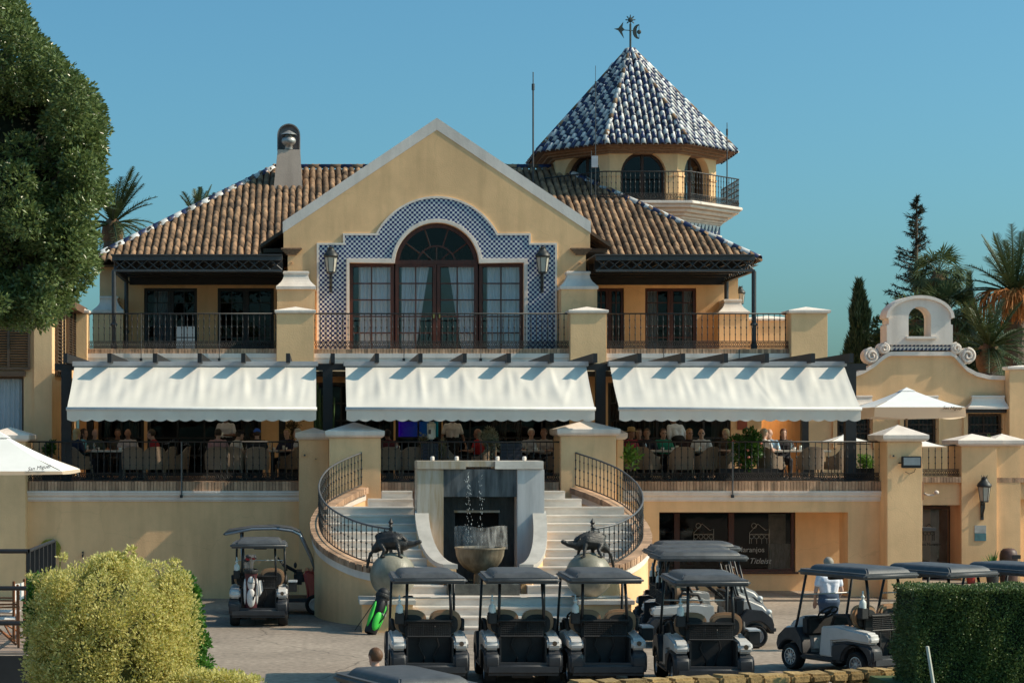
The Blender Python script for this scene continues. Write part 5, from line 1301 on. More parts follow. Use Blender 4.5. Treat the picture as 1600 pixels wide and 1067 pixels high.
# ------------------------------------------------------------------ golf carts
CWHITE = mat('cart_white_plastic', (.64, .61, .58), .42, .06, 2.5, spec=.4, coat=.1, c2=(.48, .45, .42), detail=10)
CBLACK = mat('cart_black_plastic', (.020, .019, .019), .6, .5, 4, .15, 60, detail=9)
CGREY = mat('cart_dark_grey_plastic', (.035, .036, .04), .5, .25, 6, .1, 60)
CROOF = mat('cart_roof', (.070, .072, .076), .48, .3, 5, .1, 50)
CTAN = mat('cart_tan_vinyl', (.36, .21, .115), .5, .15, 6, .1, 40)
TYRE = mat('tyre_rubber', (.015, .015, .015), .85, .3, 12, .3, 60)
RIMM = mat('wheel_silver', (.45, .45, .46), .35, .15, 8, metal=.7)
BOTT = mat('sand_bottle', (.62, .64, .60), .4, .1, 6)
SILV = mat('lid_silver', (.55, .56, .58), .35, .1, 6, metal=.3)
def rb(x0, x1, y0, y1, z0, z1): return MB().box(x0, x1, y0, y1, z0, z1)
def make_wheel(parent, x, y, r=.225, w=.2):
    s = 1 if x > 0 else -1
    M = Matrix.Translation((x, y, r)) @ Matrix.Rotation(PI/2*s, 4, 'Y')
    h = w/2; R0 = r*.60
    ty = MB().lathe([(R0, -h*.8), (r*.86, -h), (r*.97, -h*.72), (r, -h*.3), (r, h*.3), (r*.97, h*.72), (r*.86, h), (R0, h*.8), (R0, -h*.8)], n=28).xf(M).build('wheel', TYRE, parent, 2)
    rm = MB().lathe([(R0, -h*.5), (R0+.006, h*.82), (R0*.93, h*.84), (R0*.88, h*.45), (0, h*.35)], n=24)
    for k in range(10):
        a = 2*PI*k/10; rm.add([(.03*math.cos(a+.6), .03*math.sin(a+.6), h*.62), (R0*.92*math.cos(a+.08), R0*.92*math.sin(a+.08), h*.68), (R0*.92*math.cos(a-.08), R0*.92*math.sin(a-.08), h*.68), (.03*math.cos(a-.6), .03*math.sin(a-.6), h*.62), (.05*math.cos(a), .05*math.sin(a), h*.3), (R0*.9*math.cos(a), R0*.9*math.sin(a), h*.3)], [(0, 3, 2, 1), (0, 1, 5, 4), (3, 4, 5, 2)])
    rm.lathe([(.05, h*.3), (.05, h*.75), (0, h*.8)], n=12)
    rm.xf(M).build('rim', RIMM, ty, 2)
    return ty
def make_cart(name='golf_cart'):
    t = thing(name, 'x', 'golf cart', (0, 0, 0), 'golf carts')
    wr, wf = -.76, .83
    for (x, y) in ((-.5, wr), (.5, wr), (-.5, wf), (.5, wf)): make_wheel(t, x, y)
    rb(-.42, .42, -.12, .72, .24, .31).build('floor', CGREY, t, bevel=.02)
    rb(-.62, .62, -.28, .55, .22, .30).build('sill', CGREY, t, bevel=.03)
    # rear fenders with wheel arches
    for s in (-1, 1):
        arch = [(wr+.30*math.cos(a), .225+.30*math.sin(a)) for a in [PI*k/12 for k in range(13)]]
        pr = [(-.20, .24), (-.20, .54), (-.55, .60), (-1.06, .585), (-1.17, .52), (-1.19, .36), (-1.14, .25)] + arch[::-1]
        MB().prism(pr, 'x', s*.36, s*.615).build('rear_fender', CGREY, t, 2, bevel=.05, seg=3)
        pw = [(-.12, .545), (.02, .80), (-.30, .84), (-.70, .80), (-1.06, .77), (-1.13, .70), (-1.10, .59), (-.56, .605)]
        MB().prism(pw, 'x', s*.375, s*.60).build('rear_cowl', CWHITE, t, 2, bevel=.035, seg=3)
        ps = [(-.22, .31), (.10, .31), (.04, .80), (-.13, .80), (-.205, .56)]
        MB().prism(ps, 'x', s*.40, s*.595).build('side_panel', CWHITE, t, 2, bevel=.02)
        # arm rests
        MB().tube([(s*.55, -.62, .86), (s*.56, -.55, 1.02), (s*.56, -.25, 1.0), (s*.55, -.18, .84)], .03, 8).build('arm_rest', CBLACK, t, True)
    rb(-.60, .60, -1.20, -1.02, .20, .40).build('rear_bumper', CGREY, t, 2, bevel=.055, seg=3)
    # bag well
    b = MB().box(-.37, .37, -.76, -.72, .3, 1.04).box(-.37, -.34, -1.10, -.761, .3, .78).box(.34, .37, -1.10, -.761, .3, .78).box(-.339, .339, -1.10, -.761, .3, .34)
    b.build('bag_well', CBLACK, t, bevel=.008)
    rb(-.39, .39, -.86, -.71, 1.0, 1.05).build('bag_rack_bar', CBLACK, t, bevel=.02)
    net = MB()
    for k in range(8):
        net.tube([(-.33, -.885, .80+k*.031), (.33, -.885, .80+k*.031)], .004, 4)
    for k in range(20): net.tube([(-.33+k*.0347, -.885, .80), (-.33+k*.0347, -.88, 1.02)], .004, 4)
    net.tube([(-.34, -.89, .79), (.34, -.89, .79)], .016, 6); net.tube([(-.34, -.88, 1.03), (.34, -.88, 1.03)], .012, 6)
    net.build('sweater_basket', CBLACK, t)
    for s in (-1, 1): MB().tube([(s*.08, -.82, 1.06), (s*.10, -.86, .85), (s*.16, -.80, .65), (s*.07, -.85, .45), (s*.09, -.80, .36)], .014, 6).build('bag_strap', BLK, t, True)
    # seats
    rb(-.50, .50, -.66, -.08, .32, .70).build('seat_box', CBLACK, t, bevel=.02)
    for s in (-1, 1):
        x0, x1 = (s*.02, s*.53) if s > 0 else (-.53, -.02)
        rb(x0, x1, -.62, -.05, .70, .81).build('seat_cushion', CTAN, t, 2, bevel=.045, seg=3)
        xm = (x0+x1)/2; w = (x1-x0)/2
        out = [(xm+w*math.copysign(abs(math.cos(a))**.7, math.cos(a)), 1.00+.19*math.copysign(abs(math.sin(a))**.75, math.sin(a))) for a in [2*PI*k/20 for k in range(20)]]
        MB().prism(out, 'y', -.66, -.55).build('seat_back', CTAN, t, 2, bevel=.03, seg=2)
        out2 = [(xm+(x-xm)*.78, .965+(z-1.0)*.80) for x, z in out]; MB().prism(out2, 'y', -.70, -.661).build('seat_shell', CBLACK, t, 2, bevel=.012)
    # front end
    fr = [(.50, .31), (.50, .62), (.60, .90), (.72, .93), (1.02, .80), (1.18, .62), (1.21, .45), (1.14, .34)]
    MB().prism([(y, z) for y, z in fr], 'x', -.40, .40).build('front_cowl', CWHITE, t, 2, bevel=.06, seg=3)
    for s in (-1, 1):
        arch = [(wf+.285*math.cos(a), .225+.285*math.sin(a)) for a in [PI*k/10 for k in range(11)]]
        pf = [(.49, .3), (.52, .58), (.70, .80), (.95, .74), (1.14, .58), (1.17, .42), (1.13, .28)] + arch[::-1][::-1][0:0]
        pf = [(.49, .30), (.52, .56), (.66, .73), (.95, .70), (1.13, .56), (1.17, .42), (1.13, .30)] + [a_ for a_ in arch if a_[1] > .3]
        MB().prism(pf, 'x', s*.401, s*.60).build('front_fender', CGREY if True else CWHITE, t, 2, bevel=.03)
        MB().ell((s*.33, 1.12, .66), .09, .06, .05, 10, 6).build('headlight', mat('headlight_%d' % s, (.6, .62, .62), .15), t, True)
    rb(-.46, .46, 1.08, 1.24, .26, .40).build('front_bumper', CGREY, t, bevel=.04)
    rb(-.52, .52, .44, .62, .60, .92).build('dashboard', CBLACK, t, bevel=.04)
    # steering
    M = Matrix.Translation((-.27, .24, 1.0)) @ Matrix.Rotation(R(-38), 4, 'X')
    sw = MB().tube([(.17*math.cos(a), .17*math.sin(a), 0) for a in [2*PI*k/20 for k in range(21)]], .016, 6)
    for a in (0, PI*.5, PI, PI*1.5): sw.tube([(0, 0, -.02), (.165*math.cos(a), .165*math.sin(a), 0)], .014, 5)
    sw.ell((0, 0, -.01), .06, .06, .03, 10, 6)
    swo = sw.xf(M).build('steering_wheel', CBLACK, t, True)
    MB().tube([(-.27, .25, .98), (-.27, .56, .72)], .025, 8).build('steering_column', CBLACK, swo)
    # roof, struts, windscreen
    b = MB(); o = [(-.58, -1.0), (.58, -1.0), (.60, -.94), (.57, .62), (.50, .72), (-.50, .72), (-.57, .62), (-.60, -.94)]
    b.prism(o, 'z', 1.62, 1.715)
    b.build('roof', CROOF, t, 2, bevel=.035, seg=3)
    rp = MB(); lv = [(1.70, 1.0), (1.755, .95), (1.79, .86), (1.80, .70)]; hull = [(-.47, -.93), (.47, -.93), (.46, .45), (.36, .60), (-.36, .60), (-.46, .45)]
    vs = [(x*k, -.15+(y+.15)*k, z) for z, k in lv for x, y in hull]; m = len(hull)
    rp.add(vs, [(i*m+j, i*m+(j+1) % m, (i+1)*m+(j+1) % m, (i+1)*m+j) for i in range(3) for j in range(m)]+[tuple(3*m+j for j in range(m))]).build('roof_crown', CROOF, t, 2, bevel=.02)
    rb(-.15, .15, .30, .40, 1.53, 1.62).build('roof_console', CBLACK, t, bevel=.015)
    for s in (-1, 1):
        MB().tube([(s*.36, -.80, .95), (s*.345, -.80, 1.35), (s*.335, -.74, 1.63)], .024, 8).build('rear_strut', BLK, t, True)
        MB().tube([(s*.53, .80, .55), (s*.53, .68, .90), (s*.51, .50, 1.64)], .022, 8).build('front_strut', BLK, t, True)
    MB().grid(lambda u, v: (-.50+u, .70-.10*v, .88+.40*v), 1, 1).build('windscreen', CLEAR, t)
    MB().tube([(-.50, .60, 1.28), (.50, .60, 1.28)], .012, 6).build('windscreen_edge', mat('edge_strip', (.62, .64, .64), .4), t)
    # sand bottle in its holder on the left rear
    hd = rb(-.53, -.39, -.86, -.74, .98, 1.16).build('bottle_holder', CBLACK, t, bevel=.01)
    MB().lathe([(.05, 0), (.058, .03), (.058, .13), (.05, .165), (.022, .19), (.024, .22), (.03, .225), (.03, .25), (.012, .26), (.014, .33), (.0, .335)], (-.46, -.80, 1.10), 12).build('sand_bottle', BOTT, t, True)
    bd = MB().lathe([(.038, 0), (.038, .01), (0, .01)], n=16).xf(Matrix.Translation((.49, -1.128, .70)) @ Matrix.Rotation(R(90), 4, 'X'))
    bd.build('badge', mat('badge_bronze', (.10, .065, .04), .4, .4, 40), t)
    MB().tube([(-.42, wr, .2), (.42, wr, .2)], .04, 8).box(-.16, .16, -.95, -.60, .14, .26).build('rear_axle', BLK, t)
    return t
base = make_cart()
def side_lettering(t):
    for k, s in enumerate(('LOS', 'NARANJOS')):
        text_mesh(s, .07, mat('cart_letter_grey_%d' % k, (.16, .17, .17), .6), t, None, matrix=Matrix.Translation((-.598, -.28, .70-.075*k)) @ Matrix.Rotation(-PI/2, 4, 'Z') @ Matrix.Rotation(PI/2, 4, 'X') @ Matrix.Scale(1, 4), ext=.001)
side_lettering(base)
def cool_box(t):
    o = rb(.615, .79, -.72, -.36, .70, .90).build('cool_box', CBLACK, t, bevel=.012); rb(.605, .80, -.73, -.35, .901, .93).build('lid', SILV, o, bevel=.008); return o
carts = []
def cart(x, y, rz, label, box=False, first=[True]):
    if first[0]: c = base; first[0] = False; c.location = (x, y, gz(x, y)); c.rotation_euler = (0, 0, rz); c['label'] = label
    else: c = dup(base, (x, y, gz(x, y)), rz, label)
    if box:
        o = rb(.615, .79, -.72, -.36, .70, .90).build('cool_box', CBLACK, None, bevel=.012); o.parent = c
        l = rb(.605, .80, -.73, -.35, .901, .93).build('lid', SILV, None, bevel=.008); l.parent = o
    carts.append(c); return c
cart(1.80, -16.4, R(1), 'parked golf cart first from the left in the near row, seen from behind')
cart(3.28, -16.35, R(0), 'parked golf cart second in the near row, before the fountain steps')
cart(4.58, -16.35, R(1), 'parked golf cart third in the near row with a cool box, below the right boar', True)
cart(6.17, -16.9, R(-1), 'parked golf cart fourth in the near row with a cool box, before the shop window', True)
cart(8.95, -15.4, R(27), 'parked golf cart turned left beside the woman in white')
cart(10.38, -15.05, R(28), 'golf cart with only its roof showing over the hedge, left of the two')
cart(11.85, -14.7, R(28), 'golf cart with only its roof showing over the hedge, at the right edge')
cart(-1.14, -6.3, R(0), 'golf cart by the left wall carrying a white and maroon golf bag', True)
cart(7.40, -11.0, R(-90), 'nearest of the three golf carts parked sideways before the shop')
cart(7.55, -9.4, R(-90), 'middle of the three golf carts parked sideways before the shop')
cart(7.95, -7.8, R(-90), 'farthest of the three golf carts parked sideways before the shop')
cart(1.02, -24.6, R(25), 'nearest golf cart at the bottom edge with its roof in close view')

# the red cart with a long curved roof
rc = thing('golf_cart', 'red golf cart with long curved roof parked behind the stair wall', 'golf cart', (0, 0, 0), 'golf carts')
RED = mat('red_paint', (.32, .015, .015), .3, .1, 4, coat=.4)
for (x, y) in ((-.5, -.8), (.5, -.8), (-.5, .9), (.5, .9)): make_wheel(rc, x, y, .23)
rb(-.56, .56, -.9, .75, .28, .36).build('floor', CGREY, rc, bevel=.02)
MB().prism([(.72, .30), (.70, .55), (.62, .95), (.78, 1.0), (1.02, .85), (1.25, .62), (1.28, .42), (1.2, .32)], 'x', -.55, .55).build('front_cowl', RED, rc, 2, bevel=.05, seg=3)
rb(-.5, .5, .42, .66, .66, .95).build('dashboard', CBLACK, rc, bevel=.06)
rb(-.54, .54, -1.0, -.45, .36, .62).build('rear_body', CGREY, rc, bevel=.05)
rb(-.5, .5, -.55, -.02, .45, .72).build('seat_base', CGREY, rc, bevel=.03); rb(-.5, .5, -.56, -.02, .721, .84).build('seat_cushion', mat('grey_vinyl', (.30, .28, .26), .5), rc, 2, bevel=.04)
rb(-.5, .5, -.72, -.57, .80, 1.25).build('seat_back', MATS['grey_vinyl'], rc, 2, bevel=.05)
rfp = [(-1.15, 1.78), (-1.05, 1.86), (-.5, 1.94), (.0, 1.96), (.35, 1.92), (.55, 1.84), (.52, 1.79), (.30, 1.86), (.0, 1.90), (-.5, 1.88), (-1.1, 1.76)]
MB().prism(rfp, 'x', -.56, .56).build('roof', CROOF, rc, 2)
LGREY = mat('silver_tube', (.28, .30, .33), .35, .1, 6, metal=.6)
for s in (-1, 1):
    MB().tube([(s*.55, -1.1, 1.78), (s*.55, -.5, 1.90), (s*.55, .0, 1.91), (s*.55, .38, 1.86), (s*.55, .55, 1.78), (s*.54, .80, 1.25), (s*.52, .92, .92)], .03, 8).build('roof_rail', LGREY, rc, True)
    MB().tube([(s*.48, -.70, .66), (s*.48, -.75, 1.84)], .025, 8).build('rear_strut', LGREY, rc, True)
MB().grid(lambda u, v: (-.52+1.04*u, .93-.38*v, .95+.82*v), 1, 1).build('windscreen', CLEAR, rc)
M = Matrix.Translation((-.25, .16, 1.08)) @ Matrix.Rotation(R(-55), 4, 'X')
sw = MB().tube([(.17*math.cos(a), .17*math.sin(a), 0) for a in [2*PI*k/20 for k in range(21)]], .018, 6)
for a in (0, PI*.5, PI, PI*1.5): sw.tube([(0, 0, 0), (.165*math.cos(a), .165*math.sin(a), 0)], .014, 5)
so = sw.xf(M).build('steering_wheel', CBLACK, rc, True); MB().tube([(-.25, .17, 1.07), (-.25, .55, .86)], .04, 8).build('steering_column', CBLACK, so)
MB().ell((-.1, .45, 1.06), .07, .04, .07, 10, 6).build('dash_pod', CGREY, rc, True)
rc.location = (-.86, -4.0, 0); rc.rotation_euler = (0, 0, R(-90))

# ------------------------------------------------------------------ golf bags
def golf_bag(name, label, mats, M, letters=None):
    t = thing(name, label, 'golf bag', (0, 0, 0)); A, Bm, Cm = mats
    L = .80
    MB().lathe([(.11, 0), (.125, .02), (.13, .1), (.12, .4), (.125, .7), (.135, .78), (.14, .80), (.12, .80), (.1, .74), (0, .7)], n=18).build('body', A, t, 2)
    MB().ell((0, -.13, .26), .09, .05, .2, 10, 8).build('lower_pocket', Bm, t, True)
    MB().ell((0, -.12, .56), .075, .035, .15, 10, 8).build('upper_pocket', Cm, t, True)
    for s in (-1, 1): MB().ell((s*.12, -.03, .38), .035, .07, .28, 8, 8).build('side_pocket', Bm, t, True)
    MB().lathe([(.142, .76), (.15, .78), (.15, .82), (.142, .84)], n=18).build('rim', CBLACK, t)
    MB().tube([(.06, -.13, .72), (.1, -.2, .55), (.08, -.2, .35), (.03, -.15, .2)], .016, 6).build('strap', CBLACK, t, True)
    return t
MARO = mat('maroon_nylon', (.07, .015, .02), .6, .2, 12); BWHT = mat('white_nylon', (.62, .60, .58), .6, .1, 12); BBLK = mat('black_nylon', (.012, .012, .014), .6, .2, 12)
gb = golf_bag('golf_bag', 'white and maroon golf bag strapped on the left golf cart', (MARO, BWHT, BWHT), None)
SH = mat('steel_shaft', (.35, .35, .36), .3, metal=.8)
rn = random.Random(9)
for k in range(9):
    a = rn.uniform(0, 2*PI); r = rn.uniform(.02, .09); x, y = r*math.cos(a), r*math.sin(a); h = rn.uniform(.98, 1.14)
    cl = MB().tube([(x, y, .6), (x*1.5, y*1.4, h)], .008, 5).build('club', SH, gb)
    if k < 5: MB().ell((x*1.5+.03*(1 if x > 0 else -1), y*1.4, h+.02), .06, .045, .04, 10, 7).build('head_cover', mat('red_cover_%d' % k, (.28, .02, .025) if k % 2 else (.03, .03, .035), .6), cl, True)
    else: MB().box(x*1.5-.01, x*1.5+.05, y*1.4-.01, y*1.4+.01, h-.01, h+.05).build('club_head', SH, cl)
text_mesh('Titleist', .055, BBLK, gb, (0, -.16, .56), shear=.3); 
tw = MB().grid(lambda u, v: (.14+.08*u+.03*v, -.10-.02*math.sin(u*6), .62-.34*v*(1-.4*u)), 6, 6).build('towel', BWHT, gb, True)
gb.location = (-1.30, -7.32, .36); gb.rotation_euler = (R(4), 0, R(3))
GGR = mat('neon_green_nylon', (.05, .55, .06), .55, .12, 10)
g2 = golf_bag('golf_bag', 'black and neon green golf bag standing by the stair pedestal', (BBLK, GGR, BBLK), None)
MB().ell((0, .01, .86), .13, .13, .12, 12, 8).build('hood', BBLK, g2, True)
for s in (-1, 1): MB().tube([(s*.07, .10, .72), (s*.16, .42, .02)], .009, 5).build('stand_leg', GGR if s > 0 else BBLK, g2)
text_mesh('PING', .07, BWHT, g2, (.075, -.13, .42))
g2.location = (X(578, -8.95), -8.95, .02); g2.rotation_euler = (R(-8), R(24), R(20))
# ------------------------------------------------------------------ bodies: swept capsules fused into one continuous surface
def caps(b, p0, p1, r0, r1, n=10):
    p0, p1 = Vector(p0), Vector(p1); d = p1-p0; L = d.length; t = d/L if L > 1e-6 else Vector((0, 0, 1))
    pts = []; rs = []
    for k in range(5): a = PI/2*(1-k/4); pts.append(p0-t*r0*math.sin(a)); rs.append(max(.001, r0*math.cos(a)))
    for k in range(1, 5): a = PI/2*k/4; pts.append(p1+t*r1*math.sin(a)); rs.append(max(.001, r1*math.cos(a)))
    pts.insert(5, p1); rs.insert(5, r1)
    b.tube(pts, rs, n); return b
def fuse(b, vox, smooth=2):
    """voxel-remesh the collected closed shapes into one skin"""
    me = b.mesh('tmp'); o = bpy.data.objects.new('tmp', me)
    m = o.modifiers.new('r', 'REMESH'); m.mode = 'VOXEL'; m.voxel_size = vox; m.use_smooth_shade = True
    if smooth: s = o.modifiers.new('s', 'SMOOTH'); s.iterations = smooth; s.factor = .5
    out = bake(o)
    bpy.data.objects.remove(o); bpy.data.meshes.remove(me)
    out.polygons.foreach_set('use_smooth', [True]*len(out.polygons)); out.materials.clear(); return out
CMATS = {}
def cloth(c, rough=.85):
    k = tuple(round(x, 3) for x in c)
    if k not in CMATS: CMATS[k] = mat('cloth_%d' % len(CMATS), c, rough, .12, 12, .2, 60)
    return CMATS[k]
SK = {'fair': mat('skin_fair', (.52, .31, .23), .55, .08, 12), 'tan': mat('skin_tan', (.40, .20, .13), .55, .08, 12), 'brown': mat('skin_brown', (.22, .11, .07), .55, .08, 12)}
def hand(b, w, f, side, s=1.0):
    """palm with four curled fingers of unequal length and a thumb; w wrist, f forward direction"""
    w, f = Vector(w), Vector(f).normalized(); up = Vector((0, 0, 1)); lat = f.cross(up)
    lat = lat.normalized() if lat.length > .1 else Vector((1, 0, 0)); nrm = lat.cross(f).normalized()
    for k, o in enumerate((-.028, -.009, .010, .028)):
        base_ = w+f*.085*s+lat*o*s; l = (.062, .075, .07, .052)[k]*s
        caps(b, w+f*.02+lat*o*.7, base_, .016, .013, 6)
        m_ = base_+f*l*.55-nrm*.012; caps(b, base_, m_, .0105, .0095, 6); caps(b, m_, m_+f*l*.35-nrm*l*.35, .0095, .008, 6)
    th = w+f*.03+lat*side*.03; caps(b, th, th+f*.035+lat*side*.03, .013, .011, 6); caps(b, th+f*.035+lat*side*.03, th+f*.07+lat*side*.032-nrm*.01, .011, .009, 6)
def person(label, loc, rz, skin='fair', hair=(.05, .03, .02), style='short', shirt=(.6, .6, .6), legs=(.03, .03, .04), sit=True, lean=0, arms=None, hat=None, sleeve=.5, turn=0, skirt=False, glasses=False, vox=.016, group='people on the terrace', extra=None):
    """local frame: faces +y, feet (or chair seat) at origin"""
    t = thing('person', label, 'person', (0, 0, 0), group)
    B = MB(); S = MB(); Tm = MB()
    hz = .52 if sit else .93
    ln = Matrix.Translation((0, 0, hz)) @ Matrix.Rotation(-lean, 4, 'X') @ Matrix.Translation((0, 0, -hz))
    T_ = lambda x, y, z: ln @ Vector((x, y, z))
    ch = hz+.38; sh = hz+.47; nk = hz+.53; hc = hz+.665
    sw = .18
    # torso
    for (B_, e) in ((B, 0), (S, .016)):
        caps(B_, T_(-.065, 0, hz+.03), T_(.065, 0, hz+.03), .11+e, .11+e); caps(B_, T_(-.045, 0, hz+.12), T_(-.08, .0, ch-.08), .098+e, .10+e); caps(B_, T_(.045, 0, hz+.12), T_(.08, .0, ch-.08), .098+e, .10+e)
        caps(B_, T_(-.085, 0, ch-.02), T_(.085, 0, ch-.02), .10+e, .10+e)
        caps(B_, T_(-sw+.02, 0, sh-.03), T_(sw-.02, 0, sh-.03), .052+e, .052+e); caps(B_, T_(-.06, 0, sh+.0), T_(.06, 0, sh+.0), .05+e*.8, .05+e*.8); caps(B_, T_(0, 0, sh-.03), T_(0, 0, sh+.01), .085+e*.7, .06+e*.6)
    caps(B, T_(0, -.005, sh), T_(0, .015, nk+.05), .058, .055)
    # head
    hd = ln @ Vector((0, .03, hc)); HM = Matrix.Translation(hd) @ Matrix.Rotation(turn, 4, 'Z') @ Matrix.Rotation(-lean*.3, 4, 'X')
    Hh = MB(); Hh.ell((0, -.005, .02), .078, .098, .10, 14, 10); Hh.ell((0, .02, -.045), .058, .07, .075, 12, 8); Hh.ell((0, .095, -.012), .014, .02, .024, 8, 6); Hh.ell((0, .075, -.095), .025, .022, .02, 8, 6)
    for s in (-1, 1): Hh.ell((s*.082, -.005, -.005), .012, .022, .032, 8, 6); Hh.ell((s*.035, .072, .028), .028, .014, .01, 8, 6)
    Hh.ell((0, .088, -.055), .026, .012, .009, 8, 6)
    B.add([HM @ Vector(v) for v in Hh.v], Hh.f)
    # arms
    if arms is None: arms = [((-.27, .06, .22), (-.17, .33, .24)), ((.27, .06, .22), (.17, .33, .24))] if sit else [((-.24, -.02, .20), (-.22, .08, -.06)), ((.24, -.02, .20), (.22, .08, -.06))]
    for s, (el, wr_) in zip((-1, 1), arms):
        sp, ep, wp = T_(s*sw, 0, sh-.02), T_(el[0], el[1], hz+el[2]), T_(wr_[0], wr_[1], hz+wr_[2])
        caps(B, sp, ep, .048, .038); caps(B, ep, wp, .037, .026); hand(B, wp, wp-ep, -s)
        e2 = sp+(ep-sp)*min(1, sleeve*1.0/1.0 if sleeve < 1 else 1); caps(S, sp, e2, .062, .058)
        if sleeve > 1: caps(S, ep, ep+(wp-ep)*min(1, sleeve-1), .054, .044)
    # legs
    for s in (-1, 1):
        if sit: hp, kp, ap_ = Vector((s*.09, .02, .50)), Vector((s*.11, .44, .50)), Vector((s*.11, .42, .09))
        else: hp, kp, ap_ = Vector((s*.09, 0, .92)), Vector((s*.10, .02, .50)), Vector((s*.10, -.01, .09))
        caps(B, hp, kp, .085, .055); caps(B, kp, ap_, .053, .036); caps(B, ap_+Vector((0, -.02, -.05)), ap_+Vector((0, .15, -.055)), .035, .03)
        if not skirt: caps(Tm, hp, kp, .105, .072); caps(Tm, kp, ap_+Vector((0, 0, .03)), .07, .055)
    caps(Tm, (-.07, 0, hz-.02), (.07, 0, hz-.02), .138, .138); caps(Tm, (-.06, 0, hz+.08), (.06, 0, hz+.08), .13, .13)
    if skirt: caps(Tm, (0, 0, .92), (0, 0, .55), .16, .17)
    body = obj('body', fuse(B, vox), SK[skin], t)
    if extra: S2 = S
    obj('shirt', fuse(S, vox), cloth(shirt), t)
    obj('trousers' if not skirt else 'skirt', fuse(Tm, vox*1.3), cloth(legs), t)
    sh_ = MB()
    for s in (-1, 1):
        ap_ = Vector((s*.11, .42, .09)) if sit else Vector((s*.10, -.01, .09)); caps(sh_, ap_+Vector((0, -.03, -.048)), ap_+Vector((0, .17, -.05)), .045, .04)
    sh_.build('shoes', cloth((.04, .035, .03)), t, True)
    for s in (-1, 1): MB().ell(tuple(HM @ Vector((s*.033, .080, .010))), .008, .007, .005, 8, 5).build('eye', BLK, t, True)
    MB().ell(tuple(HM @ Vector((0, .096, -.056))), .022, .006, .004, 8, 4).build('mouth', cloth((.25, .08, .07)), t, True)
    if glasses: MB().add([tuple(HM @ Vector(v)) for v in [(-.058, .088, .022), (.058, .088, .022), (.052, .093, -.004), (-.052, .093, -.004)]], [(0, 1, 2, 3)]).build('sunglasses', BLK, t)
    if style != 'bald':
        h = MB(); h.ell((0, -.014, .032), .09, .108, .104, 22, 16)
        if style == 'long': h.ell((0, -.05, -.09), .088, .06, .14, 16, 10)
        if style == 'bun': h.ell((0, -.12, .05), .04, .04, .04, 10, 8)
        keep = []
        for f in h.f:
            c = sum((Vector(h.v[i]) for i in f), Vector())/len(f)
            if c.y > .035 and c.z < .085 and not (style == 'long' and abs(c.x) > .075): continue
            if style != 'long' and c.z < -.045: continue
            if abs(c.x) > .055 and c.y > -.01 and c.z < .03 and style != 'long': continue
            keep.append(f)
        h.f = keep
        jr = random.Random(hash(label) % 997)
        h.v = [tuple(HM @ (Vector(v)*(1+jr.uniform(-.015, .03)))) for v in h.v]
        h.build('hair', cloth(hair, .6), t, True)
    if hat == 'straw':
        MB().lathe([(.17, .055), (.175, .062), (.10, .075), (.097, .15), (.06, .175), (0, .17)], n=20).xf(HM).build('straw_hat', cloth((.42, .27, .12)), t, True)
    elif hat:
        c_ = MB().ell((0, -.008, .045), .096, .112, .10, 18, 12); c_.f = [f for f in c_.f if sum(c_.v[i][2] for i in f)/len(f) > .045]
        c_.grid(lambda u, v: ((u-.5)*.15*(1-.3*v), .09+.085*v, .055+.01*math.cos((u-.5)*3)-.015*v), 6, 3)
        c_.xf(HM).build('cap', cloth(hat), t, True)
    if extra:
        if extra == 'pad': MB().box(-.06, .06, -.01, .01, -.08, .08).xf(Matrix.Translation((.02, .36, hz+.22)) @ Matrix.Rotation(R(60), 4, 'X')).build('note_pad', cloth((.7, .7, .68)), t)
    t.location = loc; t.rotation_euler = (0, 0, rz)
    return t

# ------------------------------------------------------------------ wicker chairs and tables
WICK = mat('tan_wicker', (.30, .225, .165), .8, .25, 30, .6, 90, stretch=(1, 1, 3))
LEGM = mat('chair_leg_wood', (.28, .22, .16), .6)
def make_chair():
    t = thing('wicker_chair', 'x', 'chair', (0, 0, 0), 'wicker chairs on the terrace')
    b = MB(); n = 24
    def prof(u):
        a = -PI*.94+PI*.88*2*u*.5*1.0
        return a
    vs = []; 
    for k in range(n+1):
        a = R(-190)+R(200)*k/n                                         # sweep from right arm round the back (-y) to left arm
        ca, sa = math.cos(a), math.sin(a); rx_, ry_ = .30, .29
        x, y = rx_*math.copysign(abs(ca)**.6, ca), -.02+ry_*math.copysign(abs(sa)**.6, sa)
        back = max(0, -sa); top = .60+.24*back**1.6
        for (dr, z) in ((0, .27), (.01, .45), (.035*back+.01, top), (.035*back-.035, top), (-.045, .45), (-.045, .27)):
            l = math.hypot(x, y+.02) or 1; vs.append((x+x/l*dr, y+(y+.02)/l*dr, z))
    m = 6; fs = [(i*m+j, (i+1)*m+j, (i+1)*m+(j+1) % m, i*m+(j+1) % m) for i in range(n) for j in range(m)] + [tuple(range(m)), tuple(n*m+j for j in range(m))[::-1]]
    b.add(vs, fs).build('shell', WICK, t, 2)
    MB().box(-.26, .26, -.24, .28, .27, .41).build('seat', WICK, t, 2, bevel=.03)
    MB().box(-.24, .24, -.22, .26, .411, .47).build('cushion', cloth((.45, .40, .33)), t, 2, bevel=.025)
    for x, y in ((-.24, -.22), (.24, -.22), (-.25, .24), (.25, .24)): MB().tube([(x, y, .28), (x*1.12, y*1.12, 0)], [.02, .013], 8).build('leg', LEGM, t)
    return t
ch0 = make_chair(); fst = [True]
def chair(px, Y, rz, label):
    loc = (X(px, Y), Y, TZ)
    if fst[0]: fst[0] = False; c = ch0; c.location = loc; c.rotation_euler = (0, 0, rz); c['label'] = label
    else: c = dup(ch0, loc, rz, label)
    return c
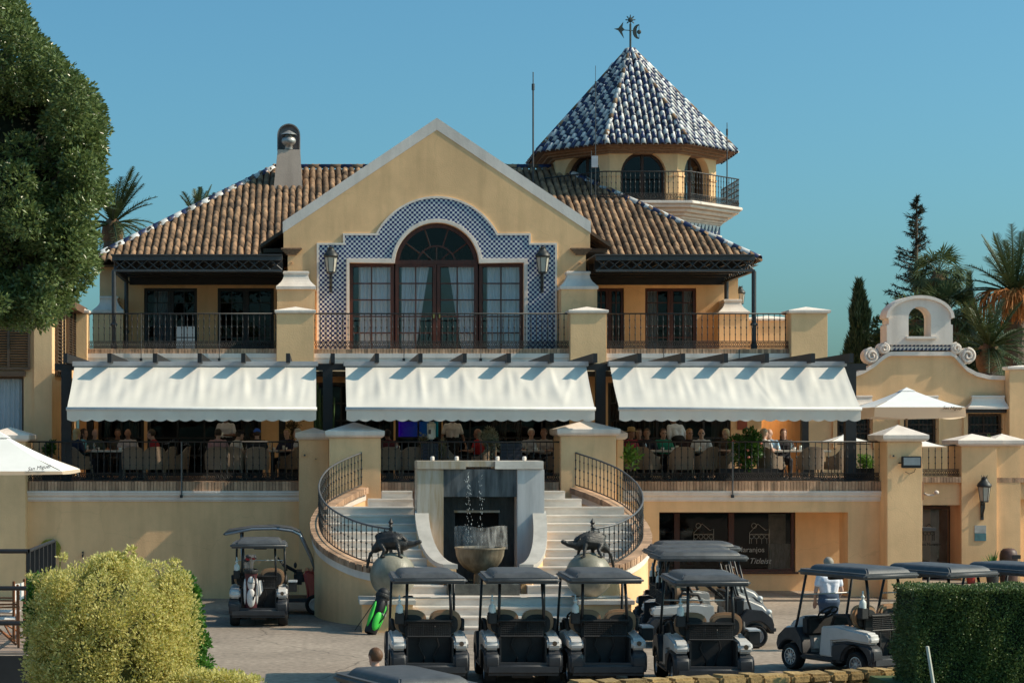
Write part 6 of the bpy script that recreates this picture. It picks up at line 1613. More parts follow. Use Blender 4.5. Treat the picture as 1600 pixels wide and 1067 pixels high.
def table(px, Y, w, label):
    x = X(px, Y); t = thing('dining_table', label, 'table', (x, Y, TZ), 'tables on the terrace')
    MB().box(x-w, x+w, Y-.4, Y+.4, TZ+.70, TZ+.745).build('top', mat('table_top_%d' % px, (.60, .57, .52), .5), t, bevel=.008)
    for s in (-1, 1): MB().box(x+s*w*.55-.05, x+s*w*.55+.05, Y-.06, Y+.06, TZ+.03, TZ+.70).build('leg', DGREY, t); MB().box(x+s*w*.55-.2, x+s*w*.55+.2, Y-.25, Y+.25, TZ, TZ+.03).build('foot', DGREY, t)
    return t
TG = mat_glass('drinking_glass', (.85, .88, .88), .2); CHN = mat('china', (.7, .69, .66), .3)
def tableware(px, Y, n, nm):
    rn = random.Random(px)
    for k in range(n):
        x = X(px, Y)+rn.uniform(-.5, .5); y = Y+rn.uniform(-.3, .25); q = k % 3
        lb = '%s on the %s' % (('drinking glass', 'white coffee cup', 'small bottle', 'second drinking glass', 'second coffee cup')[k], nm)
        o = MB().lathe([[(.028, 0), (.035, .12), (.03, .12), (.025, .01), (0, .01)], [(.03, 0), (.045, .07), (.04, .07), (.03, .01), (0, .01)], [(.03, 0), (.033, .02), (.033, .13), (.013, .18), (.013, .22), (0, .22)]][q], (x, y, TZ+.746), 10).build(('drinking_glass', 'cup', 'bottle')[q], (TG, CHN, TG)[q], None, True)
        tag(o, lb, ('glass', 'cup', 'bottle')[q], 'tableware on the terrace')
E90 = PI/2
tabs = [(165, 1.75, .72, 'white table at the far left of the terrace'), (385, 1.9, .55, 'white table in front of the standing waiter'), (440, 2.4, .42, 'white table with green cloth by the left stair pier'), (632, 1.0, .6, 'white table behind the left fountain top'), (810, 1.6, .62, 'white table of the elderly couple in the centre'), (1030, 1.8, .75, 'white table of the group with the straw hat'), (1085, 2.0, .45, 'white table before the man in white shirt'), (1240, 1.7, .85, 'white table right of the flowering bush')]
for a in tabs: table(*a); tableware(a[0], a[1], 5, a[3])
chairs_ = [(122, 1.25, R(-35), 'wicker chair of the blonde woman at the far left'), (210, .95, R(0), 'wicker chair with its back to the railing, first from the left'), (252, 1.5, R(70), 'wicker chair of the man in red turned sideways'), (275, 1.9, R(80), 'empty wicker chair behind the man in red'), (236, 1.0, R(25), 'angled wicker chair just left of the man in red'),
    (340, .95, R(0), 'wicker chair in front of the standing waiter'), (365, 1.1, R(-8), 'wicker chair with cream cushion under the black cap diner'), (402, .95, R(0), 'wicker chair of the diner in the blue cap'), (452, 1.9, R(60), 'wicker chair beside the left stair pier'),
    (608, .2, R(0), 'wicker chair behind the left end of the centre railing'), (645, .2, R(0), 'wicker chair next to the white dispenser'), (700, .5, R(-40), 'low backed wicker chair below the waitress'), (752, .8, R(50), 'wicker chair of the centre man in red'), (870, .8, R(40), 'wicker chair at the right of the elderly couple'),
    (1012, 1.15, R(-40), 'wicker chair below the straw hat'), (1063, .95, R(3), 'wicker chair with its back to the railing before the green blouse'), (1098, 1.25, R(40), 'wicker chair of the man in white shirt'), (1128, 1.7, R(70), 'wicker chair half behind the flowering bush'), (1205, 1.1, R(-55), 'wicker chair right of the flowering bush'), (1266, .95, R(0), 'wicker chair with its back to the railing at the right'), (1305, 1.2, R(45), 'wicker chair nearest the rightmost pergola post'),
    (985, 1.3, R(-70), 'wicker chair hidden behind the right stair pier')]
for c in chairs_: chair(*c)
def seat(px, Y, rz, label, **k): return person(label, (X(px, Y), Y, TZ-.02), rz, **k)
seat(119, 1.30, R(-50), 'woman with long blonde hair and navy top at the far left table', hair=(.50, .36, .18), style='long', shirt=(.02, .025, .05), sleeve=.9)
seat(130, 2.3, R(-110), 'dark haired person in light blue behind the blonde woman', hair=(.03, .015, .01), style='long', shirt=(.12, .35, .45), skin='tan')
seat(148, 2.45, R(-150), 'balding man in dark green jumper at the far left table', hair=(.4, .36, .32), shirt=(.06, .075, .06), sleeve=1.6, style='bald')
seat(184, 3.2, R(180), 'dark haired person behind the glasses on the left table', hair=(.03, .02, .015), shirt=(.08, .07, .06), skin='tan')
seat(200, 2.55, R(175), 'bald tanned man in pale checked shirt facing the camera', skin='tan', style='bald', shirt=(.55, .47, .45))
seat(246, 1.75, R(80), 'man in a red shirt turned left at the far left table', hair=(.06, .035, .02), shirt=(.33, .02, .03), lean=R(12))
seat(340, 1.15, R(-10), 'dark haired diner with pale straps seated before the waiter', hair=(.04, .025, .015), style='short', shirt=(.45, .25, .25), lean=R(5))
seat(362, 1.5, R(-60), 'diner in a black cap and white shirt leaning forward', hat=(.012, .012, .015), shirt=(.65, .6, .55), lean=R(18))
seat(402, 1.25, R(5), 'diner in a bright blue cap with back to the railing', hat=(.03, .12, .50), shirt=(.03, .03, .035), lean=R(8))
seat(449, 2.9, R(150), 'fair haired diner in navy near the left stair pier', hair=(.32, .2, .08), shirt=(.015, .018, .05), sleeve=1.5)
seat(466, 2.0, R(80), 'white haired diner half hidden by the left stair pier', hair=(.5, .48, .45), shirt=(.6, .58, .6))
seat(610, .9, R(20), 'dark figure seated behind the left end of the centre railing', hair=(.03, .02, .02), shirt=(.10, .02, .03), skin='brown', lean=R(15))
seat(748, 1.0, R(60), 'man in a bright red shirt beside the silvery shrub', skin='tan', style='bald', shirt=(.45, .02, .02))
seat(830, 2.2, R(178), 'white haired man in plaid shirt at the centre table', hair=(.6, .57, .52), shirt=(.42, .40, .40))
seat(850, 2.1, R(160), 'brown haired companion beside the white haired man', hair=(.16, .06, .03), shirt=(.45, .38, .34), skin='tan')
seat(985, 1.9, R(-140), 'diner in a straw hat at the right terrace', hat='straw', hair=(.2, .1, .05), shirt=(.25, .02, .03), skin='tan')
seat(998, 2.7, R(170), 'dark haired woman in red behind the straw hat', hair=(.04, .02, .015), style='long', shirt=(.20, .02, .03))
seat(1011, 2.4, R(160), 'brown haired man in a navy shirt next to the straw hat', hair=(.10, .05, .025), shirt=(.02, .02, .035), skin='tan', sleeve=1.4)
seat(1036, 2.5, R(-170), 'woman in green blouse and sunglasses at the right table', hair=(.07, .03, .02), shirt=(.02, .20, .13), glasses=True, sleeve=1.2)
seat(1077, 2.6, R(-170), 'blonde woman in a dark top right of the bending waiter', hair=(.40, .22, .09), style='long', shirt=(.03, .015, .02), glasses=True)
seat(1096, 2.4, R(170), 'bald man with sunglasses and white shirt', style='bald', shirt=(.62, .60, .62), glasses=True, skin='fair')
seat(1135, 2.6, R(120), 'blonde diner half hidden by the flowering bush', hair=(.5, .36, .2), style='long', shirt=(.08, .06, .05))
seat(1201, 2.0, R(150), 'bald man in a light blue shirt leaning back', style='bald', shirt=(.22, .36, .50), lean=R(-8), sleeve=1.2)
seat(1193, 1.5, R(-60), 'diner in a white shirt just right of the bush', hair=(.4, .3, .2), shirt=(.68, .69, .70))
seat(1224, 2.7, R(175), 'auburn haired diner in dark top at the right table', hair=(.13, .05, .03), style='long', shirt=(.03, .025, .03))
def stand(px, Y, rz, label, **k): return person(label, (X(px, Y), Y, TZ), rz, sit=False, **k)
stand(353, 3.1, R(165), 'waiter in a white polo shirt writing on a pad', skin='brown', hair=(.02, .015, .012), shirt=(.62, .58, .58), legs=(.012, .012, .014), arms=[((-.26, .04, .20), (-.06, .30, .20)), ((.26, .04, .20), (.10, .32, .20))], sleeve=.75, extra='pad')
stand(707, 3.6, R(190), 'waitress in a white shirt and black skirt walking in the centre', skin='brown', hair=(.02, .012, .01), style='bun', shirt=(.62, .56, .54), legs=(.01, .01, .012), skirt=True, sleeve=.7, arms=[((-.27, .0, .18), (-.33, .10, -.08)), ((.27, -.02, .18), (.30, .12, -.06))])
stand(1060, 3.4, R(20), 'waiter in a white shirt bending over the right table', skin='brown', hair=(.012, .01, .01), shirt=(.64, .64, .68), legs=(.012, .012, .014), lean=R(22), sleeve=1.3)
person('woman with short grey hair in a white shirt and jeans, seen from behind', (X(1295, -12.1), -12.1, 0), R(8), sit=False, hair=(.30, .26, .21), style='short', shirt=(.74, .74, .80), legs=(.06, .085, .14), sleeve=.55, vox=.012, group='people at the carts', arms=[((-.25, .0, .18), (-.20, .16, -.02)), ((.25, .0, .18), (.22, .16, -.02))])
xm = X(587, -22.3); person('man with brown hair and blue shirt behind the nearest golf cart', (xm, -22.3, gz(0, -22.3)-.09), R(20), sit=False, hair=(.12, .055, .025), style='short', shirt=(.03, .06, .32), legs=(.05, .05, .05), vox=.012, group='people at the carts', turn=R(20))

# ------------------------------------------------------------------ bronze animals on stone balls
BRZ = mat('dark_bronze', (.045, .042, .040), .45, .35, 10, .5, 40, metal=.4)
BALL = mat('granite_ball', (.36, .33, .26), .42, .35, 2.2, .25, 30, c2=(.15, .14, .10), detail=12)
def boar(cx, flip, label_b, label_a):
    cy, cz, r = -8.05, 1.115, .47
    ballt = thing('stone_ball', label_b, 'stone ball', (cx, cy, .65), 'stone balls at the stair foot')
    MB().ell((cx, cy, cz), r, r, r, 36, 24).build('ball', BALL, ballt, True)
    MB().lathe([(.16, 0), (.2, .02), (.17, .05), (.12, .06)], (cx, cy, .65), 20).build('foot_ring', MARB, ballt)
    b = MB(); z = cz+r
    P = lambda x, y, zz: (x, y, zz)
    caps(b, P(-.20, 0, .13), P(.04, 0, .16), .13, .15); caps(b, P(.04, 0, .16), P(.20, 0, .10), .15, .11); caps(b, P(.20, 0, .10), P(.40, 0, .12), .10, .055); caps(b, P(.40, 0, .12), P(.50, 0, .16), .05, .042)
    caps(b, P(-.20, 0, .12), P(-.33, 0, .02), .12, .08)
    b.ell(P(-.06, 0, .19), .27, .085, .15, 16, 12); b.ell(P(.05, 0, .16), .22, .10, .16, 14, 10)   # high arched back
    for k in range(22):                                                # rough bristles along it
        a = PI*(.08+.80*k/21); x = -.06+.27*math.cos(a); h = .19+.15*math.sin(a); caps(b, P(x, 0, h-.04), P(x-.025, .01*((k % 3)-1), h+.012+.01*(k % 2)), .022, .012, 6)
    for s in (-1, 1):
        caps(b, P(.10, s*.10, .10), P(.14, s*.15, -.02), .05, .03); caps(b, P(.14, s*.15, -.02), P(.15, s*.16, -.10), .03, .025); caps(b, P(.13, s*.16, -.11), P(.20, s*.17, -.12), .025, .02)
        caps(b, P(-.20, s*.10, .08), P(-.13, s*.17, .0), .06, .035); caps(b, P(-.13, s*.17, 0), P(-.18, s*.19, -.10), .034, .025); caps(b, P(-.19, s*.19, -.11), P(-.12, s*.20, -.12), .025, .02)
        caps(b, P(.24, s*.06, .19), P(.20, s*.10, .25), .03, .012, 6); caps(b, P(.43, s*.035, .10), P(.46, s*.05, .17), .012, .006, 6)
    tail = [(-.34, 0, .02), (-.42, 0, -.07), (-.46, 0, -.19), (-.485, 0, -.32)]
    for a, c in zip(tail, tail[1:]): caps(b, a, c, .035, .026, 8)
    M = Matrix.Translation((cx, cy-.02, z+.045)) @ Matrix.Scale(1.1, 4) @ Matrix.Scale(-1 if flip else 1, 4, (1, 0, 0)) @ Matrix.Rotation(R(-12), 4, 'Y' if False else 'Z')
    if flip: b.f = [f[::-1] for f in b.f]
    b.xf(M); me = fuse(b, .013, 1)
    at_ = thing('bronze_boar', label_a, 'sculpture', (cx, cy, z), 'bronze boars on the stone balls')
    o = obj('body', me, BRZ, at_)
boar(1.616, False, 'grey green stone ball on the left stair pedestal', 'dark bronze boar facing right on the left stone ball')
boar(5.60, True, 'grey green stone ball on the right stair pedestal', 'dark bronze boar facing left on the right stone ball')
# white dispenser on a dark planter post, planters of the terrace
dp = thing('dispenser', 'white plastic dispenser on a post behind the fountain', 'dispenser', (X(673.5, -.5), -.5, TZ))
MB().box(X(667.5, -.5), X(680.5, -.5), -.56, -.44, Z(686, -.5), Z(659, -.5)).build('case', mat('cream_plastic', (.62, .62, .54), .4), dp, 2, bevel=.035, seg=3)
MB().box(X(669.5, -.5), X(677, -.5), -.585, -.561, Z(684, -.5), Z(667.5, -.5)).build('cover', mat('cream_plastic_shiny', (.68, .68, .62), .2), dp, bevel=.01)
MB().box(X(669, -.5), X(673, -.5), -.592, -.586, Z(678, -.5), Z(671, -.5)).build('window', DGREY, dp)
MB().tube([(X(674, -.5), -.5, TZ), (X(674, -.5), -.5, Z(686, -.5))], .04, 8).build('post', DGREY, dp)
# ------------------------------------------------------------------ vegetation
def leaf_cloud(blobs, n, size, rn, shell=.75, aspect=.45, up=.3, curl=.25, wild=.9):
    """leaf-sized faces spread through overlapping ellipsoid clumps; two faces per leaf, folded on the midrib"""
    b = MB(); tot = sum(w for *_, w in [(c, r, r[0]*r[1]+r[1]*r[2]+r[0]*r[2]) for c, r in blobs]); V = []; Fc = []
    for (c, r) in blobs:
        w = r[0]*r[1]+r[1]*r[2]+r[0]*r[2]; k = max(1, int(n*w/tot))
        for _ in range(k):
            d = Vector((rn.gauss(0, 1), rn.gauss(0, 1), rn.gauss(0, 1))).normalized(); q = shell+(1.04-shell)*rn.random()**.6
            p = Vector((c[0]+d.x*r[0]*q, c[1]+d.y*r[1]*q, c[2]+d.z*r[2]*q))
            L = size*rn.uniform(.7, 1.25); a = (d+Vector((rn.uniform(-wild, wild), rn.uniform(-wild, wild), rn.uniform(-wild*.7, wild*.7)+up))).normalized()
            s = a.cross(Vector((rn.gauss(0, 1), rn.gauss(0, 1), rn.gauss(0, 1)))).normalized(); nn = a.cross(s)
            o = len(V); w2 = L*aspect*.5
            V += [p, p+a*L*.5+s*w2+nn*curl*w2, p+a*L, p+a*L*.5-s*w2+nn*curl*w2]
            Fc += [(o, o+1, o+2), (o, o+2, o+3)]
    b.v = [tuple(v) for v in V]; b.f = Fc; return b
def blobs_in(rn, n, fn):
    out = []
    while len(out) < n:
        q = fn(rn)
        if q: out.append(q)
    return out
def interp(tab, v):
    for (a, x), (c, y) in zip(tab, tab[1:]):
        if a <= v <= c: return x+(y-x)*(v-a)/(c-a)
    return tab[-1][1] if v > tab[-1][0] else tab[0][1]
# --- ficus on the left
FIC = mat_leaf('ficus_leaf', (.05, .085, .022), (.21, .27, .09), .30, .35); BARK = mat('bark', (.11, .08, .06), .9, .3, 8, .6, 20)
Yt = -18.6; rn = random.Random(21)
fic = thing('ficus_tree', 'large dark green ficus tree filling the upper left corner', 'tree', (X(-130, Yt), Yt, 0))
edge = [(-80, 15), (0, 26), (45, 55), (90, 88), (130, 128), (165, 158), (215, 163), (245, 158), (300, 164), (350, 156), (390, 146), (420, 136), (450, 112), (485, 92), (512, 62), (530, 20)]
def fb(rn):
    py = rn.uniform(-60, 505); e = interp(edge, py); r = rn.uniform(.17, .36); rp = r*F/(Yt+D0); px = e-rp-abs(rn.gauss(0, 1))*70
    if rn.random() < .35: px = e-rp*rn.uniform(.9, 1.1)
    if px < -90 or py+rp > interp([(0, 530), (60, 518), (95, 490), (115, 450), (140, 420), (165, 400)], max(0, px)) + 4: return None
    return ((X(px, Yt), Yt+rn.uniform(-1.1, 1.6), Z(py, Yt)), (r, r, r*rn.uniform(.75, 1)))
bl = blobs_in(rn, 210, fb)
tag(leaf_cloud(bl, 95000, .086, rn, .45, .42, .25, wild=1.6).build('foliage', FIC, fic), kind='stuff')
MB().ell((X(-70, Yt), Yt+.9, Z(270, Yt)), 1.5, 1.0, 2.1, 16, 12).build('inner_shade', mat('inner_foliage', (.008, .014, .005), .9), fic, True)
MB().tube([(X(-130, Yt), Yt, 0), (X(-125, Yt), Yt, 3), (X(-110, Yt), Yt, 6), (X(-60, Yt), Yt, 8.5)], [.42, .34, .28, .1], 10).build('trunk', BARK, fic, True)
for q in ((0, 200), (60, 380), (30, 60), (100, 260)): MB().tube([(X(-115, Yt), Yt, 5.2), (X(q[0]-50, Yt), Yt+.2, Z(q[1], Yt)-.6), (X(q[0], Yt), Yt, Z(q[1], Yt))], [.14, .08, .02], 6).build('branch', BARK, fic, True)
# --- variegated bush in front
VAR = mat_leaf('variegated_leaf', (.42, .40, .08), (.86, .76, .32), .5, .45); GRL = mat_leaf('creeper_leaf', (.04, .13, .015), (.12, .28, .04), .45, .3)
Ybu = -24.6; rn = random.Random(5); s_ = (Ybu+D0)/F
bu = thing('bush', 'rounded yellow green variegated bush in the left foreground', 'bush', (X(175, Ybu), Ybu, -.7))
prof = [(868, 62), (876, 88), (888, 110), (905, 124), (930, 133), (950, 138), (1000, 142), (1050, 140), (1100, 138), (1160, 135)]
def bb(rn):
    py = rn.uniform(869, 1120); hw = interp(prof, py)
    a = rn.uniform(0, 2*PI); r = rn.uniform(.10, .2); k = rn.uniform(.86, 1)
    top = 870+10*abs(math.cos(a))*k*1.0
    if py < 895: k = rn.uniform(0, .95)
    px = 176+(hw-r/s_*.8)*k*math.cos(a)
    return ((X(px, Ybu), Ybu+(hw*s_-r)*k*math.sin(a)*.9, Z(py+r/s_*.6, Ybu)), (r, r, r))
bl = blobs_in(rn, 430, bb)
tag(leaf_cloud(bl, 75000, .045, rn, .45, .55, .5, .4).build('foliage', VAR, bu), kind='stuff')
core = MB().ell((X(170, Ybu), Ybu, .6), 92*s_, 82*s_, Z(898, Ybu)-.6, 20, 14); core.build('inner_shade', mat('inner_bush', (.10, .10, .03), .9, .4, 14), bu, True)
sp = []
for (px, py) in ((207, 858), (203, 864), (272, 878), (278, 884), (290, 900), (296, 912), (180, 866), (100, 870), (52, 900)): sp.append(((X(px, Ybu), Ybu-.1, Z(py, Ybu)), (.05, .05, .06)))
tag(leaf_cloud(sp, 420, .05, rn, .1, .5, .6).build('stray_shoots', VAR, bu), kind='stuff')
cr_ = []
for k in range(40):
    t = k/39; cr_.append(((X(285+28*t+rn.uniform(-10, 8), Ybu), Ybu+.35+rn.uniform(-.25, .2), Z(905+140*t+rn.uniform(-8, 8), Ybu)), (.1, .1, .1)))
for k in range(10): cr_.append(((X(55+rn.uniform(-14, 6), Ybu), Ybu+.1, Z(905+k*12, Ybu)), (.08, .08, .08)))
tag(leaf_cloud(cr_, 6500, .055, rn, .3, .6, .4).build('creeper', GRL, bu), kind='stuff')
b2 = thing('bush', 'low yellow green bush at the foot of the round bush', 'bush', (X(330, -25.4), -25.4, -.7))
bl = [((X(px, -25.4), -25.4+rn.uniform(-.2, .2), Z(py, -25.4)), (.12, .15, .1)) for px, py in [(275+i*9.5, 1070-11*math.sin(PI*min(1, (i+1.5)/13))+rn.uniform(-3, 3)) for i in range(14)]]
bl += [(((c[0]), c[1], c[2]-.22), (.16, .18, .14)) for c, r in bl]
tag(leaf_cloud(bl, 9000, .045, rn, .4, .55, .5, .4).build('foliage', VAR, b2), kind='stuff')
# --- clipped hedge on the right
HED = mat_leaf('hedge_leaf', (.045, .075, .02), (.19, .25, .075), .45, .15); Yh = -21.6; rn = random.Random(8)
BZ = .56
hx0, hx1, hz1 = X(1432, Yh), X(1640, Yh), Z(921, Yh)
hg = thing('hedge', 'clipped dark green hedge in the right foreground', 'hedge', ((hx0+hx1)/2, Yh+.5, BZ))
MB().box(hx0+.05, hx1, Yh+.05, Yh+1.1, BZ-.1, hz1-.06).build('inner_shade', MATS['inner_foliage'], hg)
V = MB(); vv = []; ff = []
def hleaf(p, n_):
    a = (Vector(n_)*.5+Vector((rn.gauss(0, .6), rn.gauss(0, .6), rn.gauss(0, .6)+.3))).normalized(); s = a.cross(Vector((rn.gauss(0, 1), rn.gauss(0, 1), rn.gauss(0, 1)))).normalized(); L = rn.uniform(.025, .045); o = len(vv); nn = a.cross(s)*.2*L
    vv.extend([p, p+a*L*.5+s*L*.28+nn, p+a*L, p+a*L*.5-s*L*.28+nn]); ff.extend([(o, o+1, o+2), (o, o+2, o+3)])
wob = lambda x, z: .03*math.sin(x*5+z*3)+.02*math.sin(x*13-z*7)
for _ in range(42000):
    q = rn.random(); x = rn.uniform(hx0, hx1); z = rn.uniform(BZ-.05, hz1)
    if q < .62: hleaf(Vector((x, Yh+rn.uniform(-.02, .09)+wob(x, z), z)), (0, -1, .1))
    elif q < .85: hleaf(Vector((x, rn.uniform(Yh, Yh+1.1), hz1-rn.uniform(0, .06)+wob(x, 1)*.5)), (0, 0, 1))
    else: hleaf(Vector((hx0+rn.uniform(-.02, .08)+wob(z, 2), rn.uniform(Yh, Yh+1.1), z)), (-1, 0, .1))
V.v = [tuple(p) for p in vv]; V.f = ff; tag(V.build('foliage', HED, hg), kind='stuff')
# lawn bank, stake and dry stone wall
LAWN = mat('lawn_soil', (.07, .10, .03), .95, .3, 8)
bk = MB().add([(X(1410, Yh), Yh-.02, BZ-.03), (14, Yh-.02, BZ-.03), (14, -40, BZ+.2), (X(1440, -26), -40, BZ+.1), (X(1410, Yh), Yh+1.6, BZ-.06), (14, Yh+1.6, BZ-.06), (X(1410, Yh)-.1, Yh+1.61, -.2), (14, Yh+1.61, -.2), (X(1405, Yh), Yh-.02, -.4), (X(1440, -26), -40, -.7)], [(0, 1, 5, 4), (3, 2, 1, 0), (4, 5, 7, 6), (0, 4, 6, 8), (3, 0, 8, 9)]).build('lawn_bank', LAWN); tag(bk, kind='structure')
gr_ = MB(); vv = []; ff = []
for _ in range(9000):
    x = rn.uniform(X(1465, -22.6), 9.2); y = rn.uniform(-23.6, Yh-.25); o = len(vv); a = rn.uniform(0, 2*PI); h = rn.uniform(.03, .06); d = Vector((math.cos(a), math.sin(a), 0))*.004; l = Vector((rn.gauss(0, .012), rn.gauss(0, .012), h))
    zz = BZ-.03+(Yh-y)*.0125; vv += [Vector((x, y, zz))-d, Vector((x, y, zz))+d, Vector((x, y, zz))+l]; ff.append((o, o+1, o+2))
gr_.v = [tuple(p) for p in vv]; gr_.f = ff
tag(gr_.build('grass', mat_leaf('grass_blade', (.06, .16, .015), (.14, .30, .04), .6, .3)), 'bright green lawn in the bottom right corner', 'grass', kind='stuff')
sk = thing('stake', 'pale leaning wooden stake in front of the hedge', 'stake', (X(1459, -22.3), -22.3, BZ-.1))
MB().tube([(X(1461, -22.4), -22.4, Z(1085, -22.4)), (X(1449, -22.2), -22.2, Z(1010, -22.2))], .024, 8).build('shaft', mat('pale_wood', (.50, .48, .40), .6), sk); MB().ell((X(1449, -22.2), -22.2, Z(1010, -22.2)), .024, .024, .012, 8, 6).build('tip', MATS['pale_wood'], sk)
STW = mat('ochre_stone', (.36, .24, .10), .9, .3, 9, .8, 22, isl=.3)
sw_ = thing('stone_wall', 'low dry stone wall of ochre blocks in front of the carts', 'wall', (6.3, -20.2, 0))
rn = random.Random(4)
pA, pB = Vector((X(872, -21.2), -21.2, 0)), Vector((X(1440, -19.4), -19.4, 0)); dd = (pB-pA); Lw = dd.length; tt = dd/Lw
for row, (z0, z1) in enumerate(((-.1, .18), (.18, .395), (.395, .56))):
    d = -.2*row % .3
    while d < Lw:
        w = rn.uniform(.24, .48); c = pA+tt*(d+w/2); h = z1-z0
        b = MB().box(-w/2+.008, w/2-.008, -.17-rn.uniform(0, .03), .17, 0, h-.01)
        b.v = [(x+rn.uniform(-.015, .015), y+rn.uniform(-.02, .02), z+rn.uniform(-.018, .018)) for x, y, z in b.v]
        b.xf(Matrix.Translation((c.x, c.y, z0+.006*math.sin(d*3))) @ Matrix.Rotation(math.atan2(tt.y, tt.x), 4, 'Z')).build('stone', STW, sw_, 2, bevel=.035, seg=2); d += w
# --- left deck with railing and folding chairs
Yk = -18.2; dk = thing('deck', 'raised timber deck at the left edge with black fascia', 'deck', (X(0, Yk), Yk, 0)); dz_ = Z(998, Yk+2)
xr = X(46, Yk)
for k in range(9): MB().box(xr-2.6, xr, Yk+k*.36, Yk+k*.36+.35, dz_-.04, dz_).build('board', mat('deck_board_%d' % k, (.30, .23, .19), .8, .2, 6), dk)
MB().box(xr-2.6, xr+.02, Yk-.03, Yk-.002, dz_-.55, dz_-.05).box(xr+.001, xr+.03, Yk, Yk+3.2, dz_-.55, dz_-.02).build('fascia', BLK, dk)
MB().box(xr-2.6, xr-.02, Yk-.6, Yk-.05, dz_-.62, dz_-.56).build('step', mat('pale_step', (.35, .33, .31), .8), dk)
rl = thing('railing', 'black tubular railing on the left deck', 'railing', (xr, Yk, dz_), None)
hh = Z(858, Yk)-dz_
for k in range(7): MB().box(xr-.06, xr, Yk+.05+k*.5, Yk+.13+k*.5, dz_, dz_+hh-.0 if k == 0 else dz_+hh*.98).build('post', BLK, rl)
for j in range(3):
    z = dz_+hh*(.28+.34*j) if j < 2 else dz_+hh-.03
    MB().tube([(xr-.03, Yk+.05, z), (xr-.03, Yk+3.1, z)], .03, 8).build('side_bar', BLK, rl); MB().tube([(xr-2.6, Yk+.05, z), (xr-.03, Yk+.05, z)], .035, 8).build('front_bar', BLK, rl)
CANV = mat('white_canvas', (.70, .69, .68), .85)
def folding_chair(x, y, rz, label):
    t = thing('folding_chair', label, 'chair', (0, 0, 0), 'folding chairs on the left deck')
    for s in (-1, 1):
        MB().box(s*.27-.02, s*.27+.02, -.28, -.24, 0, .95).build('back_post', WOODO, t, bevel=.006); MB().box(s*.27-.02, s*.27+.02, .22, .26, 0, .62).build('front_post', WOODO, t, bevel=.006)
        MB().box(s*.27-.03, s*.27+.03, -.28, .30, .62, .645).build('arm', WOODO, t, bevel=.005)
    MB().tube([(-.27, -.22, .05), (.27, .22, .42)], .018, 6).tube([(.27, -.22, .05), (-.27, .22, .42)], .018, 6).build('cross_leg', WOODO, t)
    MB().grid(lambda u, v: (-.25+.5*u, -.26-.03*math.sin(PI*u), .62+.28*v), 8, 3).build('back_canvas', CANV, t, True)
    MB().grid(lambda u, v: (-.25+.5*u, -.22+.44*v, .44-.04*math.sin(PI*u)), 8, 3).build('seat_canvas', CANV, t, True)
    t.location = (x, y, dz_); t.rotation_euler = (0, 0, rz)
folding_chair(X(2, Yk+.9), Yk+.9, R(100), 'folding canvas chair nearest the deck railing corner'); folding_chair(X(6, Yk+2.2), Yk+2.2, R(80), 'folding canvas chair farther back on the left deck')

# --- terrace plants
def shrub(px, py, Y, rpx, n, size, m, label, name='shrub', pot=None, rn_=None, asp=.4, sq=1, cat='shrub', stems=3, foot=None):
    x, z = X(px, Y), Z(py, Y); s = (Y+D0)/F; r = rpx*s; rn = random.Random(int(px*7)); f0 = TZ if foot is None else foot
    t = thing(name, label, cat, (x, Y, f0), 'planted shrubs on the terrace')
    bl = [((x+rn.gauss(0, .42)*r, Y+rn.gauss(0, .35)*r, z+rn.gauss(0, .42)*r*sq), (r*.42, r*.42, r*.42*sq)) for _ in range(14)]
    tag(leaf_cloud(bl, n, size, rn, .3, asp, .4).build('foliage', m, t), kind='stuff')
    for k in range(stems): MB().tube([(x+rn.uniform(-.1, .1)*r, Y, f0+.25), (x+rn.uniform(-.3, .3)*r, Y, z)], [.025, .012], 6).build('stem', BARK, t)
    if pot: MB().box(x-pot, x+pot, Y-.2, Y+.2, f0, f0+.30).build('planter', CBLACK, t, bevel=.015)
    return t, bl
BUSHL = mat_leaf('hibiscus_leaf', (.02, .07, .01), (.08, .19, .03), .4, .25); OLV = mat_leaf('silver_leaf', (.20, .19, .11), (.42, .40, .27), .6, .2); YLG = mat_leaf('young_leaf', (.08, .20, .02), (.22, .38, .06), .45, .3)
t, bl = shrub(1168, 700, .6, 27, 5200, .085, BUSHL, 'round flowering bush with pink blooms at the right railing', pot=.75)
fw = MB(); rn = random.Random(2)
for k in range(14): c, r = rn.choice(bl); fw.ell((c[0]+rn.uniform(-.2, .2), c[1]-r[1]*.9, c[2]+rn.uniform(-.1, .25)), .035, .03, .035, 8, 5)
tag(fw.build('blossoms', mat('pink_petal', (.60, .22, .17), .6, .2, 20), t, True), kind='stuff')
shrub(767, 690, -.4, 12, 1400, .085, OLV, 'silvery feathery shrub beside the man in red', pot=.16, asp=.25, sq=1.5)
shrub(660, 690, .3, 7, 350, .07, OLV, 'thin silvery shrub left of the white dispenser', pot=.12, asp=.25, sq=2.2); shrub(690, 700, .1, 8, 450, .07, OLV, 'thin silvery shrub right of the white dispenser', pot=.12, asp=.25, sq=1.8)
shrub(985, 712, -.25, 10, 150, .16, YLG, 'young broad leaved plant beside the right stair pier', pot=None, sq=1.6)
shrub(1350, 722, .9, 12, 600, .08, YLG, 'leafy plant in brown trough at the right terrace end', pot=.4)
shrub(455, 668, 4.6, 14, 500, .12, mat_leaf('dry_leaf', (.04, .035, .015), (.10, .08, .035), .6, .1), 'dry wispy plant under the left awning', asp=.18, pot=.2)
shrub(80, 700, 1.2, 10, 500, .09, BUSHL, 'dark green plant at the far left of the terrace', pot=.2)
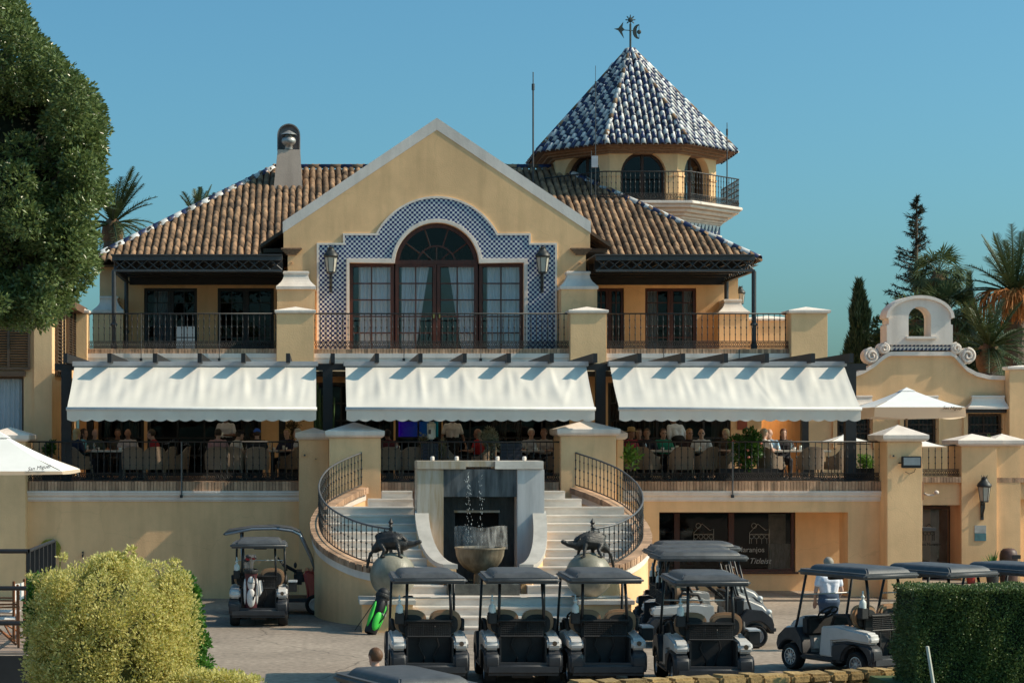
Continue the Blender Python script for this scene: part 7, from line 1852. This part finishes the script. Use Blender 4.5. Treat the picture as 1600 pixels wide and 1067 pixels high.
for (px, Y, w, lb) in ((798, -.2, .24, 'dark slatted planter box beside the elderly couple'), (672, -.2, .17, 'dark slatted planter box under the white dispenser')):
    x = X(px, Y)
    pt = thing('planter', lb, 'planter', (x, Y, TZ), 'slatted planters'); MB().box(x-w, x+w, Y-.15, Y+.2, TZ, TZ+.93).build('core', BLK, pt)
    for k in range(11): MB().box(x-w-.02, x+w+.02, Y-.18, Y-.151, TZ+.03+k*.082, TZ+.098+k*.082).build('slat', mat('slat_blue_grey_%d_%d' % (px, k), (.055, .06, .08), .6), pt)
# tall column cactus between the left and middle awning
cac = thing('column_cactus', 'tall green columnar cactus between the left and middle awning', 'cactus', (X(507, .75), .75, TZ)); rn = random.Random(6)
CAC = mat('cactus_skin', (.06, .12, .035), .6, .3, 8)
for k in range(13):
    px = 494+k*2.1+rn.uniform(-2, 2); y_ = .55+rn.uniform(0, .35); ht = Z(rn.uniform(588, 625), y_); r = .035; pr = []
    pts = [(X(500+(px-500)*.35, y_), y_, TZ+.3), (X(px, y_), y_, TZ+1.1), (X(px+(px-507)*.25+rn.uniform(-1, 1), y_), y_, ht)]
    MB().tube(pts, [r*.8, r, r*.55], 7).build('column', CAC, cac, False)
MB().lathe([(.22, 0), (.28, .35), (.30, .38), (.24, .38), (.0, .34)], (X(503, .75), .75, TZ), 14).build('pot', TERRA, cac, 2)

# --- background trees
def frond(b, o, az, el, L, droop, wl, n=22, nl=1, rn=random, fan=False):
    """pinnate palm frond: curved rib with rows of narrow leaflets"""
    pts = []; d = Vector((math.cos(az), math.sin(az), 0)); up = Vector((0, 0, 1))
    for i in range(n+1):
        t = i/n; pts.append(o+d*(L*t*math.cos(el)*(1-.12*t))+up*(L*t*math.sin(el)-droop*L*t*t))
    b.tube(pts[::3]+[pts[-1]], [.035*(1-k/(len(pts[::3])+1))+.006 for k in range(len(pts[::3])+1)], 4, False)
    side = d.cross(up)
    for i in range(3, n):
        t = i/n; w = wl*math.sin(PI*(.12+.84*t))**.7; tg = (pts[i+1]-pts[i-1]).normalized()
        for s in (-1, 1):
            tip = pts[i]+side*s*w*.72+tg*w*.62+up*(w*rn.uniform(-.15, .25)); q = tg*.028
            b.add([pts[i]-q, pts[i]+q, tip], [(0, 1, 2)])
PALM = mat_leaf('palm_leaf', (.03, .055, .02), (.09, .12, .045), .5, .2); DATES = mat('date_stalk', (.42, .15, .03), .7, .3, 6)
def date_palm(px, py, Y, L, label, n=46, ground=0, dates=False, seed=1):
    o = Vector((X(px, Y), Y, Z(py, Y))); rn = random.Random(seed); t = thing('date_palm', label, 'palm tree', (o.x, o.y, ground), 'palms behind the buildings'); b = MB()
    for k in range(n):
        el = rn.uniform(-.25, 1.35); frond(b, o, rn.uniform(0, 2*PI), el, L*rn.uniform(.8, 1.08), .18+.30*max(0, 1-el), L*.15, 26, rn=rn)
    tag(b.build('crown', PALM, t), kind='stuff')
    tr = MB(); nr = 22
    tr.lathe([(.30+.05*((i % 2)), (o.z-.1-ground)*i/nr) for i in range(nr+1)], (o.x, o.y, ground), 12); tr.build('trunk', BARK, t)
    MB().ell((o.x, o.y, o.z-.35), .42, .42, .6, 12, 8).build('boot', mat('palm_boot_%d' % seed, (.16, .09, .05), .9, .4, 10), t, True)
    if dates:
        for k in range(12):
            a = rn.uniform(0, 2*PI); c = MB(); q = o+Vector((math.cos(a)*.8, math.sin(a)*.8, .15))
            for j in range(26):
                e = q+Vector((rn.gauss(0, .2)+math.cos(a)*.35, rn.gauss(0, .2)+math.sin(a)*.35, -rn.uniform(.5, 1.25))); c.tube([tuple(q), tuple((q+e)/2+Vector((math.cos(a)*.12, math.sin(a)*.12, .15))), tuple(e)], .016, 4, False)
            c.tube([tuple(o), tuple(q)], .03, 5); tag(c.build('date_cluster', DATES, t), kind=None)
    return t
date_palm(1585, 460, 19, 2.9, 'date palm with orange fruit stalks at the right edge', 54, dates=True, seed=3)
date_palm(176, 350, 26, 2.7, 'date palm crown rising behind the left roof hip', 40, seed=4)
date_palm(310, 345, 30, 1.9, 'smaller palm crown peeping over the left roof hip', 34, seed=5)
date_palm(1545, 545, 16, 2.4, 'low palm behind the annex parapet on the right', 44, seed=8)
# fan palm
def fan_palm(px, py, Y, L, label, seed):
    o = Vector((X(px, Y), Y, Z(py, Y))); rn = random.Random(seed); t = thing('fan_palm', label, 'palm tree', (o.x, o.y, 0), 'palms behind the buildings'); b = MB()
    for k in range(60):
        d = Vector((rn.gauss(0, 1), rn.gauss(0, 1), rn.gauss(.1, .8))).normalized(); st = o+d*L*.45; b.tube([tuple(o), tuple(st)], .012, 4, False)
        u = d.cross(Vector((0, 0, 1))).normalized(); v = u.cross(d)
        for j in range(15):
            a = -1.5+3.0*j/14; tip = st+(d*math.cos(a)+u*math.sin(a))*L*.55*rn.uniform(.85, 1.05)-Vector((0, 0, .22*L*abs(math.sin(a))+.08*L)); q = (d*math.sin(a)-u*math.cos(a))*.03
            mid = st+(tip-st)*.5+Vector((0, 0, .05)); b.add([st, mid+q, tip, mid-q], [(0, 1, 2, 3)])
    tag(b.build('crown', mat_leaf('fan_leaf_%d' % seed, (.05, .08, .03), (.13, .17, .07), .5, .25), t), kind='stuff')
    MB().tube([(o.x, o.y, 0), tuple(o)], [.22, .18], 10).build('trunk', BARK, t); MB().ell((o.x, o.y, o.z-.9), .45, .45, .9, 12, 8).build('skirt', mat('dead_leaf_%d' % seed, (.16, .11, .06), .9, .4, 12), t, True)
fan_palm(1466, 425, 22, 1.35, 'fan palm in front of the tall conifer', 2)
fan_palm(1478, 490, 20, 1.5, 'lower fan palm seen through the bell gable opening', 6)
fan_palm(1432, 500, 19, 1.3, 'fan palm directly behind the bell gable arch', 9)
# conifer
def conifer(px, top, base, Y, hwpx, label, seed):
    rn = random.Random(seed); x = X(px, Y); z1 = Z(top, Y); z0 = Z(base, Y); s = (Y+D0)/F; t = thing('conifer', label, 'tree', (x, Y, 0)); b = MB(); br = MB()
    H = z1-z0; N_ = 120
    for k in range(N_):
        f = (k+rn.random())/N_; z = z1-H*f**.92; L = hwpx*s*(.06+.94*f**.85)*rn.uniform(.55, 1.1); a = rn.uniform(0, 2*PI); d = Vector((math.cos(a), math.sin(a), 0)); n = max(4, int(L/.10))
        pts = [Vector((x, Y, z))+d*L*i/n+Vector((0, 0, L*(.30*(i/n)**1.5-.06))) for i in range(n+1)]; br.tube(pts, [.03*(1-i/(n+1))+.006 for i in range(n+1)], 4, False)
        for i in range(1, n+1):
            for _ in range(9):
                dd_ = (d*.7+Vector((rn.gauss(0, .6), rn.gauss(0, .6), rn.gauss(.15, .5)))).normalized(); l = rn.uniform(.12, .24); q = dd_.cross(Vector((rn.gauss(0, 1), rn.gauss(0, 1), 1))).normalized()*.022
                p = pts[i]+Vector((rn.gauss(0, .03), rn.gauss(0, .03), rn.gauss(0, .03))); b.add([p-q, p+q, p+dd_*l], [(0, 1, 2)])
    tag(b.build('needles', mat_leaf('needle_%d' % seed, (.012, .022, .014), (.04, .055, .03), .6, .1), t), kind='stuff'); br.build('branches', BARK, t); MB().tube([(x, Y, 0), (x, Y, z1)], [.3, .02], 8).build('trunk', BARK, t)
conifer(1432, 309, 570, 26, 66, 'tall dark conifer rising behind the bell gable', 1)
# cypress
def cypress(px, top, base, Y, hw, label, seed, n=9000):
    rn = random.Random(seed); x = X(px, Y); z1 = Z(top, Y); z0 = Z(base, Y); s = (Y+D0)/F; t = thing('cypress', label, 'tree', (x, Y, 0), 'slim cypresses'); b = MB(); vv = []; ff = []
    for _ in range(n):
        f = rn.random()**.75; z = z1-(z1-z0)*f; r = hw*s*(min(1, f*1.25)**.75)*(1+.18*math.sin(z*3.1)+.1*math.sin(z*7)); a = rn.uniform(0, 2*PI); q = rn.uniform(.6, 1.05)*r*(1+.22*math.sin(a*3+z))
        p = Vector((x+math.cos(a)*q, Y+math.sin(a)*q, z)); d = Vector((math.cos(a)*.35, math.sin(a)*.35, 1)).normalized()+Vector((rn.gauss(0, .2), rn.gauss(0, .2), 0)); l = rn.uniform(.15, .32); w = d.cross(Vector((rn.gauss(0, 1), rn.gauss(0, 1), 0))).normalized()*.03; o = len(vv)
        vv += [p-w, p+w, p+d*l]; ff.append((o, o+1, o+2))
    b.v = [tuple(v) for v in vv]; b.f = ff; tag(b.build('foliage', mat_leaf('cypress_leaf_%d' % seed, (.012, .035, .015), (.05, .085, .035), .6, .1), t), kind='stuff')
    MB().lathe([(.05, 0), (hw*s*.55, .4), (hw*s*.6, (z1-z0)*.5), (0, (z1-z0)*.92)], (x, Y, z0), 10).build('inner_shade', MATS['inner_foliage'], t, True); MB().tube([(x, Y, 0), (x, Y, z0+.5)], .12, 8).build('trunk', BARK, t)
cypress(1342, 440, 600, 24, 21, 'slim cypress left of the bell gable', 2); cypress(1514, 430, 600, 30, 12, 'thin cypress between the fan palm and the date palm', 3, 4000)
# dense greenery behind the annex
mass = thing('tree', 'dense dark green tree mass behind the annex roof', 'tree', (X(1520, 24), 24, 0)); rn = random.Random(12)
bl = [((X(rn.uniform(1378, 1640), 24), 24+rn.uniform(-1, 1.5), Z(rn.uniform(520, 600), 24)), (.9, .8, .6)) for _ in range(26)]+[((X(1384+rn.uniform(-10, 10), 23), 23, Z(rn.uniform(500, 540), 23)), (.35, .3, .3)) for _ in range(6)]
tag(leaf_cloud(bl, 20000, .22, rn, .6, .35, .3).build('crown', mat_leaf('rear_tree_leaf', (.015, .035, .012), (.07, .11, .035), .5, .2), mass), kind='stuff'); MB().tube([(X(1520, 24), 24, 0), (X(1520, 24), 24, 5.5)], .25, 8).build('trunk', BARK, mass)

bpy.data.scenes.remove(BAKE)
